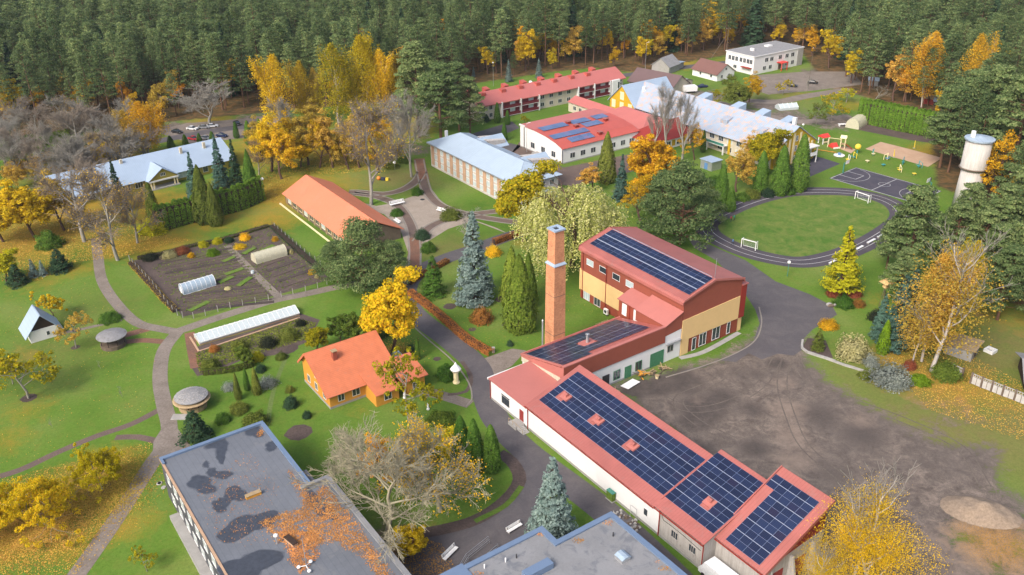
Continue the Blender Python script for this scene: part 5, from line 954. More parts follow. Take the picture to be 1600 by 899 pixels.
tunnel('small glazed greenhouse with white hoops on the dark vegetable beds', gp(284, 458), gp(334, 443), 3.2, 2.4, 'poly', 7)
tunnel('old cream plastic tunnel greenhouse beside the garden path', gp(397, 410), gp(445, 396), 3.4, 2.6, 'poly_old', 6, 'poly_old')
tunnel('old greenish tunnel greenhouse at the foot of the tall hedge', gp(1331, 201), gp(1349, 190), 5.0, 3.8, 'poly_old', 7, 'poly_old')
p0, p1 = gp(308, 534), gp(463, 488); d_ = p1 - p0; gl = thing('glasshouse', 'long low white-painted glasshouse on a brick base above the flower beds', 'greenhouse', p0, math.atan2(d_.y, d_.x)); Lq = d_.length
b = MB(); b.box(0, Lq, -2.0, 2.0, 0, .3); b.obj('brick_base', 'brick_buff', gl); b = MB(); b.prism([(-2.0, .3), (2.0, .3), (2.0, .85), (.2, 1.7), (-2.0, .8)], .02, Lq - .02, 'x'); b.obj('end_wall', 'frost', gl)
for i in range(20):
    x0, x1 = Lq * i / 20 + .03, Lq * (i + 1) / 20 - .03
    b = MB(); slab(b, (-2.15, .8), (.2, 1.72), x0, x1, 'x', .05); b.obj('pane', 'frost', gl); b = MB(); slab(b, (2.15, .85), (.2, 1.72), x0, x1, 'x', .05); b.obj('pane', 'frost', gl)
b = MB(); b.box(0, Lq, .1, .3, 1.72, 1.82); b.box(0, Lq, -2.25, -2.1, 0.68, .82)
for i in range(21): x = Lq * i / 20; slab(b, (-2.2, .81), (.2, 1.75), x - .03, x + .03, 'x', .08); slab(b, (2.2, .86), (.2, 1.75), x - .03, x + .03, 'x', .08)
b.obj('glazing_bar', 'white_paint', gl)
for q0_, q1_ in (((297, 527), (311, 550)), ((312, 549), (468, 497))): ribbon('kerb', [gp(*q0_), gp(*q1_)], .4, .14, 'brick_buff', px=False, thick=.12)

# water tower
wt = thing('water_tower', 'white plastered cylindrical water tower with a shallow metal cap among the pines', 'water tower', gp(1506, 325), 0)
hw = 21.5; b = MB(); b.lathe([(3.4, 0), (3.0, hw * .56)], 24); b.obj('shaft', 'tower_plaster', wt, True); b = MB(); b.lathe([(3.5, hw * .56), (3.6, hw * .58), (3.6, hw * .6), (3.5, hw * .62), (3.5, hw * .97)], 24); b.obj('tank', 'tower_plaster', wt, True)
b = MB(); b.lathe([(3.65, hw * .57), (3.9, hw * .58), (3.65, hw * .59)], 24); b.obj('ledge', 'rough_wood', wt); b = MB(); b.lathe([(4.0, hw * .965), (4.05, hw * .985), (2.0, hw), (.2, hw * 1.02)], 24); b.obj('cap', 'silver_roof', wt); b = MB(); b.box(-2.6, -1.7, -.4, .5, hw, hw + 1.8); b.obj('vent_housing', 'white_paint', wt)

# yard behind the concrete fence: sheds, fence, well frame
s1 = thing('shed', 'grey block shed with a rusty leaf-covered flat roof behind the concrete fence', 'shed', gp(1516, 566), R(-42)); b = MB(); b.box(-5.5, 0, 0, 5.0, 0, 2.6); b.obj('wall', 'concrete', s1); b = MB(); b.prism([(-6.0, 2.55), (.6, 2.75), (.6, 2.9), (-6.0, 2.7)], -.6, 5.6, 'y'); b.obj('roof', 'rust_roof' if 'rust_roof' in M else 'pale_wood', s1); door(s1, 'SE', 2.4, .1, 1.4, 2.0, 'rough_wood')
s2 = thing('shed', 'large weathered asbestos-roofed shed cut by the right edge behind the concrete fence', 'shed', gp(1602, 618), R(-20)); b = MB(); b.box(0, 16, 0, 11, 0, 3.0); b.obj('wall', 'dark_wood', s2)
for p0_, p1_ in (((-.8, 2.9), (5.5, 5.0)), ((11.8, 2.9), (5.5, 5.0))): b = MB(); slab(b, p0_, p1_, -1.0, 16, 'x', .14); b.obj('roof_slope', 'slate_rust', s2) if 'slate_rust' in M else b.obj('roof_slope', 'slate_roof', s2)
wf = thing('well_ring', 'square white concrete ring lying on the grass beside the rusty-roofed shed', 'well', gp(1547, 550), .6); b = MB()
for x0, x1, y0, y1 in ((-1, 1, -1, -.6), (-1, 1, .6, 1), (-1, -.6, -.6, .6), (.6, 1, -.6, .6)): b.box(x0, x1, y0, y1, 0, .7)
b.obj('ring', 'white_trim', wf); b = MB(); b.box(-.6, .6, -.6, .6, .02, .1); b.obj('opening', 'dark_wood', wf)
fe = thing('concrete_fence', 'weathered precast concrete panel fence with pierced top rail along the leaf-strewn grass', 'fence', gp(1484, 585), 0)
FQ = [(1484, 584), (1502, 592), (1516, 599), (1532, 606), (1548, 612), (1565, 619), (1584, 626), (1603, 634), (1622, 642)]
base = gp(1484, 585)
for i, (q0, q1) in enumerate(zip(FQ, FQ[1:])):
    a_, c_ = gp(*q0) - base, gp(*q1) - base; d_ = (c_ - a_); L_ = d_.length; an_ = math.atan2(d_.y, d_.x)
    b = MB(); b.box(-.17, .17, -.17, .17, 0, 2.55); b.obj('post', 'rough_wood', fe, loc=(a_.x, a_.y, 0), rot=(0, 0, an_))
    if i == 1: continue
    for x0, x1 in ((.2, L_ / 2 - .06), (L_ / 2 + .06, L_ - .2)): b = MB(); b.box(x0, x1, -.05, .05, .1, 1.7); b.obj('panel', 'pale_slab', fe, loc=(a_.x, a_.y, 0), rot=(0, 0, an_))
    b = MB(); b.box(.18, L_ - .18, -.025, .025, .1, 1.78); b.obj('backing', 'rough_wood', fe, loc=(a_.x, a_.y, 0), rot=(0, 0, an_))
    b = MB(); b.box(.14, L_ - .14, -.05, .05, 2.25, 2.4); b.box(.14, L_ - .14, -.05, .05, 1.78, 1.86); nb = max(4, int(L_ / .55))
    for k_ in range(nb + 1): x = .2 + (L_ - .4) * k_ / nb; b.box(x - .08, x + .08, -.05, .05, 1.86, 2.25)
    b.obj('top_rail', 'pale_concrete', fe, loc=(a_.x, a_.y, 0), rot=(0, 0, an_))
# tall timber nesting box posts
for px_, py_, lb in ((1378, 478, 'yellow wooden box on a tall post beside the bluish spruces'),):
    r = thing('post_box', lb, 'bird house', gp(px_, py_), .4); b = MB(); b.tube((0, 0, 0), (0, 0, 5.2), .1, n=6); b.tube((-1, 0, 0), (-.3, 0, 4.8), .06, n=5); b.tube((1, .4, 0), (.3, .2, 4.8), .06, n=5); b.obj('post', 'rough_wood', r); b = MB(); b.box(-.5, .5, -.5, .5, 4.8, 6.2); b.obj('box', 'yellow_wall', r); b = MB(); b.prism([(-1.2, 6.1), (1.2, 6.1), (0, 7.2)], -1.2, 1.2, 'x'); b.obj('roof', 'yellow_wall', r)
s3 = thing('shed', 'small shed with an orange leaf-covered roof behind the tall hedge', 'shed', gp(1440, 162), R(-30)); gable(s3, 8, 5.5, 2.4, 1.2, 'x', .5, .4, 'deep_red', 'pale_wood')
s4 = thing('shed', 'grey cluttered lean-to beside the leaf-roofed shed behind the tall hedge', 'shed', gp(1458, 166), R(-25)); gable(s4, 5, 4, 2.0, .8, 'x', .3, .3, 'dark_wood', 'silver_plain')
s5 = thing('shed', 'tiny pale shed at the left end of the tall hedge under the bare shrub', 'shed', gp(1356, 134), R(-20)); gable(s5, 4, 3.5, 2.3, 1.0, 'x', .3, .3, 'steel', 'silver_plain')
sp2 = thing('sand_heap', 'beige heap of sand at the edge of the dirt yard', 'sand heap', gp(1532, 800), 0)
g = np.random.default_rng(4); n_ = 30; a_ = np.linspace(-1, 1, n_); XX, YY = np.meshgrid(a_ * 6.6, a_ * 4.2); rr = np.sqrt((XX / 6.2) ** 2 + (YY / 3.9) ** 2); ZZ = 1.9 * np.clip(1 - rr ** 1.6, -.05, 1) * (1 + .15 * np.sin(XX * 1.3 + 1) * np.cos(YY * 1.7)) + g.normal(0, .03, XX.shape) - .03
id_ = np.arange(n_ * n_).reshape(n_, n_); F_ = np.stack([id_[:-1, :-1], id_[:-1, 1:], id_[1:, 1:], id_[1:, :-1]], -1).reshape(-1, 4); o = link('heap', fastmesh('heap', np.stack([XX, YY, ZZ], -1).reshape(-1, 3), F_, 'sand_pile'), sp2); o.rotation_euler.z = -.35

# ---------------------------------------------------------------- trees and plants: each kind a few base meshes, each tree a thing of its own
def tubes(segs, n=4):
    "segs: list of (p0, p1, r0, r1); one mesh of open tapered tubes"
    P0 = np.array([s[0] for s in segs], float); P1 = np.array([s[1] for s in segs], float); r0 = np.array([s[2] for s in segs]); r1 = np.array([s[3] for s in segs])
    d = P1 - P0; d /= np.linalg.norm(d, axis=1, keepdims=True) + 1e-9; a = np.cross(d, np.where(np.abs(d[:, 2:3]) < .9, [[0, 0, 1.]], [[1., 0, 0]])); a /= np.linalg.norm(a, axis=1, keepdims=True) + 1e-9; b = np.cross(d, a)
    ang = np.arange(n) * 2 * PI / n; ring = a[:, None] * np.cos(ang)[None, :, None] + b[:, None] * np.sin(ang)[None, :, None]
    V_ = np.concatenate([P0[:, None] + ring * r0[:, None, None], P1[:, None] + ring * r1[:, None, None]], 1).reshape(-1, 3); k = np.arange(len(segs))[:, None] * 2 * n; i = np.arange(n); j = (i + 1) % n
    return V_, np.stack([k + i, k + j, k + n + j, k + n + i], -1).reshape(-1, 4)
def rot_about(d, g, ang):
    q = Vector(g.normal(size=3)); ax = Vector(d).cross(q).normalized(); return Matrix.Rotation(ang, 3, ax) @ Vector(d)
def grow(g, H, r, levels, trunk_frac=.25, spread=.6, up=.25, nb=(6, 5, 4, 4), lens=(.5, .55, .6, .6), wob=.14, lean=0.0):
    "a branching skeleton: returns segments by level and the tips"
    segs = []; tips = []
    def branch(p, d, L, rad, lv):
        k = 5 if lv == 0 else 3 if lv < 3 else 2; pts = [p]
        for i in range(k):
            d = (d + Vector(g.normal(0, wob, 3)) + Vector((0, 0, up * .25 * (lv > 0)))).normalized(); q = p + d * (L / k)
            ra, rb_ = rad * (1 - .75 * i / k), rad * (1 - .75 * (i + 1) / k); segs.append((tuple(p), tuple(q), ra, rb_, lv)); p = q; pts.append(p)
        if lv >= levels: tips.append(tuple(p)); return
        n = nb[lv]
        for j in range(n):
            f = (trunk_frac + (1 - trunk_frac) * (j + .5) / n) if lv == 0 else (.25 + .75 * (j + .6) / n)
            x = f * k; i = min(k - 1, int(x)); q = pts[i].lerp(pts[i + 1], x - i); nd = rot_about(d if lv else Vector((0, 0, 1)), g, spread * (.75 + .5 * g.random()) * (1.15 if lv == 0 and j < n / 2 else .85))
            branch(q, nd, L * lens[lv] * (1 - .35 * f * (lv == 0)) * (.8 + .4 * g.random()), rad * (.55 if lv else .5) * (1 - .4 * f), lv + 1)
    branch(Vector((0, 0, 0)), Vector((lean, 0, 1)).normalized(), H * .8, r, 0)
    zmax = max(s[1][2] for s in segs); k = H / zmax
    segs = [(tuple(c * k for c in a), tuple(c * k for c in b_), ra, rb_, lv) for a, b_, ra, rb_, lv in segs]; tips = [tuple(c * k for c in t_) for t_ in tips]
    return segs, np.array(tips)
PROTO = {}
def proto(name, H, trunk, crown): PROTO[name] = (H, trunk, crown)
def tmesh(name, segs, mat, n=5): v_, f_ = tubes([s[:4] for s in segs], n); return fastmesh(name, v_, f_, mat)
def cmesh(name, P, Nn, S, g, mat, asp=.8): v_, f_ = cards(P, Nn, S, g, asp); return fastmesh(name, v_, f_, mat)
def sph(g, n): d_ = g.normal(size=(n, 3)); return d_ / np.linalg.norm(d_, axis=1, keepdims=True)
def mk_pine(i, near=False):
    g = np.random.default_rng(100 + i); H = 24.0; segs = [((0, 0, 0), (.1, 0, 8), .26, .2, 0), ((.1, 0, 8), (0, .1, 16), .2, .13, 0), ((0, .1, 16), (.1, .1, 23.4), .13, .03, 0)]; C_, R_ = [], []
    lo = .27 + .14 * g.random(); nb = 62; wmax = 3.0 + .9 * g.random(); pw = (2.0, 2.8, 3.6, 1.7, 2.4)[i % 5]
    for k in range(nb):
        f = (k + g.random()) / nb; z = H * (lo + (1.0 - lo) * f); rad = wmax * (1 - f ** pw * .93) * (.6 + .4 * min(1, f * 4)) * (1 + .22 * math.sin(f * 17 + i)); a = k * 2.4 + g.normal(0, .4); r_ = rad * (.25 + .75 * g.random() ** .5)
        C_.append((r_ * math.cos(a), r_ * math.sin(a), z)); s_ = (.65 + .4 * g.random()) * (1.1 - .25 * f); R_.append((s_ * 1.6, s_ * 1.6, s_ * .62))
        if k % 3 == 0: segs.append(((0, 0, z - r_ * .25 - .3), (C_[-1][0], C_[-1][1], z - .1), .07, .03, 1))
    for k in range(5): a = g.random() * 6.3; z = H * (.2 + .22 * g.random()); segs.append(((0, 0, z), (1.6 * math.cos(a), 1.6 * math.sin(a), z + .2), .05, .02, 1))
    C_, R_ = np.array(C_), np.array(R_); per = 56; idx = np.repeat(np.arange(len(C_)), per); d_ = sph(g, len(idx)); d_[:, 2] = np.abs(d_[:, 2]) * 1.2 - .3
    P = C_[idx] + d_ * R_[idx] * g.uniform(.3, 1.15, (len(idx), 1)); Nn = d_ * [.8, .8, 1] + g.normal(0, .55, d_.shape) + [[0, 0, .45]]
    S = g.uniform(.26, .58, len(idx))
    proto('pine%d%s' % (i, 'n' if near else ''), H, tmesh('pine_trunk', segs, 'pine_bark', 4), cmesh('pine_crown', P, Nn, S, g, 'pine_leaf', .55))
for i in range(5): mk_pine(i)
def mk_cone(name, H, wd, mat, n, size, g, droop=.35, gaps=.5, base=.04, bark='bark', power=1.0, layers=26):
    segs = [((0, 0, 0), (0, 0, H * .97), wd * .055, .02, 0)]; P, Nn = [], []
    tot = 0
    for L_ in range(layers):
        f = L_ / layers; z = H * (base + (1 - base) * f); rad = wd * .5 * (1 - f) ** power; nb = max(5, int(13 * (1 - f) + 4))
        for b_ in range(nb):
            a = g.random() * 2 * PI; rr = rad * g.uniform(.78, 1.12); k = max(3, int(n / layers / nb * (1.7 * (1 - f) + .25)))
            t_ = g.uniform(.25, 1, k) ** .7; w_ = .16 * rr + .12; x = t_ * rr; side = g.normal(0, 1, k) * w_ * (1.1 - t_ * .6); zz = z - droop * x * .55 + .25 * (t_ ** 3) * rr * .35 + g.normal(0, .06 * H / layers * 3, k)
            P.append(np.stack([x * math.cos(a) - side * math.sin(a), x * math.sin(a) + side * math.cos(a), zz], 1)); Nn.append(np.stack([math.cos(a) * (.35 + t_ * .5), math.sin(a) * (.35 + t_ * .5), np.full(k, .9)], 1) + g.normal(0, .35, (k, 3)))
            if b_ % 2 == 0: segs.append(((0, 0, z), (rr * .9 * math.cos(a), rr * .9 * math.sin(a), z - droop * rr * .5), .03, .01, 1))
    P = np.concatenate(P); Nn = np.concatenate(Nn); proto(name, H, tmesh('trunk', segs, bark, 4), cmesh(name + '_crown', P, Nn, g.uniform(size * .6, size * 1.3, len(P)), g, mat, .6))
def mk_pround(name, H, rad, lo, n, size, seed, pw=1.6):
    g = np.random.default_rng(seed); segs = [((0, 0, 0), (.2, 0, H * .5), H * .018, H * .012, 0), ((.2, 0, H * .5), (0, .1, H * .95), H * .012, .03, 0)]; C_, R_ = [], []
    for k in range(n):
        f = g.random() ** .85; z = H * (lo + (1 - lo) * f); rr = rad * (1 - f ** pw * .8) * (.7 + .3 * min(1, f * 5)) * (.35 + .65 * g.random() ** .45); a = g.uniform(0, 2 * PI) ; rr *= 1 + .18 * math.sin(a * 3 + seed + f * 4)
        C_.append((rr * math.cos(a), rr * math.sin(a), z)); s_ = (.8 + .5 * g.random()) * rad * .19; R_.append((s_ * 1.25, s_ * 1.25, s_ * .62)); 
        if k % 2 == 0: segs.append(((0, 0, max(.3, z - rr * .35)), (C_[-1][0], C_[-1][1], z - .15), .09, .03, 1))
    C_, R_ = np.array(C_), np.array(R_); per = 120; idx = np.repeat(np.arange(n), per); d_ = sph(g, len(idx)); d_[:, 2] = np.abs(d_[:, 2]) * 1.1 - .2
    P = C_[idx] + d_ * R_[idx] * g.uniform(.45, 1.08, (len(idx), 1)); Nn = d_ + g.normal(0, .4, d_.shape) + [[0, 0, .35]]
    proto(name, H, tmesh('pine_trunk', segs, 'pine_bark', 6), cmesh('pine_crown', P, Nn, g.uniform(size * .6, size * 1.3, len(idx)), g, 'light_pine_leaf', .65))
mk_pround('pineround', 11, 5.6, .10, 120, .30, 201); mk_pround('pineround2', 11, 5.2, .12, 110, .30, 202, 2.2); mk_pround('pinewide', 20, 5.4, .26, 130, .42, 203); mk_pround('pinewide2', 20, 5.0, .3, 120, .42, 204, 2.0)
gg = np.random.default_rng(5)
mk_cone('spruce', 14, 5.2, 'spruce_leaf', 5200, .42, gg); mk_cone('bluespruce', 14, 6.4, 'blue_spruce_leaf', 11000, .34, gg, .2, power=.8, layers=30); mk_cone('deepblue', 12, 6, 'deep_blue_leaf', 8000, .36, gg, .15, power=.7)
mk_cone('larch', 12, 7.0, 'larch_leaf', 5000, .40, gg, -.15, layers=18, base=.1); mk_cone('smallspruce', 4, 3.2, 'spruce_leaf', 3000, .22, gg, .1, base=.0, power=.8, layers=12); mk_cone('smallblue', 4, 2.4, 'blue_spruce_leaf', 2200, .20, gg, .1, base=.0, layers=12)
mk_cone('greenfir', 8, 4.6, 'thuja_leaf', 5200, .26, gg, .1, base=.0, power=.75, layers=18)
def mk_thuja(name, H, wd, mat, n, size, g, pw=.55):
    f = g.random(n) ** .9; a = g.uniform(0, 2 * PI, n); prof = np.minimum(1, (1 - f) ** pw * 1.15) * np.minimum(1, .72 + f * 2) * wd / 2; lump = 1 + .10 * np.sin(a * 5 + f * 9) + .06 * np.sin(a * 11 - f * 23)
    r_ = prof * lump * g.uniform(.86, 1.04, n); P = np.stack([r_ * np.cos(a), r_ * np.sin(a), f * H], 1); Nn = np.stack([np.cos(a), np.sin(a), .25 + f * .6], 1) + g.normal(0, .3, (n, 3))
    proto(name, H, tmesh('trunk', [((0, 0, 0), (0, 0, H * .8), wd * .08, .03, 0)], 'bark', 5), cmesh(name + '_crown', P, Nn, g.uniform(size * .6, size * 1.3, n), g, mat, .6))
mk_thuja('thuja', 8, 2.6, 'thuja_leaf', 5200, .26, gg); mk_thuja('thujabright', 6, 2.2, 'thuja_bright', 3600, .22, gg, .6); mk_thuja('thujaolive', 9, 3.6, 'thuja_olive', 6500, .30, gg, .7); mk_thuja('thujadark', 9, 3.4, 'spruce_leaf', 6500, .30, gg, .7)
def mk_broad(name, H, wd, mat, n, size, seed, tf=.22, clump=1.0, bark='bark', spread=.85, fill=.8, levels=2, zsq=.75, nb=(8, 5, 4), wood=None, rr=None, low=.18, n_extra=30):
    g = np.random.default_rng(seed); segs, tips = grow(g, H, rr or H * .022, levels, tf, spread, .3, nb)
    ext = np.quantile(np.hypot(tips[:, 0], tips[:, 1]), .9); kx = wd / 2 / ext * .88; segs = [((a[0] * kx, a[1] * kx, a[2]), (b_[0] * kx, b_[1] * kx, b_[2]), r0, r1, lv) for a, b_, r0, r1, lv in segs]; tips = tips * [kx, kx, 1]
    tips = tips[tips[:, 2] > H * low]; e_ = sph(g, n_extra); e_[:, 2] = np.abs(e_[:, 2]) * 1.2 - .2; extra = e_ * [wd * .40, wd * .40, H * .40] * g.uniform(.6, 1, (n_extra, 1)) + [0, 0, H * .48]; C_ = np.concatenate([tips, extra]); C_ = C_[g.random(len(C_)) < fill]
    per = max(4, n // len(C_)); idx = np.repeat(np.arange(len(C_)), per); R_ = clump * H * .075 * g.uniform(.6, 1.3, len(C_)); d_ = sph(g, len(idx)); d_[:, 2] *= zsq
    P = C_[idx] + d_ * R_[idx][:, None] * g.uniform(.3, 1.05, (len(idx), 1)) ** .6; P = P[P[:, 2] > H * .06]; d_ = d_[:len(P)]
    Nn = d_ + g.normal(0, .5, d_.shape) + [[0, 0, .35]]; proto(name, H, tmesh('trunk', segs, bark, 5), cmesh(name + '_crown', P, Nn, g.uniform(size * .55, size * 1.35, len(P)), g, mat))
mk_broad('maple1', 11, 9, 'yellow_leaf', 15000, .34, 11, fill=1.0, n_extra=110, low=.08); mk_broad('maple2', 13, 10, 'orange_leaf', 14000, .38, 12, fill=1.0, n_extra=60); mk_broad('maple3', 12, 9, 'gold_green_leaf', 16000, .34, 13, fill=1.0, n_extra=120, low=.06, tf=.12)
mk_broad('amber', 15, 11, 'amber_leaf', 9500, .34, 14, fill=.8, levels=3, nb=(8, 4, 3), clump=.9); mk_broad('amber2', 16, 12, 'orange_leaf', 5200, .34, 15, fill=.55, levels=3, nb=(9, 4, 3), clump=.8)
mk_broad('greenround', 10, 8, 'green_leaf', 12000, .36, 16, fill=1.0, n_extra=60, low=.05, tf=.1); mk_broad('apple', 5, 6.0, 'yellow_leaf', 4200, .22, 17, tf=.3, spread=1.0, clump=.9, fill=.8, low=.3); mk_broad('apple2', 6, 7, 'gold_green_leaf', 2600, .22, 18, tf=.3, spread=1.0, fill=.7, levels=3, nb=(7, 4, 3), bark='grey_bark', low=.3)
mk_broad('applebig', 5.6, 10, 'maple_gold_leaf', 22000, .17, 19, tf=.2, spread=1.15, fill=1, clump=1.1, levels=3, nb=(8, 4, 3), bark='grey_bark', low=.1, n_extra=170)
mk_broad('forestgold', 16, 8, 'orange_leaf', 4200, .42, 23, fill=.9); mk_broad('forestyellow', 15, 8, 'yellow_leaf', 4200, .42, 24, fill=.9); mk_broad('forestrust', 15, 8, 'amber_leaf', 3800, .42, 25, fill=.8)
def mk_bare(name, H, wd, seed, mat, levels=3, nb=(9, 6, 5, 4), spread=.75, tf=.2, r=.3, n3=3, up=.25, twigs=5, leaf=None, nleaf=0, tw=.018):
    g = np.random.default_rng(seed); segs, tips = grow(g, H, r, levels, tf, spread, up, nb, (.55, .55, .5, .5)); ext = np.quantile(np.hypot(tips[:, 0], tips[:, 1]), .92); kx = wd / 2 / ext
    sc_ = lambda p: (p[0] * kx, p[1] * kx, p[2]); segs = [(sc_(a), sc_(b_), max(r0, tw), max(r1, tw * .8), lv) for a, b_, r0, r1, lv in segs]; out = [s for s in segs]
    for s in [s for s in segs if s[4] >= levels]:
        a, b_ = Vector(s[0]), Vector(s[1]); d_ = (b_ - a).normalized()
        for k in range(twigs): q = a.lerp(b_, g.random()); e = q + (d_ + Vector(g.normal(0, .6, 3))).normalized() * H * .05 * g.uniform(.6, 1.3); out.append((tuple(q), tuple(e), tw * .8, tw * .5, 9))
    big = [s for s in out if s[4] <= 1]; fine = [s for s in out if s[4] > 1]; v_, f_ = tubes([s[:4] for s in fine], 3); me = fastmesh('twigs', v_, f_, mat)
    proto(name, H, tmesh('trunk', big, mat if mat != 'brown_twig' else 'grey_bark', 6), me)
    if leaf: T = tips * [kx, kx, 1]; P = T[g.integers(0, len(T), nleaf)] + g.normal(0, H * .025, (nleaf, 3)); PROTO[name] = PROTO[name] + (cmesh('leaves', P, g.normal(0, 1, (nleaf, 3)), g.uniform(.15, .32, nleaf), g, leaf),)
mk_bare('bare1', 14, 13, 31, 'grey_bark', spread=.8, twigs=7, tw=.026); mk_bare('bare2', 15, 11, 32, 'grey_bark', spread=.65, twigs=7, tw=.026); mk_bare('bare3', 13, 12, 33, 'brown_twig', spread=.8, twigs=8, tw=.026)
mk_bare('bareb', 15, 11, 34, 'brown_twig', spread=.7, twigs=8, leaf='amber_leaf', nleaf=1500, tw=.026); mk_bare('baresmall', 5, 5.5, 35, 'grey_bark', levels=3, nb=(6, 4, 4, 3), r=.12, twigs=2, spread=.9, tw=.012)
mk_bare('poplar', 16, 5.5, 36, 'grey_bark', spread=.4, twigs=5, up=.7); mk_bare('bigbare1', 16, 13.5, 37, 'twig_warm', nb=(11, 7, 5, 4), spread=.8, r=.34, twigs=5, tw=.03); mk_bare('bigbare2', 15, 12.5, 38, 'twig_warm', nb=(11, 7, 5, 4), spread=.85, r=.34, twigs=5, leaf='yellow_leaf', nleaf=4000, tw=.03)
def mk_birch(name, H, wd, seed, mat, n, size, n_st=1, r=.2, levels=2, nb=(13, 6), bark='birch_bark', tf=.25, spread=.5, topz=2.0, env=.5):
    g = np.random.default_rng(seed); segs, tips = grow(g, H, r, levels, tf, spread, .9, nb, (.42, .5, .5), .09); ext = np.quantile(np.hypot(tips[:, 0], tips[:, 1]), .92); kx = wd / 2 / ext; S = lambda p: (p[0] * kx, p[1] * kx, p[2]); segs = [(S(a), S(b_), r0, r1, lv) for a, b_, r0, r1, lv in segs]; tips = tips * [kx, kx, 1]
    fine = [s for s in segs if s[4] >= 1]; ends = np.array([s[1] for s in fine]); idx = g.integers(0, len(ends), n); t_ = g.random(n) ** 1.3
    P = ends[idx] + np.stack([g.normal(0, .35, n), g.normal(0, .35, n), -t_ * H * .13 + .3], 1); m2 = int(n * env); f2 = g.random(m2) ** .9; a2 = g.uniform(0, 2 * PI, m2); r2 = wd * .5 * np.sin(PI * (.12 + .86 * f2) ** .85) * g.random(m2) ** .45 * (1 + .25 * np.sin(a2 * 3 + f2 * 8)); P = np.concatenate([P[:n - m2], np.stack([r2 * np.cos(a2), r2 * np.sin(a2), H * (.16 + .82 * f2)], 1) + g.normal(0, .2, (m2, 3))])
    P = P[(P[:, 2] > H * .12) & (P[:, 2] < H * (topz + g.normal(0, .07, len(P))))]; Nn = g.normal(0, 1, P.shape) + [[0, 0, .3]]
    v1, f1 = tubes([s[:4] for s in segs if s[4] < 2], 6); v2, f2 = tubes([(s[0], s[1], max(s[2], .02), max(s[3], .014)) for s in segs if s[4] >= 2], 3); tr_ = fastmesh('trunk', np.concatenate([v1]), f1, bark)
    v3, f3 = cards(P, Nn, g.uniform(size * .6, size * 1.3, len(P)), g, .8); V_ = np.concatenate([v2, v3]); F_ = np.concatenate([f2, f3 + len(v2)]); mi = np.concatenate([np.zeros(len(f2)), np.ones(len(f3))]); proto(name, H, tr_, fastmesh(name + '_crown', V_, F_, ['grey_bark', mat], mi))
mk_birch('birch1', 20, 7.5, 41, 'birch_leaf', 13000, .25); mk_birch('birch2', 19, 8.5, 42, 'yellow_leaf', 15000, .25); mk_birch('birch3', 20, 8, 43, 'gold_green_leaf', 12000, .25)
mk_birch('birchnear', 13, 9.0, 44, 'yellow_leaf', 27000, .11, topz=.70, r=.2, levels=3, nb=(12, 6, 4)); mk_birch('birchbare', 19, 8, 45, 'amber_leaf', 9000, .2, topz=.66, r=.2, levels=3, nb=(14, 6, 4))
def mk_willow():
    g = np.random.default_rng(51); H, wd = 13, 15; segs, tips = grow(g, H, .4, 2, .2, .9, .3, (9, 6)); ext = np.quantile(np.hypot(tips[:, 0], tips[:, 1]), .9); kx = wd / 2 / ext * .8; tips = tips * [kx, kx, 1]; segs = [((a[0] * kx, a[1] * kx, a[2]), (b_[0] * kx, b_[1] * kx, b_[2]), r0, r1, lv) for a, b_, r0, r1, lv in segs]
    d_ = sph(g, 64); d_[:, 2] = np.abs(d_[:, 2]); C_ = np.concatenate([d_ * [wd * .42, wd * .42, H * .52] * g.uniform(.8, 1.05, (64, 1)) + [0, 0, H * .36], tips[:24]]); P, Nn = [], []
    for c in C_:
        R_ = g.uniform(1.2, 2.2)
        for s in range(40):
            a = g.uniform(0, 2 * PI); q = g.random() ** .5 * R_; st_ = np.array([c[0] + q * math.cos(a), c[1] + q * math.sin(a), c[2] + .9 * (1 - (q / R_) ** 2)]); L_ = g.uniform(.7, 2.4) * (.5 + q / R_); k = int(L_ / .28) + 2; t_ = np.linspace(0, 1, k)
            p = st_ + np.stack([math.cos(a) * t_ * .5, math.sin(a) * t_ * .5, -t_ ** 1.3 * L_], 1) + g.normal(0, .07, (k, 3)); P.append(p[p[:, 2] > .6]); m_ = len(P[-1]); Nn.append(np.tile([math.cos(a), math.sin(a), .5], (m_, 1)) + g.normal(0, .45, (m_, 3)))
    P, Nn = np.concatenate(P), np.concatenate(Nn); proto('willow', H, tmesh('trunk', segs, 'bark', 6), cmesh('willow_crown', P, Nn, g.uniform(.18, .38, len(P)), g, 'willow_leaf', .6))
mk_willow()
def mk_shrub(name, mat, n, size, seed, sq=.75, loose=.0):
    g = np.random.default_rng(seed); d_ = sph(g, n); d_[:, 2] = np.abs(d_[:, 2]); lump = 1 + .16 * np.sin(d_[:, 0] * 5 + seed) * np.cos(d_[:, 1] * 6) + .1 * np.sin(d_[:, 2] * 9 + d_[:, 0] * 7); P = d_ * [1, 1, sq * 2] * (lump * g.uniform(.7 - loose, 1.03 + loose, n))[:, None]
    proto(name, 2 * sq, tmesh('stem', [((0, 0, 0), (.3 * math.cos(k), .3 * math.sin(k), sq), .06, .02, 0) for k in range(6)], 'bark', 4), cmesh(name + '_foliage', P, d_ + g.normal(0, .4, d_.shape), g.uniform(size * .6, size * 1.3, n), g, mat))
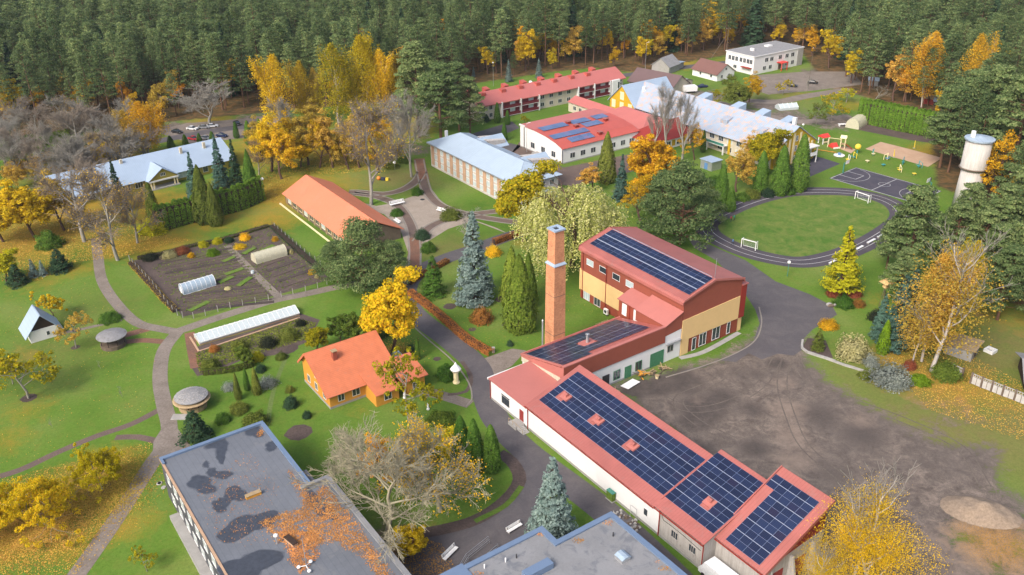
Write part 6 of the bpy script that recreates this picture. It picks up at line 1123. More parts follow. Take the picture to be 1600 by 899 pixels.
for nm_, mt_, n_, s_, sq_, lo_ in (('shrub_green', 'thuja_leaf', 1500, .19, .7, 0), ('shrub_dark', 'spruce_leaf', 1500, .19, .7, .05), ('shrub_olive', 'thuja_olive', 1400, .2, .6, .1), ('shrub_yellow', 'larch_leaf', 1200, .2, .6, .1), ('shrub_gold', 'yellow_leaf', 1200, .2, .6, .15), ('shrub_orange', 'orange_leaf', 1100, .2, .6, .1), ('shrub_rust', 'rust_leaf', 1200, .19, .7, .1), ('shrub_red', 'red_leaf', 1100, .2, .55, .1), ('shrub_pale', 'pale_leaf', 1400, .22, .6, .15), ('shrub_grey', 'grey_leaf', 900, .2, .6, .25), ('shrub_black', 'dark_leaf', 1200, .2, .6, .15), ('shrub_fresh', 'green_leaf', 1300, .22, .6, .12), ('shrub_bright', 'thuja_bright', 1200, .2, .6, .05)): mk_shrub(nm_, mt_, n_ * 3, s_ * .55, len(nm_) * 7 + n_ % 13, sq_, lo_)

RND = dict(maple1=.88, maple2=.9, maple3=.88, apple=.8, apple2=.8, applebig=.8, greenround=.85, willow=.9, amber=.92, amber2=.92, bigbare1=.85, bigbare2=.85, pineround=.85, pinewide=.94, larch=.95, baresmall=.85)
def plant(kind, base, top, label, cat='tree', name=None, w=1.0, group=None, rz=None, crown_mat=None, H=None, trunk_mat=None, lean=None):
    "a tree standing at photo point base whose tip shows at top"
    pr = PROTO[kind]; h = H or height(base, top) * (.66 if kind.startswith('shrub') else RND.get(kind, 1)); s = h / pr[0]; p = gp(*base)
    r = thing(name or 'tree', label, cat, p, rnd.uniform(0, 6.28) if rz is None else rz, group, 0, (s * w, s * w, s))
    if lean: r.rotation_euler.x, r.rotation_euler.y = lean
    parts = zip(('trunk', 'crown', 'leaves') if not kind.startswith('shrub') else ('stem', 'foliage'), pr[1:])
    for nm, me in parts:
        o = link(nm, me, r)
        if crown_mat and nm in ('crown', 'foliage', 'leaves'): o.material_slots[-1].link = 'OBJECT'; o.material_slots[-1].material = M[crown_mat]
    return r
T = plant
# lawn by the chimney and the hall
T('bluespruce', (742, 470), (739, 328), 'largest blue spruce on the lawn left of the brick chimney', name='spruce_tree', w=1.0)
T('maple3', (612, 556), (612, 418), 'bright yellow maple in front of the long asphalt drive, behind the orange house', name='maple_tree', w=1.0, rz=1.3, crown_mat='maple_gold_leaf')
T('willow', (893, 418), (893, 262), 'huge pale yellow-green weeping willow behind the brick chimney', name='willow_tree', w=1.08, rz=.6)
T('maple3', (817, 378), (818, 244), 'olive and yellow tree between the hipped school block and the willow', name='linden_tree', w=1.1)
T('thujaolive', (812, 515), (812, 398), 'tall olive conifer column on the lawn just left of the brick chimney', name='thuja_tree', w=1.05, crown_mat='lump_thuja_leaf'); T('thujaolive', (800, 478), (795, 385), 'olive conifer column standing behind the taller one near the chimney', name='thuja_tree', w=.95, crown_mat='lump_thuja_leaf'); T('thujaolive', (826, 478), (825, 395), 'conifer column between the olive pair and the brick chimney', name='thuja_tree', w=.8, crown_mat='lump_thuja_leaf')
T('greenfir', (678, 460), (678, 398), 'broad green conifer bush beside the bend of the drive', name='conifer', w=1.15); T('shrub_gold', (771, 398), (771, 378), 'small vivid yellow bush at the end of the rust hedge by the willow', 'shrub', 'bush')
T('shrub_rust', (752, 502), (752, 472), 'round rust-red bush in the middle of the lawn', 'shrub', 'bush', w=1.1)
T('shrub_dark', (797, 540), (797, 528), 'low dark cushion shrub on the lawn before the brick chimney', 'shrub', 'bush', w=.8)
# behind: around the canteen hall and yellow school
T('maple2', (1020, 308), (1020, 196), 'big glowing orange-yellow maple right of the white canteen hall', name='maple_tree', w=1.15, crown_mat='orange_leaf')
T('amber', (925, 300), (925, 240), 'small amber tree before the white canteen hall', w=1.2, H=9.5); T('thujadark', (947, 285), (947, 206), 'dark green conifer beside the canteen hall', name='conifer', w=1.0, crown_mat='thuja_olive'); T('spruce', (970, 312), (968, 240), 'bluish dark spruce right of the dark conifer by the canteen', name='spruce_tree', crown_mat='deep_blue_leaf', w=1.1)
T('amber2', (1000, 345), (1000, 270), 'brownish thin autumn tree between willow and bushy pine', w=1.3); T('pineround', (1062, 382), (1060, 236), 'bushy light green pine beside the hall roof and the running track', name='pine_tree', w=.95); T('pineround', (1100, 348), (1100, 285), 'smaller flat-topped pine left of the running track', name='pine_tree', w=1.3)
T('pinewide2', (1032, 350), (1030, 268), 'pine crown tucked behind the bushy light green pine', name='pine_tree', w=1.3)
T('maple3', (1192, 275), (1190, 188), 'olive-green linden against the worn silver roof', name='linden_tree', w=1.1, crown_mat='gold_green_leaf'); T('amber', (1150, 300), (1150, 225), 'amber tree between the blue shed and the poplar-like conifers', w=1.15); T('amber', (1165, 265), (1160, 200), 'rusty amber tree below the balcony of the yellow school', w=.9); T('amber2', (1085, 250), (1085, 190), 'thin orange tree in front of the silver roof dormer', w=1.0)
for px_, by, ty, ww, lb in ((1125, 326, 258, 1.05, 'slim dark conifer column left of the track'), (1098, 238, 203, .8, 'small conifer column by the balcony columns of the yellow school'), (1187, 300, 236, 1.1, 'conifer column below the linden by the track'), (1217, 304, 228, 1.15, 'broad conifer column in front of the striped yellow gable'), (1246, 298, 210, 1.05, 'tallest conifer column beside the striped yellow gable'), (1140, 330, 290, 1.3, 'short round conifer at the bend of the track')): T('thuja', (px_, by), (px_, ty), lb, name='thuja_tree', w=ww)
for i, (px_, py_) in enumerate(((1160, 312), (1175, 308), (1200, 306), (1232, 302), (1105, 300), (1080, 285), (1062, 272))): T(('shrub_green', 'shrub_olive', 'shrub_dark')[i % 3], (px_, py_), (px_, py_ - 16), ('green', 'olive', 'dark green')[i % 3] + ' shrub ' + ('at the left bend of the track', 'between the conifer columns', 'under the broad conifer column', 'under the tallest conifer column', 'near the flat-topped pine', 'beside the blue shed', 'left of the blue shed')[i], 'shrub', 'bush', w=1.4)
T('poplar', (1042, 243), (1036, 128), 'tall bare grey tree before the worn silver roof', name='bare_tree', w=1.0); T('poplar', (1066, 250), (1062, 140), 'second bare grey tree before the worn silver roof', name='bare_tree', w=1.0); T('poplar', (1022, 240), (1018, 160), 'shorter bare grey tree nearest the yellow gable', name='bare_tree')
T('maple3', (1150, 175), (1145, 118), 'spreading green-brown orchard tree behind the silver roof', w=1.3, crown_mat='thuja_olive'); T('amber', (1170, 160), (1168, 108), 'orange tree in front of the white two-storey block', w=1.2, crown_mat='orange_leaf'); T('apple2', (1113, 168), (1113, 135), 'low olive fruit tree behind the silver roof ridge', w=1.3); T('apple2', (1223, 148), (1222, 118), 'small sparse fruit tree by the parked dark cars', w=1.0); T('baresmall', (1262, 142), (1262, 110), 'small dark bare tree between the two dark cars', name='bare_tree', w=.8)
T('apple2', (1300, 188), (1300, 140), 'yellow-orange fruit tree at the left end of the tall hedge', w=1.2, crown_mat='gold_green_leaf'); T('apple2', (1275, 195), (1275, 155), 'olive bush tree in the plots left of the tall hedge', w=1.1, crown_mat='thuja_olive'); T('apple2', (1322, 160), (1320, 130), 'bright yellow-green bushy tree beyond the tall hedge', w=1.4, crown_mat='larch_leaf'); T('baresmall', (1366, 160), (1364, 126), 'bare purple-grey shrub beyond the tall hedge', name='bare_tree', w=1.3)
# right: autumn trees, birches, pines, spruces
T('amber', (1395, 158), (1390, 72), 'tall amber tree at the middle of the far hedge', w=1.05); T('birch1', (1440, 168), (1448, 48), 'tall golden birch with a pale stem at the right end of the hedge', name='birch_tree', w=1.25); T('amber2', (1415, 160), (1408, 90), 'grey-brown tree half bare beside the tall golden birch', w=.9); T('birch1', (1505, 190), (1515, 52), 'orange birch rising among the dark pines near the water tower', name='birch_tree', w=1.0); T('maple2', (1490, 215), (1490, 120), 'orange tree before the pines left of the water tower', w=.7)
T('amber2', (1560, 330), (1560, 200), 'orange-brown birch among the right-hand pines', name='birch_tree', w=1.0); T('birch1', (1575, 360), (1578, 260), 'golden birch at the right edge between pines', name='birch_tree', w=1.0, crown_mat='orange_leaf')
T('larch', (1312, 458), (1318, 345), 'yellow-green larch standing at the edge of the running track', name='larch_tree', w=1.0)
T('birchbare', (1455, 580), (1518, 340), 'tallest white-stemmed nearly bare birch right of the bluish spruces', name='birch_tree', w=1.25, rz=1.0); T('birch1', (1440, 565), (1468, 395), 'golden birch with a clear white stem left of the tallest birch', name='birch_tree', w=1.25, crown_mat='amber_leaf'); T('birch1', (1466, 545), (1508, 392), 'golden birch right of the tallest nearly bare birch', name='birch_tree', w=1.05, crown_mat='yellow_leaf'); T('birchbare', (1425, 570), (1440, 450), 'lower twiggy birch behind the bright green thuja', name='birch_tree', w=1.1); T('birch2', (1502, 492), (1540, 375), 'yellow birch in front of the right-hand pines', name='birch_tree', w=.9)
T('deepblue', (1395, 545), (1400, 428), 'tall bluish-green spruce beside the wooden box post', name='spruce_tree', w=.85); T('deepblue', (1372, 530), (1374, 458), 'shorter bluish-green spruce left of the tall one', name='spruce_tree', w=.8); T('deepblue', (1412, 520), (1418, 418), 'bluish-green spruce behind the tall one', name='spruce_tree', w=.8)
T('thujabright', (1378, 552), (1380, 500), 'bright green thuja cone in front of the bluish spruces', name='thuja_tree', w=.95); T('greenfir', (1277, 546), (1277, 512), 'small pyramidal conifer in the corner bed by the asphalt', name='conifer', w=1.1, crown_mat='thuja_olive')
for i, (kind, px_, py_, ty, w_, lb) in enumerate((('shrub_orange', 1294, 511, 496, 1.6, 'flat orange clipped shrub by the asphalt corner'), ('shrub_pale', 1332, 556, 518, 1.0, 'pale yellow feathery shrub on the right lawn'), ('shrub_rust', 1341, 478, 463, 1.3, 'rust-red low shrub near the larch'), ('shrub_red', 1303, 462, 448, 1.2, 'dull red shrub behind the dark conifer bush'), ('shrub_green', 1318, 478, 456, 1.3, 'dark green juniper bush at the asphalt edge'), ('shrub_grey', 1385, 596, 560, 1.2, 'grey-blue twiggy shrub at the dirt yard edge'), ('shrub_grey', 1400, 602, 575, 1.2, 'second grey-blue shrub at the dirt yard edge'), ('shrub_bright', 1437, 598, 582, 1.6, 'yellow-green low juniper at the yard edge'), ('shrub_red', 1421, 575, 558, .8, 'little dark red bush under the birches'), ('shrub_fresh', 1478, 588, 560, 1.2, 'yellow-green bush at the end of the concrete fence'), ('shrub_green', 1486, 590, 572, .9, 'dark bush against the concrete fence'), ('shrub_grey', 1360, 570, 550, .9, 'sparse grey shrub near the pale feathery one'), ('shrub_black', 1370, 500, 478, 1.0, 'dark purplish bush under the box post'), ('shrub_olive', 1350, 590, 575, 1.0, 'olive tuft on the yard border'), ('shrub_red', 1335, 462, 448, 1.2, 'brownish red bush behind the rust one'))): T(kind, (px_, py_), (px_, ty), lb, 'shrub', 'bush', w=w_)
k_ = 0
for kind, bx, by, tx, ty, w_ in (('pinewide', 1412, 440, 1440, 285, 1.15), ('pinewide2', 1385, 420, 1392, 345, 1.2), ('pinewide2', 1478, 440, 1508, 320, 1.1), ('pinewide', 1540, 470, 1580, 345, 1.15), ('pinewide', 1498, 400, 1522, 282, 1.1), ('pinewide2', 1545, 420, 1578, 290, 1.15), ('pinewide2', 1520, 450, 1550, 330, 1.1), ('pinewide', 1558, 500, 1610, 380, 1.2), ('pinewide2', 1590, 400, 1625, 250, 1.2), ('pinewide', 1580, 345, 1612, 215, 1.1), ('pinewide2', 1570, 300, 1600, 120, 1.2), ('pinewide', 1468, 262, 1482, 130, 1.1), ('pinewide2', 1500, 250, 1522, 110, 1.1), ('pinewide', 1535, 250, 1560, 95, 1.1), ('pinewide', 1600, 470, 1660, 300, 1.2), ('pinewide2', 1400, 485, 1425, 390, 1.1), ('pinewide', 1442, 395, 1455, 320, 1.0)):
    T(kind, (bx, by), (tx, ty), ['large pine at the near right curve of the running track', 'low pine between the larch and the track benches', 'tall pine straight below the water tower', 'pine behind the yellow birches by the fence yard', 'pine whose tip reaches the foot of the water tower', 'broad pine right of the foot of the water tower', 'pine between the yellow birch and the tower foot', 'pine shading the grass yard behind the concrete fence', 'pine at the right picture edge beside the golden birch', 'pine just right of the water tower shaft', 'tallest pine at the upper right, far behind the tower', 'pine at the right end of the tall clipped hedge', 'pine close behind the water tower cap', 'tall pine right of and behind the water tower', 'pine cut by the right picture edge above the shed', 'low pine behind the bluish spruces', 'small pine at the right corner of the basketball court'][k_], name='pine_tree', w=w_, group='large pines right of the running track'); k_ += 1
T('birchnear', (1320, 935), (1337, 742), 'nearest golden birch with white limbs at the end of the panelled wing', name='birch_tree', w=.85, rz=.4); T('birchnear', (1365, 950), (1385, 770), 'second golden birch leaning right beside the end bay', name='birch_tree', w=.9, rz=2.4); T('birchnear', (1275, 945), (1285, 820), 'low golden birch touching the end wall of the wing', name='birch_tree', w=.75, rz=4)
# bare trees before the flat roofs
T('bigbare1', (602, 850), (572, 622), 'large pale leafless tree in front of the orange house', name='bare_tree', w=1.0, rz=.3); T('bigbare2', (688, 800), (690, 628), 'large leafless tree with a few yellow leaves left of the thujas', name='bare_tree', w=1.0, rz=2); T('bigbare1', (555, 760), (530, 655), 'smaller pale leafless tree at the corner of the puddled flat roof', name='bare_tree', w=.95, rz=4); T('bigbare2', (640, 755), (630, 640), 'leafless tree between the two large ones', name='bare_tree', w=.9, rz=5)
T('maple1', (640, 872), (640, 770), 'bushy yellow tree pressed against the puddled flat roof', w=1.2, H=6.5); T('amber2', (592, 770), (588, 668), 'thin orange-leaved tree among the pale leafless trees', w=.8); T('apple2', (640, 660), (628, 540), 'sparse yellow-green birch before the orange house porch', name='birch_tree', w=.9)
T('thuja', (742, 735), (742, 655), 'dark green thuja left of the pair by the drive', name='thuja_tree', w=1.0); T('thuja', (768, 735), (768, 664), 'dark green thuja nearest the drive below the white wing', name='thuja_tree', w=1.1); T('thuja', (722, 725), (722, 650), 'thuja half hidden by leafless branches', name='thuja_tree', w=1.1); T('shrub_yellow', (712, 700), (712, 660), 'yellow-green shrub between orange house and drive', 'shrub', 'bush', w=1.3); T('shrub_fresh', (690, 660), (690, 640), 'fresh green shrub before the pale leafless trees', 'shrub', 'bush', w=1.6); T('shrub_green', (655, 720), (655, 690), 'green shrub under the leafless trees', 'shrub', 'bush', w=1.6)
T('bluespruce', (862, 846), (861, 712), 'nearest blue spruce standing between the drive and the pale flat roof', name='spruce_tree', w=1.1, crown_mat='blue_spruce_leaf')
# round the orange house
for kind, bx, by, ty, w_, lb in (('shrub_green', 698, 590, 560, 1.0, 'round dark green yew on the lawn by the shrine post'), ('thuja', 653, 562, 528, .7, 'slim thuja right of the orange house'), ('shrub_dark', 642, 552, 532, .8, 'dark bush left of the slim thuja'), ('greenround', 562, 545, 478, .95, 'tall dark green lilac mass behind the orange house'), ('greenround', 532, 535, 482, 1.0, 'dark green shrub mass left of the lilac'), ('maple3', 497, 552, 502, 1.1, 'golden bush at the back corner of the orange house'), ('shrub_fresh', 590, 520, 490, 1.2, 'green bush behind the bright yellow maple'), ('shrub_dark', 455, 635, 612, .9, 'clipped dark ball shrub left of the orange house'), ('shrub_olive', 453, 612, 600, .9, 'little olive shrub above the ball shrub'), ('shrub_dark', 480, 652, 638, .9, 'small dark ball nearest the orange house corner'), ('shrub_grey', 418, 602, 586, 1.4, 'bluish juniper cushion in the garden'), ('shrub_grey', 358, 608, 595, 1.2, 'pale bluish juniper by the round pavilion'), ('shrub_olive', 374, 642, 625, 1.3, 'olive spreading juniper on the garden lawn'), ('smallspruce', 307, 686, 640, 1.3, 'bright green little fir at the corner of the puddled flat roof'), ('shrub_green', 348, 658, 640, 1.2, 'round green bush right of the little fir'), ('shrub_olive', 400, 662, 640, 1.4, 'olive bush at the parapet corner of the flat roof'), ('greenround', 384, 572, 535, 1.0, 'tall light green bush over the flower beds'), ('shrub_yellow', 402, 562, 545, 1.0, 'yellow-green bush by the flower beds'), ('shrub_dark', 408, 580, 565, 1.0, 'dark bush at the end of the low hedge'), ('shrub_olive', 440, 560, 548, 1.2, 'low olive patch by the round bed'), ('thujaolive', 373, 624, 582, .62, 'grey-green conifer cone in the garden, leftmost of three'), ('thuja', 387, 610, 576, .75, 'dark thuja in the middle of three garden cones'), ('thujaolive', 402, 616, 574, .75, 'tallest olive cone of the three in the garden'), ('shrub_olive', 330, 575, 556, 1.2, 'dull shrub in the flower bed by the glasshouse'), ('shrub_black', 420, 540, 520, 1.0, 'dark perennial clump under the glasshouse'), ('shrub_olive', 452, 528, 508, 1.2, 'olive perennial clump at the right end of the glasshouse'), ('shrub_rust', 335, 548, 535, 1.2, 'brown perennial clump at the left end of the glasshouse'), ('shrub_black', 470, 508, 496, 1.1, 'dark clump behind the glasshouse corner'), ('shrub_olive', 375, 545, 528, 1.3, 'mixed olive clump mid flower bed')):
    T(kind, (bx, by), (bx, ty), lb, 'shrub' if kind.startswith('shrub') else 'tree', 'bush' if kind.startswith('shrub') else 'conifer', w=w_)
# left lawn orchard
T('applebig', (160, 765), (155, 690), 'spreading yellow apple tree on the leaf carpet beside the diagonal gravel path', name='apple_tree', w=.72, rz=.5); T('applebig', (62, 822), (60, 735), 'widest yellow apple tree at the lower left of the lawn', name='apple_tree', w=.88, rz=2.1); T('applebig', (-22, 835), (-24, 755), 'yellow apple tree cut by the left picture edge', name='apple_tree', w=.85, rz=4); T('apple2', (230, 893), (222, 850), 'tiny sparse tree at the left wall of the puddled flat roof', name='apple_tree', w=.8)
T('apple', (84, 498), (82, 446), 'small orange-yellow apple tree behind the white hut', name='apple_tree', w=.95, crown_mat='yellow_leaf'); T('apple2', (119, 543), (116, 480), 'orange-tinted apple tree right of the white hut', name='apple_tree', w=.9, crown_mat='amber_leaf'); T('apple2', (45, 622), (40, 530), 'large grey-yellow apple tree on the left lawn', name='apple_tree', w=1.25, crown_mat='gold_green_leaf'); T('apple2', (20, 600), (10, 545), 'thin apple tree behind the grey-yellow one', name='apple_tree', w=.9, crown_mat='gold_green_leaf')
for bx, by, ty, lb in ((157, 576, 560, 'bare sapling in the mulch ring near the round timber pavilion'), (191, 620, 598, 'bare sapling in the middle of the left lawn'), (82, 668, 652, 'bare sapling low on the left lawn')): T('baresmall', (bx, by), (bx, ty), lb, name='sapling', w=.5)
b = None
T('shrub_green', (172, 500), (172, 484), 'dark green juniper by the fork of the gravel path', 'shrub', 'bush', w=2.0)
for kind, bx, by, ty, w_, lb in (('smallblue', 54, 432, 404, 1.0, 'left one of the two small blue spruces'), ('smallblue', 68, 430, 406, 1.0, 'right one of the two small blue spruces'), ('smallspruce', 95, 422, 388, 1.4, 'dark squat spruce right of the small blue pair'), ('smallspruce', 28, 444, 412, 1.4, 'dark green spruce at the left edge of the lawn'), ('maple3', 10, 440, 385, 1.2, 'yellow-green bush tree at the left edge')): T(kind, (bx, by), (bx, ty), lb, 'tree', 'spruce_tree' if kind[0] == 's' else 'tree', w=w_, crown_mat='larch_leaf' if kind == 'maple3' else None)
T('maple1', (55, 372), (45, 272), 'massive yellow maple left of the villa', name='maple_tree', w=1.25, crown_mat='yellow_leaf'); T('maple1', (5, 378), (0, 285), 'yellow maple cut by the left edge', name='maple_tree', w=1.2, crown_mat='yellow_leaf'); T('amber', (100, 360), (95, 262), 'amber tree at the left gable of the villa', w=1.1, crown_mat='amber_leaf'); T('shrub_green', (78, 385), (78, 350), 'dark green bush under the massive yellow maple', 'shrub', 'bush', w=1.1); T('amber', (130, 350), (120, 312), 'low golden tree before the villa', w=1.2, crown_mat='orange_leaf')
T('bareb', (184, 407), (190, 262), 'tall brown nearly leafless tree where the gravel path starts', name='bare_tree', w=1.0); T('bare3', (132, 378), (130, 252), 'wide leafless tree in front of the pale blue villa roof', name='bare_tree', w=1.05); T('bareb', (215, 380), (215, 290), 'brown leafless tree left of the tall hedge', name='bare_tree', w=1.0)
T('spruce', (190, 330), (188, 248), 'dark spruce tip in front of the villa roof', name='spruce_tree', w=1.0); T('spruce', (308, 318), (306, 236), 'dark spruce before the villa porch windows', name='spruce_tree', w=1.05, crown_mat='deep_blue_leaf'); T('spruce', (348, 300), (348, 208), 'tall blue-grey spruce at the right end of the villa', name='spruce_tree', w=1.0, crown_mat='deep_blue_leaf'); T('spruce', (372, 298), (371, 216), 'dark spruce right of the blue-grey one', name='spruce_tree', w=1.0)
T('thujadark', (322, 348), (320, 258), 'broad olive thuja rising above the villa hedge', name='thuja_tree', w=1.0, crown_mat='thuja_olive'); T('thujaolive', (395, 310), (393, 234), 'olive thuja at the right end of the villa hedge', name='thuja_tree', w=.8, crown_mat='thuja_leaf'); T('thujaolive', (338, 352), (336, 285), 'second olive thuja in the villa hedge', name='thuja_tree', w=.9); T('thujabright', (243, 350), (242, 285), 'light green thin conifer left of the villa porch', name='conifer', w=.9, crown_mat='thuja_olive')
T('birch2', (232, 246), (222, 158), 'orange birch behind the villa roof', name='birch_tree', w=1.7, crown_mat='orange_leaf'); T('maple1', (165, 270), (163, 218), 'small yellow maple behind the villa ridge', name='maple_tree', w=1.0); T('birch2', (205, 248), (200, 172), 'orange-brown birch left of the orange one', name='birch_tree', w=1.2, crown_mat='amber_leaf')
for px_, by, ty, lb in ((268, 232, 212, 'dark round conifer at the car park'), (290, 226, 210, 'dark thuja left of the red car'), (312, 222, 208, 'dark thuja right of the red car'), (332, 220, 205, 'dark thuja near the silver car'), (370, 216, 190, 'slim yellow-green column by the car park'), (390, 226, 188, 'slim bright green thuja by the car park'), (407, 213, 185, 'second slim bright green thuja')): T('thuja', (px_, by), (px_, ty), lb, name='thuja_tree', w=1.1 if px_ > 360 else 1.8)
# birches and bare trees behind the barn
for kind, bx, by, tx, ty, w_, cm, lb in (('birch1', 440, 205, 436, 84, 1.25, 'yellow_leaf', 'leftmost tall golden birch of the group behind the barn'), ('birch1', 478, 195, 475, 94, 1.0, 'birch_leaf', 'slender orange birch second from the left behind the barn'), ('birch1', 497, 190, 495, 105, .9, 'amber_leaf', 'thin orange birch behind the slender one'), ('birch3', 530, 200, 531, 66, 1.2, 'gold_green_leaf', 'tall olive-gold birch with a pale stem behind the barn'), ('birch2', 572, 192, 571, 54, 1.0, 'yellow_leaf', 'tallest bright yellow birch behind the barn'), ('birch2', 600, 188, 597, 76, 1.1, 'yellow_leaf', 'yellow birch right of the tallest one'), ('birch2', 618, 180, 616, 100, 1.0, 'orange_leaf', 'short golden birch at the right of the birch group'), ('birch2', 550, 190, 549, 110, 1.1, 'larch_leaf', 'yellow-green birch between the olive one and the tallest'),
    ('amber', 425, 268, 420, 160, 1.0, 'yellow_leaf', 'golden tree left of the barn gable'), ('amber', 455, 262, 452, 170, 1.0, 'orange_leaf', 'amber tree behind the barn gable'), ('amber', 482, 258, 478, 165, 1.1, 'amber_leaf', 'brownish gold tree behind the barn ridge'), ('amber2', 500, 262, 505, 180, 1.0, None, 'half-bare orange tree behind the barn ridge'), ('amber', 520, 262, 516, 165, 1.0, 'amber_leaf', 'dull gold tree right of the barn ridge'), ('amber2', 545, 265, 540, 185, .9, 'amber_leaf', 'thin amber tree behind the play lawn'), ('amber2', 562, 262, 560, 170, 1.0, 'amber_leaf', 'brown and gold tree behind the play lawn'), ('bareb', 580, 320, 576, 152, .95, None, 'large grey tree standing on the play lawn'), ('amber2', 590, 270, 588, 165, 1.0, 'orange_leaf', 'tree with orange lower leaves right of the large grey one'), ('bare2', 643, 277, 640, 150, .85, None, 'grey leafless tree at the right end of the play lawn'), ('bare1', 620, 250, 622, 150, .9, None, 'wide grey leafless tree behind the play lawn'),
    ('bareb', 405, 275, 402, 215, 1.0, None, 'brownish bare tree left of the golden tree'), ('bare1', 327, 196, 322, 122, 1.55, None, 'rounded grey leafless tree above the parked white cars'), ('baresmall', 732, 392, 738, 315, .9, None, 'small twisted bare tree on the inner courtyard lawn'), ('apple2', 600, 245, 600, 205, 1.2, 'gold_green_leaf', 'olive bush tree at the back of the play lawn'), ('bare2', 462, 240, 462, 150, .9, None, 'grey leafless tree among the golden ones'), ('amber', 440, 280, 436, 190, 1.1, 'yellow_leaf', 'low yellow tree at the left foot of the barn gable'), ('amber', 410, 250, 408, 178, 1.1, 'amber_leaf', 'amber tree right of the slim thujas at the car park'), ('maple3', 540, 258, 538, 205, 1.1, 'gold_green_leaf', 'olive-gold undergrowth tree behind the play lawn'), ('maple1', 470, 262, 468, 210, 1.2, 'yellow_leaf', 'yellow undergrowth tree behind the barn ridge'), ('amber', 500, 225, 498, 150, 1.1, 'amber_leaf', 'gold-brown tree below the slender birches')):
    T(kind, (bx, by), (tx, ty), lb, name='birch_tree' if kind.startswith('birch') else 'bare_tree' if kind.startswith('bare') else 'tree', w=w_, crown_mat=cm)
for kind, bx, by, tx, ty, w_, lb in (('pinewide', 655, 215, 652, 58, 1.0, 'tallest pine of the clump left of the balcony block'), ('pinewide2', 690, 235, 686, 100, 1.15, 'wide pine left of the hipped school roof'), ('pinewide', 718, 205, 712, 92, 1.1, 'pine behind the hipped school roof'), ('pinewide2', 735, 225, 733, 122, 1.0, 'pine in front of the left end of the balcony block'), ('pinewide2', 668, 200, 668, 90, 1.0, 'pine behind the tallest one of the clump'), ('pineround', 572, 452, 572, 326, 1.0, 'big dark pine overlapping the right end of the barn roof'), ('pineround2', 528, 442, 524, 380, 1.1, 'pine at the garden corner below the barn'), ('pineround2', 612, 452, 608, 380, 1.0, 'pine at the courtyard end of the barn')):
    T(kind, (bx, by), (tx, ty), lb, name='pine_tree', w=w_)
for kind, bx, by, ty, w_, lb in (('smallspruce', 760, 190, 178, 1.6, 'slim dark conifer before the balcony block'), ('thuja', 777, 192, 160, 1.0, 'slim thuja at the left balcony'), ('thuja', 793, 195, 172, 1.2, 'shorter thuja before the balcony block'), ('apple', 820, 195, 176, .9, 'round yellow-green little tree before the maroon balconies'), ('thuja', 788, 220, 192, 1.1, 'conifer by the hipped school rear wing'), ('bluespruce', 795, 128, 92, .8, 'slim blue spruce behind the balcony block roof'), ('bluespruce', 842, 122, 90, .9, 'second blue spruce behind the balcony block roof'), ('bluespruce', 740, 120, 104, 1.0, 'blue spruce left behind the salmon roof')): T(kind, (bx, by), (bx, ty), lb, 'tree', 'conifer', w=w_, crown_mat='gold_green_leaf' if kind == 'apple' else None)
for kind, bx, by, ty, w_, lb in (('shrub_green', 620, 336, 322, 1.5, 'clipped green mound beside the white courtyard bench'), ('shrub_green', 652, 304, 287, 1.1, 'clipped green dome at the courtyard junction'), ('shrub_green', 669, 392, 372, 1.2, 'dark juniper on the inner courtyard lawn'), ('shrub_dark', 660, 372, 352, 1.2, 'low dark shrub before the courtyard paving'), ('shrub_olive', 705, 340, 320, 1.5, 'olive shrub bed beside the curved courtyard walk'), ('shrub_olive', 612, 262, 250, 1.8, 'olive shrub by the white lamp at the play lawn'), ('shrub_fresh', 632, 253, 243, 1.8, 'fresh green shrub near the hipped school corner'), ('shrub_green', 1115, 290, 268, 1.2, 'green dome behind the blue shed'),
    ('shrub_black', 235, 405, 392, 1.5, 'black-leaved bush in the top left corner of the vegetable garden'), ('shrub_pale', 265, 402, 390, 1.5, 'pale cushion in the garden border'), ('shrub_red', 285, 395, 382, 1.3, 'red bush in the garden border'), ('shrub_orange', 299, 402, 392, 1.0, 'small orange chrysanthemum clump'), ('shrub_yellow', 318, 385, 373, 1.1, 'round yellow-green shrub in the garden border'), ('shrub_yellow', 340, 380, 368, 1.1, 'second round yellow-green shrub in the border'), ('shrub_bright', 333, 398, 385, 1.3, 'bright green clump at the beds'), ('shrub_gold', 383, 374, 362, 1.2, 'golden bush right of the garden path'), ('shrub_gold', 375, 387, 379, 2.0, 'flat yellow flower patch right of the garden path'), ('shrub_orange', 430, 376, 367, 1.0, 'orange clump at the right garden fence'), ('shrub_orange', 488, 428, 419, 1.2, 'orange clump near the lower right garden corner'), ('shrub_dark', 358, 378, 368, 1.5, 'dark green mound at the head of the garden path'), ('shrub_pale', 455, 396, 388, .8, 'pale flower clump along the right garden fence'), ('shrub_pale', 495, 434, 427, .8, 'pale flower clump in the lower right garden corner'), ('shrub_yellow', 240, 362, 335, 1.4, 'yellow-green bush at the left foot of the villa hedge')):
    T(kind, (bx, by), (bx, ty), lb, 'shrub', 'bush', w=w_)
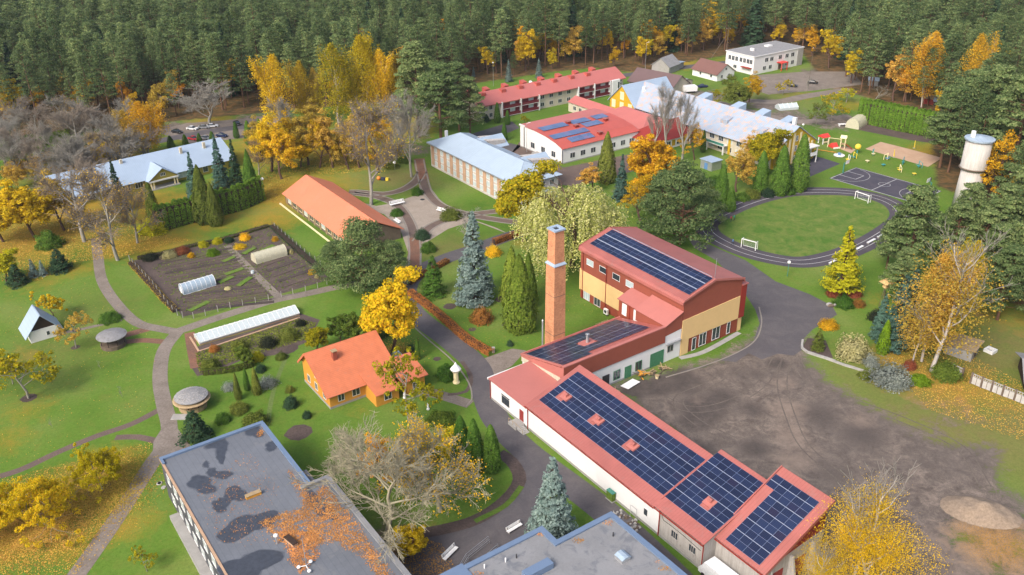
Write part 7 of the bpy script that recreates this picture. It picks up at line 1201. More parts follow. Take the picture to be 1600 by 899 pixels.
# hedges: one long body of foliage each
def hedge(name, label, pts, wd, h, mat, n, size, seed, ind=0, topvar=.06):
    g = np.random.default_rng(seed); P = spline([gp(*p) for p in pts], .5); L_ = np.array([[p.x, p.y] for p in P]); r = thing(name, label, 'hedge', P[0], 0)
    i = g.integers(0, len(L_) - 1, n); t_ = g.random((n, 1)); c = L_[i] * (1 - t_) + L_[i + 1] * t_; d_ = L_[i + 1] - L_[i]; d_ /= np.linalg.norm(d_, axis=1, keepdims=True) + 1e-9; q = np.stack([-d_[:, 1], d_[:, 0]], 1); s = (i + t_[:, 0]) * .5
    col = np.abs(np.sin(s * PI / (ind or 2))) ** .5 if ind else 1; hh = h * (1 - topvar + topvar * np.sin(s * 1.7) * np.cos(s * .6)) * ((.86 + .14 * col) if ind else 1)
    face = g.random(n); top = face < .28; sd = np.where(g.random(n) < .5, -1, 1); lat = np.where(top, g.uniform(-1, 1, n), sd * g.uniform(.86, 1.06, n)) * wd / 2 * ((.5 + .5 * col) if ind else 1); z = np.where(top, hh * g.uniform(.95, 1.03, n), hh * g.random(n) ** .8)
    if ind: lat = np.where(z > hh * .75, lat * (1 - (z / hh - .75) * 2.2), lat)
    p3 = np.concatenate([c + q * lat[:, None] - [[P[0].x, P[0].y]], z[:, None]], 1); Nn = np.concatenate([q * np.where(top, 0, sd)[:, None], np.where(top, 1, .25)[:, None]], 1) + g.normal(0, .35, (n, 3))
    link('foliage', cmesh('foliage', p3, Nn, g.uniform(size * .6, size * 1.3, n), g, mat, .7), r)
    b = MB(); q0 = [p - P[0] for p in P[::6]]
    for a_, c_ in zip(q0, q0[1:]): dd = (c_ - a_).normalized(); nn = Vector((-dd.y, dd.x)) * wd * .36; b.prism([tuple(a_ + nn), tuple(c_ + nn), tuple(c_ - nn), tuple(a_ - nn)], 0.02, h * .8, 'z')
    b.obj('inner_branches', 'dark_wood', r); return r
hedge('thuja_hedge', 'tall dark green thuja hedge in front of the mustard villa', [(246, 362), (290, 350), (335, 338), (375, 328), (411, 312)], 2.6, 8.2, 'hedge_leaf', 26000, .34, 61, 1.7)
hedge('clipped_hedge', 'long high clipped hedge behind the ploughed plot and sand pitch', [(1338, 192), (1360, 194), (1400, 203), (1440, 211), (1466, 216)], 3.4, 9.5, 'hedge_leaf', 28000, .5, 62, 1.5, .03)
hedge('rust_hedge', 'low rust-brown beech hedge along the asphalt drive', [(640, 460), (652, 468), (690, 498), (730, 533), (768, 556)], 1.7, 1.4, 'rust_leaf', 9000, .22, 63); hedge('rust_hedge', 'short rust hedge running under the yellow-green linden', [(640, 445), (660, 432), (700, 410)], 1.4, 1.2, 'rust_leaf', 3000, .22, 64); hedge('rust_hedge', 'rust-red hedge between the big blue spruce and the willow', [(772, 382), (800, 372), (838, 360)], 1.4, 1.6, 'rust_leaf', 3000, .24, 65)
hedge('box_hedge', 'low clipped green hedge in front of the garden cones', [(318, 585), (350, 582), (378, 577), (398, 570)], 1.5, 1.3, 'thuja_olive', 4500, .2, 66, 1.2)
hedge('garden_border', 'mixed brown and green border plants along the left garden fence', [(204, 412), (230, 440), (255, 468), (275, 488)], 1.8, .8, 'amber_leaf', 1400, .22, 67); hedge('garden_border', 'dark green border plants along the barn side of the vegetable garden', [(425, 355), (450, 378), (480, 405), (508, 428)], 1.8, .9, 'spruce_leaf', 1600, .24, 68); hedge('garden_border', 'dull green border along the top edge of the vegetable garden', [(215, 405), (260, 396), (310, 383), (345, 376), (420, 354)], 1.8, .7, 'thuja_olive', 2000, .22, 69)
# grey bare trees massed on the left
g_ = random.Random(3); mass = []
for i in range(46):
    px_, py_ = g_.uniform(-60, 235), g_.uniform(212, 300); py_ = min(py_, 318 - abs(px_) * .25); mass.append((px_, py_))
WHAT = dict(bare1='grey wide-crowned leafless tree', bare2='pale upright leafless tree', bare3='brown-twigged leafless tree', bareb='leafless tree with a few amber leaves')
for px_, py_ in mass:
    kd = g_.choice(['bare1', 'bare2', 'bare3', 'bareb']); zn = 'cut by the left edge' if px_ < 0 else 'beyond the edge maple' if px_ < 60 else 'beyond the massive maple' if px_ < 120 else 'beyond the small maple' if px_ < 180 else 'by the orange birches'
    T(kd, (px_, py_), (px_, py_ - 10), WHAT[kd] + ' ' + zn + ', ' + ('rear' if py_ < 240 else 'middle' if py_ < 270 else 'front') + ' row', name='bare_tree', H=g_.uniform(11, 17), w=g_.uniform(.95, 1.3), group='leafless grove on the left')
for px_, py_, k2, h_, lb in ((20, 298, 'amber', 9, 'amber understorey tree behind the maple at the left edge'), (70, 290, 'amber', 9, 'amber understorey tree behind the massive maple'), (110, 285, 'amber', 8, 'amber understorey tree at the far gable of the villa'), (150, 262, 'maple1', 8, 'rounded amber tree between villa ridge and grove'), (60, 240, 'apple2', 7, 'small green tree deep inside the leafless grove'), (100, 235, 'apple2', 8, 'green undergrowth tree in the middle of the leafless grove'), (-20, 310, 'amber', 10, 'amber tree cut by the left edge'), (30, 268, 'shrub_fresh', 4, 'amber bush at the foot of the leafless grove')): T(k2, (px_, py_), (px_, py_ - 9), lb, H=h_, w=1.3, group='understorey by the leafless grove', crown_mat='amber_leaf' if k2 != 'apple2' else 'green_leaf')

# ---------------------------------------------------------------- the pine forest
fg = np.random.default_rng(77); cand = []
step = 6.5; gx = np.arange(-420, 430, step); gyy = np.arange(140, 900, step); FX, FY = np.meshgrid(gx, gyy); FX = FX + fg.uniform(-3.3, 3.3, FX.shape); FY = FY + fg.uniform(-3.3, 3.3, FY.shape); FX, FY = FX.ravel(), FY.ravel()
ok = ~inpoly(FX, FY, CLEAR)
dep = FY * cp - (0 - CAMH) * sp + 0; dep = FY * cp + CAMH * sp; ix = 800 + FOC * FX / dep; ok &= (ix > -120) & (ix < 1720); iy = np.array([toimg(a, b_, 0)[1] for a, b_ in zip(FX, FY)]); ok &= (iy < 640) & (iy > -160)
FX, FY, iy, ix = FX[ok], FY[ok], iy[ok], ix[ok]; dcl_ = distpoly(FX, FY, CLEAR); grove = (ix < 250) & (iy > 195); keep = ~grove; FX, FY, iy, ix, dcl_ = FX[keep], FY[keep], iy[keep], ix[keep], dcl_[keep]
# thin the trunks right at the edge so that the wood opens a little
kp = fg.random(len(FX)) < np.where(dcl_ < 14, .62, .92); FX, FY, iy, ix, dcl_ = FX[kp], FY[kp], iy[kp], ix[kp], dcl_[kp]
dist = np.hypot(FX, FY); edge = dcl_ < 26; gold = edge & (fg.random(len(FX)) < np.where((ix > 820) & (ix < 1320), .46, .18)) | (fg.random(len(FX)) < .035); spr = (~gold) & (fg.random(len(FX)) < .022)
kinds = ['pine0', 'pine1', 'pine2', 'pine3', 'pine4', 'spruce', 'forestgold', 'forestyellow', 'forestrust']
kidx = np.where(gold, 6 + fg.integers(0, 3, len(FX)), np.where(spr, 5, fg.integers(0, 5, len(FX)))); hh = np.where(gold, fg.uniform(9, 18, len(FX)), fg.normal(26.5, 3.4, len(FX)) * np.where(fg.random(len(FX)) < .28, fg.uniform(.5, .85, len(FX)), 1))
vis = (dcl_ < 12) & (ix > -20) & (ix < 1620) ; order = np.argsort(dist + (~vis) * 1e5); N_IND = 285; ind = order[:N_IND]; ind = ind[vis[ind]]; rest = np.setdiff1d(np.arange(len(FX)), ind)
PL = ((250, 'beyond the leafless grove'), (420, 'behind the car park'), (640, 'behind the golden birches'), (750, 'behind the pine clump'), (860, 'behind the left balconies'), (980, 'behind the right balconies'), (1060, 'by the forest road lamp'), (1140, 'behind the brown roofed cottage'), (1280, 'behind the white two-storey block'), (1480, 'beyond the tall hedge'), (1e9, 'right of the water tower'))
GL = {0: ('pine_tree', ('Scots pine with bare reddish trunk', 'short young Scots pine', 'very tall pine'), 'pines along the forest edge'), 1: ('spruce_tree', ('dark pointed spruce', 'short dark spruce', 'very tall dark spruce'), 'spruces along the forest edge'), 6: ('maple_tree', ('orange autumn tree', 'low orange autumn tree', 'tall orange autumn tree'), 'golden trees along the forest edge'), 7: ('maple_tree', ('yellow autumn tree', 'low yellow autumn tree', 'tall yellow autumn tree'), 'golden trees along the forest edge'), 8: ('maple_tree', ('amber-brown autumn tree', 'low amber-brown autumn tree', 'tall amber-brown autumn tree'), 'golden trees along the forest edge')}
for i in ind:
    kd = kinds[kidx[i]]; q_ = kidx[i]; nm, l3, gr_ = GL[0 if q_ < 5 else 1 if q_ == 5 else q_]; lb = l3[(1 if hh[i] < 19 else 2 if hh[i] > 28 else 0) if q_ < 6 else (1 if hh[i] < 10 else 2 if hh[i] > 13.5 else 0)] + ' on the forest edge ' + next(p for x_, p in PL if ix[i] < x_); s = hh[i] / PROTO[kd][0]; r = thing(nm, lb, 'tree', (FX[i], FY[i]), fg.uniform(0, 6.28), gr_, 0, (s * (1.22 if kidx[i] < 5 else 1.15), s * 1.2, s)); link('trunk', PROTO[kd][1], r); link('crown', PROTO[kd][2], r)
# everything deeper in: one forest, instanced by geometry nodes
fcol = bpy.data.collections.new('forest_kinds')
for i, kd in enumerate(kinds):
    H_, tr_, cr_ = PROTO[kd][:3]; bmv = np.empty(len(cr_.vertices) * 3, np.float32); cr_.vertices.foreach_get('co', bmv); tmv = np.empty(len(tr_.vertices) * 3, np.float32); tr_.vertices.foreach_get('co', tmv)
    cf = np.arange(len(cr_.vertices)).reshape(-1, 4); tf_ = np.empty(len(tr_.polygons) * 4, np.int32); tr_.loops.foreach_get('vertex_index', tf_); V_ = np.concatenate([bmv.reshape(-1, 3), tmv.reshape(-1, 3)]) / H_; F_ = np.concatenate([cf, tf_.reshape(-1, 4) + len(cr_.vertices)])
    me = fastmesh('forest_kind_%d' % i, V_, F_, [cr_.materials[-1].name, tr_.materials[0].name], np.concatenate([np.zeros(len(cf)), np.ones(len(tr_.polygons))])); fcol.objects.link(bpy.data.objects.new('forest_kind_%d' % i, me))
fm = bpy.data.meshes.new('forest_points'); fm.vertices.add(len(rest)); fm.vertices.foreach_set('co', np.stack([FX[rest], FY[rest], np.zeros(len(rest))], 1).astype(np.float32).ravel())
for nm_, ty_, arr in (('kind', 'INT', kidx[rest].astype(np.int32)), ('turn', 'FLOAT', fg.uniform(0, 6.28, len(rest)).astype(np.float32)), ('tall', 'FLOAT', hh[rest].astype(np.float32)), ('wide', 'FLOAT', (hh[rest] * fg.uniform(.85, 1.35, len(rest))).astype(np.float32))): a = fm.attributes.new(nm_, ty_, 'POINT'); a.data.foreach_set('value', arr)
fo_ = link('forest', fm); tag(fo_, 'deep pine forest stretching away behind the campus', 'forest', None, 'stuff')
ng = bpy.data.node_groups.new('forest_nodes', 'GeometryNodeTree'); ng.interface.new_socket('Geometry', in_out='INPUT', socket_type='NodeSocketGeometry'); ng.interface.new_socket('Geometry', in_out='OUTPUT', socket_type='NodeSocketGeometry')
gi, go = ng.nodes.new('NodeGroupInput'), ng.nodes.new('NodeGroupOutput'); ip = ng.nodes.new('GeometryNodeInstanceOnPoints'); ci = ng.nodes.new('GeometryNodeCollectionInfo'); ci.inputs['Collection'].default_value = fcol; ci.inputs['Separate Children'].default_value = True; ci.inputs['Reset Children'].default_value = True
def nattr(nm_, ty_): n = ng.nodes.new('GeometryNodeInputNamedAttribute'); n.data_type = ty_; n.inputs['Name'].default_value = nm_; return n.outputs['Attribute']
cx1, cx2 = ng.nodes.new('ShaderNodeCombineXYZ'), ng.nodes.new('ShaderNodeCombineXYZ'); L = ng.links.new; L(nattr('turn', 'FLOAT'), cx1.inputs[2]); wd_ = nattr('wide', 'FLOAT'); L(wd_, cx2.inputs[0]); L(wd_, cx2.inputs[1]); L(nattr('tall', 'FLOAT'), cx2.inputs[2])
L(gi.outputs[0], ip.inputs['Points']); L(ci.outputs[0], ip.inputs['Instance']); ip.inputs['Pick Instance'].default_value = True; L(nattr('kind', 'INT'), ip.inputs['Instance Index']); L(cx1.outputs[0], ip.inputs['Rotation']); L(cx2.outputs[0], ip.inputs['Scale']); L(ip.outputs[0], go.inputs[0])
md = fo_.modifiers.new('forest', 'NODES'); md.node_group = ng

# ---------------------------------------------------------------- vehicles
def mk_car():
    pb = MB(); prof = [(-2.15, .35), (2.1, .35), (2.2, .62), (2.05, .86), (1.05, .98), (.35, 1.42), (-1.15, 1.45), (-1.95, 1.02), (-2.2, .95)]
    b = MB(); b.prism([(-2.15, .32), (2.1, .32), (2.2, .6), (2.05, .84), (1.1, .95), (-1.95, 1.0), (-2.2, .9)], -.86, .86, 'y'); b.add([(-.95, -.62, 1.46), (.3, -.62, 1.46), (.3, .62, 1.46), (-.95, .62, 1.46)], [(0, 1, 2, 3)]); body = b.mesh('body', 'car_black')
    g = MB(); g.add([(-1.75, -.8, .97), (1.15, -.8, .94), (1.15, .8, .94), (-1.75, .8, .97), (-1.0, -.62, 1.44), (.33, -.62, 1.44), (.33, .62, 1.44), (-1.0, .62, 1.44)], [(0, 1, 5, 4), (1, 2, 6, 5), (2, 3, 7, 6), (3, 0, 4, 7), (4, 5, 6, 7)]); glass = g.mesh('cabin_glass', 'glass')
    wh = MB(); wh.tube((0, -.11, 0), (0, .11, 0), .33, n=14); wheel = wh.mesh('wheel', 'black_rubber'); rf = MB(); rf.box(-.95, .28, -.6, .6, 1.44, 1.49); roof = rf.mesh('roof', 'car_black')
    return body, glass, wheel, roof
CARM = mk_car()
def car(px_, py_, rz_, mat, label):
    r = thing('parked_car', label, 'car', gp(px_, py_), rz_, 'cars parked around the campus')
    for nm_, me_ in (('body', CARM[0]), ('roof', CARM[3])): o = link(nm_, me_, r); o.material_slots[0].link = 'OBJECT'; o.material_slots[0].material = M[mat]
    link('cabin_glass', CARM[1], r)
    for x in (-1.35, 1.35):
        for y_ in (-.8, .8): link('wheel', CARM[2], r, (x, y_, .33))
    for y_ in (-.6, .6): b = MB(); b.box(2.08, 2.2, y_ - .2, y_ + .2, .62, .76); b.obj('headlight', 'frost', r)
for a_ in ((277, 208, -.5, 'car_black', 'dark car at the left end of the row beside the villa'), (301, 203, -.3, 'car_white', 'white car leftmost of the three pale cars in the car park'), (319, 201, .1, 'car_silver', 'pale silver car between two white ones in the car park'), (332, 199, .3, 'car_white', 'white car at the right end of the pale row in the car park'), (371, 195, -.9, 'car_black', 'black car standing apart at the right of the car park'), (303, 219, -.5, 'car_red', 'red car half hidden by thujas behind the villa roof'), (322, 218, -.5, 'car_silver', 'silver car right of the red one behind the villa roof'), (347, 214, -.4, 'car_blue', 'dark car behind the blue-grey spruce'), (1238, 136, -.45, 'car_black', 'left dark car before the white two-storey block'), (1270, 131, -.45, 'car_black', 'right dark car before the white two-storey block'), (1098, 137, .3, 'car_blue', 'dark blue car behind the silver school roof')): car(*a_)

# ---------------------------------------------------------------- benches, goals, hoops, lamps
def bench(px_, py_, rz_, L_, label, back=True, s=1.0):
    r = thing('bench', label, 'bench', gp(px_, py_), rz_, 'white benches of the campus', s=s)
    for k_ in range(4): b = MB(); b.box(-L_ / 2, L_ / 2, -.28 + k_ * .15, -.16 + k_ * .15, .42, .48); b.obj('seat_slat', 'white_paint', r)
    if back:
        for k_ in range(3): b = MB(); b.box(-L_ / 2, L_ / 2, .30 + k_ * .05, .35 + k_ * .05, .58 + k_ * .16, .71 + k_ * .16); b.obj('back_slat', 'white_paint', r)
    for x in (-L_ / 2 + .25, L_ / 2 - .25): b = MB(); b.box(x - .06, x + .06, -.25, .3, 0, .42); b.box(x - .06, x + .06, .28, .36, .42, 1.0 if back else .43); b.obj('leg', 'concrete', r)
    return r
g0 = gp(1348, 380)
def dirpx(a, b_): q = gp(*b_) - gp(*a); return math.atan2(q.y, q.x)
bench(704, 868, dirpx((693, 872), (714, 851)), 3.0, 'large white bench on the paved forecourt by the leafless trees', s=1.1); bench(804, 828, dirpx((793, 833), (813, 821)), 3.0, 'slim white bench beside the nearest blue spruce', s=1.0)
bench(621, 321, dirpx((615, 323), (628, 320)), 3.2, 'white bench with high back at the curved kerb of the play lawn', s=1.5); bench(620, 348, dirpx((616, 345), (625, 351)), 3.2, 'white bench lying along the brick walk by the barn'); bench(690, 332, dirpx((686, 331), (694, 333)), 3.0, 'white bench on the paving before the hipped school block', s=1.2)
for (x, y), lb in zip(((1302, 411), (1342, 390), (1361, 379), (1377, 370), (1400, 358)), ('half hidden by the larch', 'first right of the larch', 'second right of the larch', 'third right of the larch', 'last one, nearest the pines')): bench(x, y, dirpx((1302, 411), (1400, 358)), 3.4, 'white bench along the track edge, ' + lb, False, 1.15)
def goal(p0, p1, ptop, label, s_=1):
    a_, c_ = gp(*p0), gp(*p1); d_ = c_ - a_; W_ = d_.length; r = thing('football_goal', label, 'goal', a_, math.atan2(d_.y, d_.x), 'football goals on the turf'); h_ = 2.4
    for nm_, q0, q1 in (('post', (0, 0, 0), (0, 0, h_)), ('post', (W_, 0, 0), (W_, 0, h_)), ('crossbar', (0, 0, h_), (W_, 0, h_)), ('back_post', (0, s_ * 1.3, 0), (0, s_ * 1.0, h_)), ('back_post', (W_, s_ * 1.3, 0), (W_, s_ * 1.0, h_)), ('side_bar', (0, 0, h_), (0, s_ * 1.0, h_)), ('side_bar', (W_, 0, h_), (W_, s_ * 1.0, h_)), ('base_bar', (0, s_ * 1.3, .05), (W_, s_ * 1.3, .05))):
        b = MB(); b.tube(q0, q1, .11 if nm_ in ('post', 'crossbar') else .06, n=6); b.obj(nm_, 'white_paint', r)
    b = MB()
    for k_ in range(1, 18): x = W_ * k_ / 18; b.tube((x, s_ * 1.0, h_), (x, s_ * 1.3, 0), .012, n=3, cap=False)
    for k_ in range(1, 8): z_ = h_ * k_ / 8; b.tube((0, s_ * (1.3 - .3 * k_ / 8), z_), (W_, s_ * (1.3 - .3 * k_ / 8), z_), .012, n=3, cap=False)
    b.obj('net', 'frost', r)
goal((1158, 386), (1180, 392), None, 'white football goal at the near left end of the turf'); goal((1335.5, 311), (1356, 318), None, 'white football goal at the far end of the turf by the basketball court')
def hoop(px_, py_, rz_, label, H_=4.2):
    r = thing('basketball_hoop', label, 'basketball hoop', gp(px_, py_), rz_); b = MB(); b.box(-.16, .16, -.16, .16, 0, H_ - .6); b.tube((0, 0, H_ - .7), (1.0, 0, H_ - .3), .1, n=6); b.obj('post', 'green_paint', r)
    b = MB(); b.box(1.0, 1.08, -.95, .95, H_ - .7, H_ + .5); b.obj('backboard', 'white_paint', r); b = MB()
    for k_ in range(12): a1, a2 = k_ * PI / 6, (k_ + 1) * PI / 6; b.tube((1.35 + .23 * math.cos(a1), .23 * math.sin(a1), H_ - .5), (1.35 + .23 * math.cos(a2), .23 * math.sin(a2), H_ - .5), .02, n=4)
    b.obj('rim', 'orange_paint', r)
hoop(1317, 271, math.atan2(CU.y, CU.x), 'basketball hoop with a teal post at the left end of the court'); hoop(1452, 303, math.atan2(-CU.y, -CU.x), 'basketball hoop half hidden by pines at the right end of the court')
def lamp(b_, t_, label, ball=.35, mat='steel', arm=False, name='street_lamp'):
    h_ = height(b_, t_); r = thing(name, label, 'street lamp', gp(*b_), 0, 'lamps of the campus'); b = MB(); b.tube((0, 0, 0), (0, 0, h_ - .3), .09, .06, 8); b.obj('pole', mat, r); b = MB()
    if arm: b.tube((0, 0, h_ - .3), (.9, 0, h_), .05, n=5); b.box(.6, 1.3, -.14, .14, h_ - .02, h_ + .1)
    else: b.sphere((0, 0, h_), ball, 10)
    b.obj('lamp_head', 'white_paint', r); return r
lamp((1230, 432), (1231.5, 410), 'white globe lamp on a green post beside the running track', .42, 'green_paint'); lamp((823, 238), (822, 192), 'lamp pole standing before the white canteen wall', .2, arm=True); lamp((1008, 110), (1013, 66), 'tall street lamp beside the forest road', .3, arm=True); lamp((1262, 142), (1262, 75), 'slim utility pole between the two dark cars', .15, 'rough_wood'); lamp((412, 296), (412, 280), 'white ball lamp left of the barn gable', .5); lamp((617, 265), (617, 254), 'white ball lamp behind the play lawn', .5); lamp((771, 135), (771, 98), 'slim communications mast behind the salmon roof', .3); lamp((1253, 210), (1253, 195), 'white floodlight at the ridge end of the yellow school', .4)
up = thing('utility_pole', 'braced wooden utility pole at the corner of the white two-storey block', 'utility pole', gp(1134, 92), 0); b = MB(); b.tube((0, 0, 0), (0, 0, 15), .18, .12, 8); b.obj('pole', 'rough_wood', up); b = MB(); b.tube((-7, 1, 0), (-.2, 0, 12), .16, .1, 8); b.obj('brace', 'rough_wood', up); b = MB(); b.box(-1, 1, -.06, .06, 14.2, 14.35); b.obj('crossarm', 'rough_wood', up)
for x in (-.9, 0, .9): b = MB(); b.tube((x, 0, 14.35), (x, 0, 14.6), .06, n=5); b.obj('insulator', 'white_paint', up)

# ---------------------------------------------------------------- playground
def item(name, px_, py_, label, cat, rz_=0, group=None, s=1.0): return thing(name, label, cat, gp(px_, py_), rz_, group, s=s)
r = item('playhouse', 1286, 224, 'open play hut with white posts and a red roof', 'playhouse', .5, s=1.3)
for x in (-1, 1):
    for y_ in (-.8, .8): b = MB(); b.box(x - .09, x + .09, y_ - .09, y_ + .09, 0, 1.9); b.obj('post', 'white_paint', r)
b = MB(); b.prism([(-1.2, 1.9), (1.2, 1.9), (0, 2.7)], -1.3, 1.3, 'x'); b.obj('roof', 'red_paint', r); b = MB(); b.box(-1, 1, -.85, -.78, .3, .8); b.obj('counter', 'cream_paint', r)
r = item('climbing_tower', 1316, 232, 'cream climbing tower with ladders and a swing frame', 'climbing frame', -.5, s=1.05)
for x in (-.7, .7):
    for y_ in (-.7, .7): b = MB(); b.box(x - .1, x + .1, y_ - .1, y_ + .1, 0, 3.6); b.obj('post', 'cream_paint', r)
b = MB(); b.prism([(-1, 3.6), (1, 3.6), (0, 4.5)], -1, 1, 'x'); b.obj('roof', 'cream_paint', r); b = MB(); b.box(-.8, .8, -.8, .8, 1.5, 1.62); b.obj('platform', 'pale_wood', r); b = MB(); b.add([(.8, -.4, 1.6), (3.2, -.4, .2), (3.2, .4, .2), (.8, .4, 1.6)], [(0, 1, 2, 3), (3, 2, 1, 0)]); b.obj('slide', 'red_paint', r)
b = MB(); b.tube((-.8, 0, 3), (-4.6, 0, 3), .09, n=6); b.tube((-4.6, 0, 3), (-4.6, -1.2, 0), .09, n=6); b.tube((-4.6, 0, 3), (-4.6, 1.2, 0), .09, n=6); b.obj('swing_frame', 'cream_paint', r)
for x in (-2.0, -3.4): b = MB(); b.tube((x - .2, 0, 3), (x - .2, 0, .6), .02, n=3); b.tube((x + .2, 0, 3), (x + .2, 0, .6), .02, n=3); b.box(x - .25, x + .25, -.12, .12, .55, .6); b.obj('swing_seat', 'dark_metal', r)
r = item('low_climber', 1302, 230, 'low red and white pyramid climber beside the climbing tower', 'climber', .3, s=1.3); b = MB(); b.prism([(-1.4, 0), (1.4, 0), (0, 1.2)], -.9, .9, 'x'); b.obj('ramp', 'red_paint', r); b = MB(); b.box(-1.0, 1.0, -1.5, -1.4, 0, .4); b.obj('edge_board', 'white_paint', r)
r = item('carousel', 1311, 244, 'round white playground carousel with a blue hub', 'carousel', s=1.3); b = MB(); b.lathe([(1.4, .15), (1.4, .3)], 16); b.obj('deck', 'white_paint', r); b = MB(); b.lathe([(.35, .3), (.4, .8), (.2, .9)], 10); b.obj('hub', 'blue_paint', r)
for k_ in range(4): a = k_ * PI / 2; b = MB(); b.tube((1.2 * math.cos(a), 1.2 * math.sin(a), .3), (.4 * math.cos(a), .4 * math.sin(a), .9), .04, n=4); b.obj('handrail', 'steel', r)
r = item('ball_sign', 1339, 240, 'bright yellow round disc on a teal stand in the playground', 'sign', s=1.2); b = MB(); b.tube((0, 0, 0), (0, 0, 1.5), .14, n=6); b.obj('stand', 'teal_paint', r); b = MB(); b.sphere((0, 0, 2.0), .85, 12); b.obj('ball', 'yellow_paint', r)
r = item('timber_beam', 1288, 237, 'brown balance beam lying left of the carousel', 'beam', -.55); b = MB(); b.box(-4, 4, -.12, .12, .25, .42); b.obj('beam', 'orange_wall', r)
for x in (-3, 3): b = MB(); b.box(x - .1, x + .1, -.1, .1, 0, .25); b.obj('foot', 'rough_wood', r)
gym_ = ((1333, 248, 'yellow_paint', 'teal_paint', 'yellow and teal fitness machine nearest the carousel'), (1325, 252, 'white_paint', 'yellow_paint', 'white fitness machine next to the hoop'), (1364, 243, 'teal_paint', 'cream_paint', 'teal fitness frame at the left end of the sand pitch'), (1355, 254, 'cream_paint', 'cream_paint', 'low cream step bench in the fitness area'), (1386, 250, 'cream_paint', 'blue_paint', 'cream and blue twin fitness seat'), (1380, 260, 'teal_paint', 'teal_paint', 'small teal round fitness stool'), (1411, 256, 'teal_paint', 'green_paint', 'tall teal fitness frame before the sand pitch'), (1405, 268, 'cream_paint', 'yellow_paint', 'cream fitness bench with two uprights'), (1435, 262, 'teal_paint', 'teal_paint', 'teal fitness machine at the right end of the sand pitch'), (1428, 274, 'cream_paint', 'yellow_paint', 'small cream fitness stool nearest the court'))
for i, (x, y, m1, m2, lb) in enumerate(gym_):
    r = item('fitness_machine', x, y, lb, 'outdoor gym', i * .7, 'outdoor fitness machines', s=1.1); low = i in (3, 5, 9)
    b = MB(); b.tube((0, 0, 0), (0, 0, .6 if low else 2.2), .12, n=6); 
    if not low: b.tube((1.0, 0, 0), (1.0, 0, 1.5), .1, n=6); b.tube((0, 0, 2.1), (1.0, 0, 1.4), .08, n=5)
    b.obj('frame', m1, r); b = MB(); b.box(-.5, .5, -.45, .45, .5, .62); b.obj('seat', m2, r)
    if not low: b = MB(); b.tube((-.7, -.5, .9), (-.7, .5, .9), .06, n=5); b.tube((0, 0, 1.2), (-.7, 0, .9), .06, n=5); b.obj('lever', m2, r)
for x, y, lb in ((1396, 246, 'orange volleyball post on the near side of the sand pitch'), (1428, 232, 'yellow volleyball post on the far side of the sand pitch')):
    r = item('net_post', x, y, lb, 'net post'); b = MB(); b.tube((0, 0, 0), (0, 0, 2.8), .1, n=6); b.tube((.5, .3, 0), (0, 0, 2.2), .07, n=5); b.obj('post', 'yellow_paint', r)
    b = MB(); b.box(-.35, .35, -.35, .35, 0, .15); b.obj('foot', 'concrete', r)
r = item('table', 1320, 197, 'white table-like slab beside the old tunnel greenhouse', 'table', .1); b = MB(); b.box(-2.6, 2.6, -.6, .6, .7, .85); b.obj('top', 'white_paint', r)
for x in (-2.2, 2.2): b = MB(); b.box(x - .1, x + .1, -.5, .5, 0, .7); b.obj('leg', 'white_paint', r)
r = item('play_figure', 598, 282, 'small orange and yellow play train on the play lawn', 'play equipment', -.2, s=1.1); b = MB(); b.sphere((-1.2, 0, .6), .6, 10); b.obj('engine', 'orange_paint', r); b = MB(); b.box(-.4, .7, -.4, .4, .1, .9); b.obj('wagon', 'dark_cloth', r); b = MB(); b.box(1.0, 1.8, -.4, .4, .1, .8); b.obj('tail', 'yellow_paint', r)
r = item('courtyard_drain', 660, 312, 'dark drain cover in the courtyard paving', 'drain cover'); b = MB(); b.lathe([(.7, .01), (.7, .04)], 12); b.obj('cover', 'dark_metal', r)

# ---------------------------------------------------------------- people: one skinned body each, walking on the track and turf
def person(px_, py_, rz_, shirt, trousers, label, sc=1.0):
    r = thing('person', label, 'person', gp(px_, py_), rz_, s=sc)
    J = [(0, 0, .95), (0, 0, 1.12), (0, 0, 1.38), (0, 0, 1.50), (.02, 0, 1.60), (.03, 0, 1.72), (0, .17, 1.42), (.06, .24, 1.15), (.22, .22, .95), (.3, .21, .9), (0, -.17, 1.42), (-.08, -.25, 1.15), (.06, -.27, .92), (.12, -.27, .86), (0, .1, .90), (.16, .11, .50), (.10, .11, .09), (.24, .11, .05), (0, -.1, .90), (-.12, -.11, .50), (-.30, -.11, .12), (-.18, -.11, .05)]
    E_ = [(0, 1), (1, 2), (2, 3), (3, 4), (4, 5), (2, 6), (6, 7), (7, 8), (8, 9), (2, 10), (10, 11), (11, 12), (12, 13), (0, 14), (14, 15), (15, 16), (16, 17), (0, 18), (18, 19), (19, 20), (20, 21)]
    Rr = [.15, .13, .16, .06, .075, .095, .07, .045, .035, .04, .07, .045, .035, .04, .09, .06, .045, .045, .09, .06, .045, .045]
    me_ = bpy.data.meshes.new('body'); me_.from_pydata(J, E_, []); o = link('body', me_, r); me_.materials.append(M[trousers]); mo = o.modifiers.new('skin', 'SKIN'); sv = me_.skin_vertices[0].data
    for k_, q in enumerate(Rr): sv[k_].radius = (q, q * (.8 if k_ in (0, 1, 2) else 1)); sv[k_].use_root = (k_ == 0)
    s2 = o.modifiers.new('sub', 'SUBSURF'); s2.levels = s2.render_levels = 1
    b = MB(); b.lathe([(.17, .98), (.17, 1.2), (.19, 1.40), (.09, 1.50)], 10); ja = b.obj('jacket', shirt, r); ja.scale = (.85, 1.15, 1); b = MB(); b.sphere((.03, 0, 1.70), .105, 8, 1.2); b.obj('head', 'skin', r); b = MB(); b.sphere((.015, 0, 1.735), .108, 8, 1.05); b.obj('hair', 'dark_wood', r)
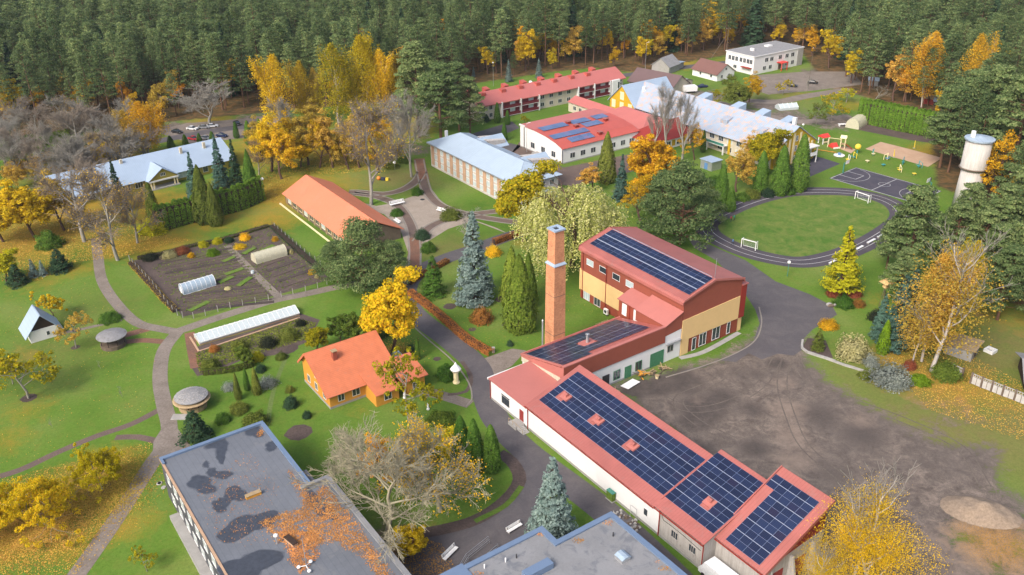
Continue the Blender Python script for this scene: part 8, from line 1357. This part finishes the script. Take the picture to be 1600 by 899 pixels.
person(1147, 345, .5, 'teal_cloth', 'dark_cloth', 'person in a green top on the bend of the running track', 1.1); person(1142, 347, .7, 'red_cloth', 'dark_cloth', 'person in a dark red top walking beside the one in green', 1.1); person(1144.5, 383, 2.0, 'blue_paint', 'dark_cloth', 'person in dark clothes standing on the turf near the left goal', 1.1)
person(1453, 287, 2.0, 'dark_cloth', 'dark_cloth', 'person in black at the upper right corner of the basketball court', 1.15)

# ---------------------------------------------------------------- small things about the yard and garden
r = thing('sheet_slab', 'large white sheet propped by the green-framed window of the boiler house', 'sheet', uv(11.8 + .9, 25.5), TU + .15, z=.02); b = MB(); b.prism([(-.9, .1), (1.1, .25), (1.1, .33), (-.9, .18)], -1.9, 1.9, 'y'); b.obj('sheet', 'white_paint', r); b = MB(); b.box(-.6, .8, -1.6, 1.6, 0, .14); b.obj('pallet', 'pale_wood', r)
for i, (x, y, lb, mt) in enumerate(((11.6, 29.3, 'heap of rusty scrap against the boiler house wall', 'orange_wall'), (12.3, 31.6, 'heap of branches and boards before the green double door', 'pale_wood'), (12.5, 34.8, 'pile of planks near the small window of the link block', 'pale_wood'), (12.6, 20.4, 'brown pallet stack at the dark door of the boiler house', 'pale_wood'))):
    r = thing('junk_pile', lb, 'junk pile', uv(x, y), TU); g = random.Random(i)
    for k_ in range(14): b = MB(); l_ = g.uniform(.4, 1.3); b.box(-l_, l_, -.09, .09, 0, .07); b.obj('board', mt if k_ % 3 else 'rough_wood', r, loc=(g.uniform(-.6, .6), g.uniform(-1, 1), g.uniform(.04, .7)), rot=(g.uniform(-.4, .4), g.uniform(-.4, .4), g.uniform(0, 3)))
r = thing('bucket', 'small pale bucket on the dirt by the scrap heap', 'bucket', uv(14.2, 31.5), 0); b = MB(); b.lathe([(.3, 0), (.42, .7)], 10); b.obj('pail', 'cream_paint', r); b = MB(); b.lathe([(.44, .7), (.46, .76)], 10); b.obj('rim', 'pale_wood', r)
r = thing('crate', 'pale wooden crate with a dark leg by the wing wall corner', 'crate', uv(13.6, 19.2), TU); b = MB(); b.box(-.9, .9, -.6, .6, .5, .65); b.obj('lid', 'pale_wood', r); b = MB(); b.box(-.8, .8, -.5, .5, 0, .5); b.obj('box', 'rough_wood', r)
r = thing('electric_cabinet', 'green electrical cabinet against the white wing wall', 'cabinet', uv(37.0, -.55), TU); b = MB(); b.box(-.75, .75, -.35, .35, .15, 1.75); b.obj('cabinet_body', 'thuja_paint' if 'thuja_paint' in M else 'crop_green', r); b = MB(); b.box(-.85, .85, -.45, .45, 0, .15); b.obj('plinth', 'concrete', r); b = MB(); b.box(-.8, .8, -.4, .4, 1.75, 1.83); b.obj('lid', 'green_paint', r)
r = thing('rubble_pile', 'mossy rubble pile beneath the small window of the white wing', 'rubble', uv(42.2, -1.5), TU); g = random.Random(5)
for k_ in range(34): s_ = g.uniform(.12, .45); b = MB(); b.sphere((0, 0, 0), s_, 4, .7); b.obj('stone', 'pale_concrete' if k_ % 3 else 'rough_wood', r, loc=(g.uniform(-3, 3), g.uniform(-.9, .9), s_ * .4), rot=(g.random(), g.random(), g.random() * 6))
r = thing('meter_stand', 'thin grey metal meter frame leaning on the wing wall above the rubble', 'frame', uv(41.8, -.5), TU); b = MB()
for q0, q1 in (((0, 0, 0), (0, 0, 2.2)), ((1.4, 0, 0), (1.4, 0, 2.2)), ((0, 0, 2.2), (1.4, 0, 2.2)), ((0, 0, 1.1), (1.4, 0, 1.1))): b.tube(q0, q1, .035, n=4)
b.obj('frame_bar', 'steel', r)
r = thing('white_van', 'white box van parked against the last bay of the wing, cut by the bottom edge', 'van', uv(60.2, .3), TU + PI); 
b = MB(); b.prism([(-2.9, .5), (2.9, .5), (2.9, 1.3), (2.3, 2.1), (1.9, 2.9), (-2.9, 3.0)], -1.1, 1.1, 'y'); b.obj('body', 'car_white', r); b = MB(); b.add([(2.93, -.95, 1.32), (2.93, .95, 1.32), (2.35, .85, 2.08), (2.35, -.85, 2.08)], [(0, 1, 2, 3)]); b.box(-2.4, 1.4, -1.13, -1.11, 1.5, 2.3); b.obj('window_glass', 'glass', r)
for x in (-1.9, 1.9):
    for y_ in (-1, 1): b = MB(); b.tube((x, y_ - .12, .42), (x, y_ + .12, .42), .42, n=12); b.obj('wheel', 'black_rubber', r)
r = thing('stone_post', 'pale stone post at the end of the rust hedge', 'post', gp(771, 551), 0); b = MB(); b.box(-.28, .28, -.28, .28, 0, 1.1); b.obj('post', 'pale_concrete', r); b = MB(); b.box(-.35, .35, -.35, .35, 1.1, 1.25); b.obj('cap', 'concrete', r)
for x, y, lb in ((632, 622, 'white garden statue under the leafless trees by the orange house'), (669, 640, 'thin white post stone right of the orange house')): 
    r = thing('garden_statue', lb, 'statue', gp(x, y), .3); b = MB(); b.lathe([(.3, 0), (.3, .25), (.16, .3), (.22, .9), (.12, 1.2)], 8); b.obj('figure', 'white_paint', r); b = MB(); b.sphere((0, 0, 1.35), .16, 8); b.obj('head', 'white_paint', r)
r = thing('barrel', 'white water barrel beside the crossing of the garden paths', 'barrel', gp(395, 428), 0); b = MB(); b.lathe([(.4, 0), (.48, .4), (.4, .85)], 12); b.obj('barrel_body', 'frost', r); b = MB(); b.lathe([(.36, .86), (.36, .88)], 12); b.obj('water', 'glass_pale', r)
r = thing('straw_heap', 'pale straw heap on the vegetable bed right of the small glazed greenhouse', 'straw heap', gp(356, 452), 0); b = MB(); b.lathe([(1.0, 0), (.8, .35), (.3, .6)], 9); b.obj('straw', 'pale_leaf', r)
r = thing('stepping_stone', 'pale flat stones beside the puddled flat roof corner', 'stones', gp(255, 758), 0)
for k_ in range(5): b = MB(); b.lathe([(.45, 0), (.4, .15)], 7); b.obj('stone', 'pale_concrete', r, loc=(rnd.uniform(-1, 1), rnd.uniform(-1, 1), 0))
r = thing('garden_rocks', 'pair of small dark rocks at the left end of the asphalt corner bed', 'rocks', gp(1306, 478), 0)
for k_ in range(6): b = MB(); b.sphere((0, 0, 0), rnd.uniform(.4, .9), 5, .7); b.obj('stone', 'rough_wood' if k_ % 2 else 'pale_concrete', r, loc=(rnd.uniform(-1.6, 1.6), rnd.uniform(-.9, .9), .25), rot=(0, 0, k_))
wl = thing('retaining_wall', 'low pale stone edging around the corner bed and along the yard', 'wall', gp(1255, 548), 0); P = spline([gp(*p) for p in ((1254, 533), (1253, 545), (1262, 552), (1290, 561), (1320, 572), (1352, 582), (1385, 598), (1405, 604))], 1.6)
for a_, c_ in zip(P, P[1:]): d_ = c_ - a_; b = MB(); b.box(.02, d_.length - .02, -.22, .22, 0, rnd.uniform(.38, .5)); q = a_ - P[0]; b.obj('block', 'pale_concrete', wl, loc=(q.x + P[0].x - wl.location.x, q.y + P[0].y - wl.location.y, 0), rot=(0, 0, math.atan2(d_.y, d_.x)))
# wire fence round the kitchen garden
fe2 = thing('garden_fence', 'grey-green wire mesh fence on concrete posts around the kitchen garden', 'fence', gp(286, 497), 0); FP2 = spline([gp(*p) for p in ((203, 408), (240, 448), (286, 497), (360, 482), (440, 465), (518, 438), (470, 392), (424, 352))], 2.6)
for a_, c_ in zip(FP2, FP2[1:]):
    q = a_ - Vector(fe2.location[:2]); d_ = c_ - a_; an_ = math.atan2(d_.y, d_.x); b = MB(); b.box(-.06, .06, -.06, .06, 0, 1.7); b.obj('post', 'concrete', fe2, loc=(q.x, q.y, 0))
    b = MB()
    for z_ in (.2, .6, 1.0, 1.5): b.tube((0, 0, z_), (d_.length, 0, z_), .02, n=3, cap=False)
    for k_ in range(1, 8): x = d_.length * k_ / 8; b.tube((x, 0, .1), (x, 0, 1.55), .012, n=3, cap=False)
    b.obj('wire_mesh', 'dark_metal', fe2, loc=(q.x, q.y, 0), rot=(0, 0, an_))
# fallen leaves and turf
def scatter(name, label, pts, n, size, mat, seed, centre=None, rad=1.0):
    g = np.random.default_rng(seed)
    if centre is not None: c0 = gp(*centre); q = g.normal(0, rad, (n, 2)) + [[c0.x, c0.y]]
    else:
        P = [gp(*p) for p in pts]; x0, x1 = min(p.x for p in P), max(p.x for p in P); y0, y1 = min(p.y for p in P), max(p.y for p in P); q = np.stack([g.uniform(x0, x1, n * 3), g.uniform(y0, y1, n * 3)], 1); q = q[inpoly(q[:, 0], q[:, 1], P)][:n]
    k = len(q); c_ = np.concatenate([q, g.uniform(.03, .09, (k, 1))], 1); v_, f_ = cards(c_, np.concatenate([g.normal(0, .35, (k, 2)), np.ones((k, 1))], 1), g.uniform(size * .6, size * 1.3, k), g); tag(link(name, fastmesh(name, v_, f_, mat)), label, 'fallen leaves', None, 'stuff')
scatter('fallen_leaves', 'yellow leaf carpet under the spreading apple tree by the diagonal path', None, 9000, .20, 'lawn_litter', 1, (160, 772), 3.9); scatter('fallen_leaves', 'yellow leaf carpet under the widest apple tree', None, 13000, .20, 'lawn_litter', 2, (60, 820), 4.8); scatter('fallen_leaves', 'loose leaves drifting over the lower left lawn', [(0, 750), (240, 690), (120, 899), (0, 899)], 5000, .2, 'lawn_litter', 3)
scatter('fallen_leaves', 'orange leaves lying around the barn gable', [(400, 230), (640, 235), (600, 262), (520, 275), (460, 270), (430, 320), (405, 300)], 9000, .3, 'lawn_litter', 4); scatter('fallen_leaves', 'orange leaf carpet left of the vegetable garden', [(0, 300), (150, 340), (240, 365), (300, 375), (200, 400), (120, 410), (60, 440), (0, 440)], 14000, .28, 'lawn_litter', 5); scatter('fallen_leaves', 'leaves under the golden birches by the concrete fence', [(1380, 560), (1500, 545), (1600, 600), (1600, 690), (1450, 640)], 6000, .2, 'lawn_litter', 6); scatter('fallen_leaves', 'brown leaves on the forecourt below the leafless trees', [(610, 830), (690, 850), (720, 899), (600, 930)], 2500, .18, 'roof_litter', 7); scatter('fallen_leaves', 'yellow leaves under the bright maple by the drive', None, 1800, .2, 'lawn_litter', 8, (612, 552), 2.6)

# ---------------------------------------------------------------- thin haze over the whole place
m = bpy.data.materials.new('haze_air'); m.use_nodes = True; t = m.node_tree; t.nodes.clear(); o_ = t.nodes.new('ShaderNodeOutputMaterial'); pvv = t.nodes.new('ShaderNodeVolumePrincipled'); pvv.inputs['Color'].default_value = (.82, .88, .95, 1); pvv.inputs['Density'].default_value = .00008; pvv.inputs['Anisotropy'].default_value = .2; t.links.new(pvv.outputs[0], o_.inputs['Volume']); M['haze_air'] = m
b = MB(); b.box(-4100, 4100, -2600, 4600, -1, 104); tag(b.obj('haze', 'haze_air'), 'thin pale autumn haze lying over the whole campus and forest', 'haze', None, 'stuff')

scatter('vegetable_plants', 'low green vegetable plants dotted over the kitchen garden beds', [(235, 415), (350, 378), (424, 356), (510, 437), (360, 478), (288, 492)], 2600, .42, 'green_leaf', 31)
scatter('vegetable_plants', 'brown and green perennial leaves in the bed below the long glasshouse', [(305, 552), (460, 498), (495, 505), (475, 532), (380, 560), (312, 585)], 3800, .4, 'thuja_olive', 32)
scatter('fallen_leaves', 'sparse yellow leaves sprinkled over the left lawn', [(0, 450), (150, 430), (250, 520), (245, 640), (120, 690), (0, 740)], 1000, .17, 'lawn_litter', 33)
scatter('fallen_leaves', 'sparse leaves sprinkled over the lawn by the chimney', [(650, 450), (850, 420), (940, 480), (850, 540), (770, 550)], 700, .17, 'lawn_litter', 34)
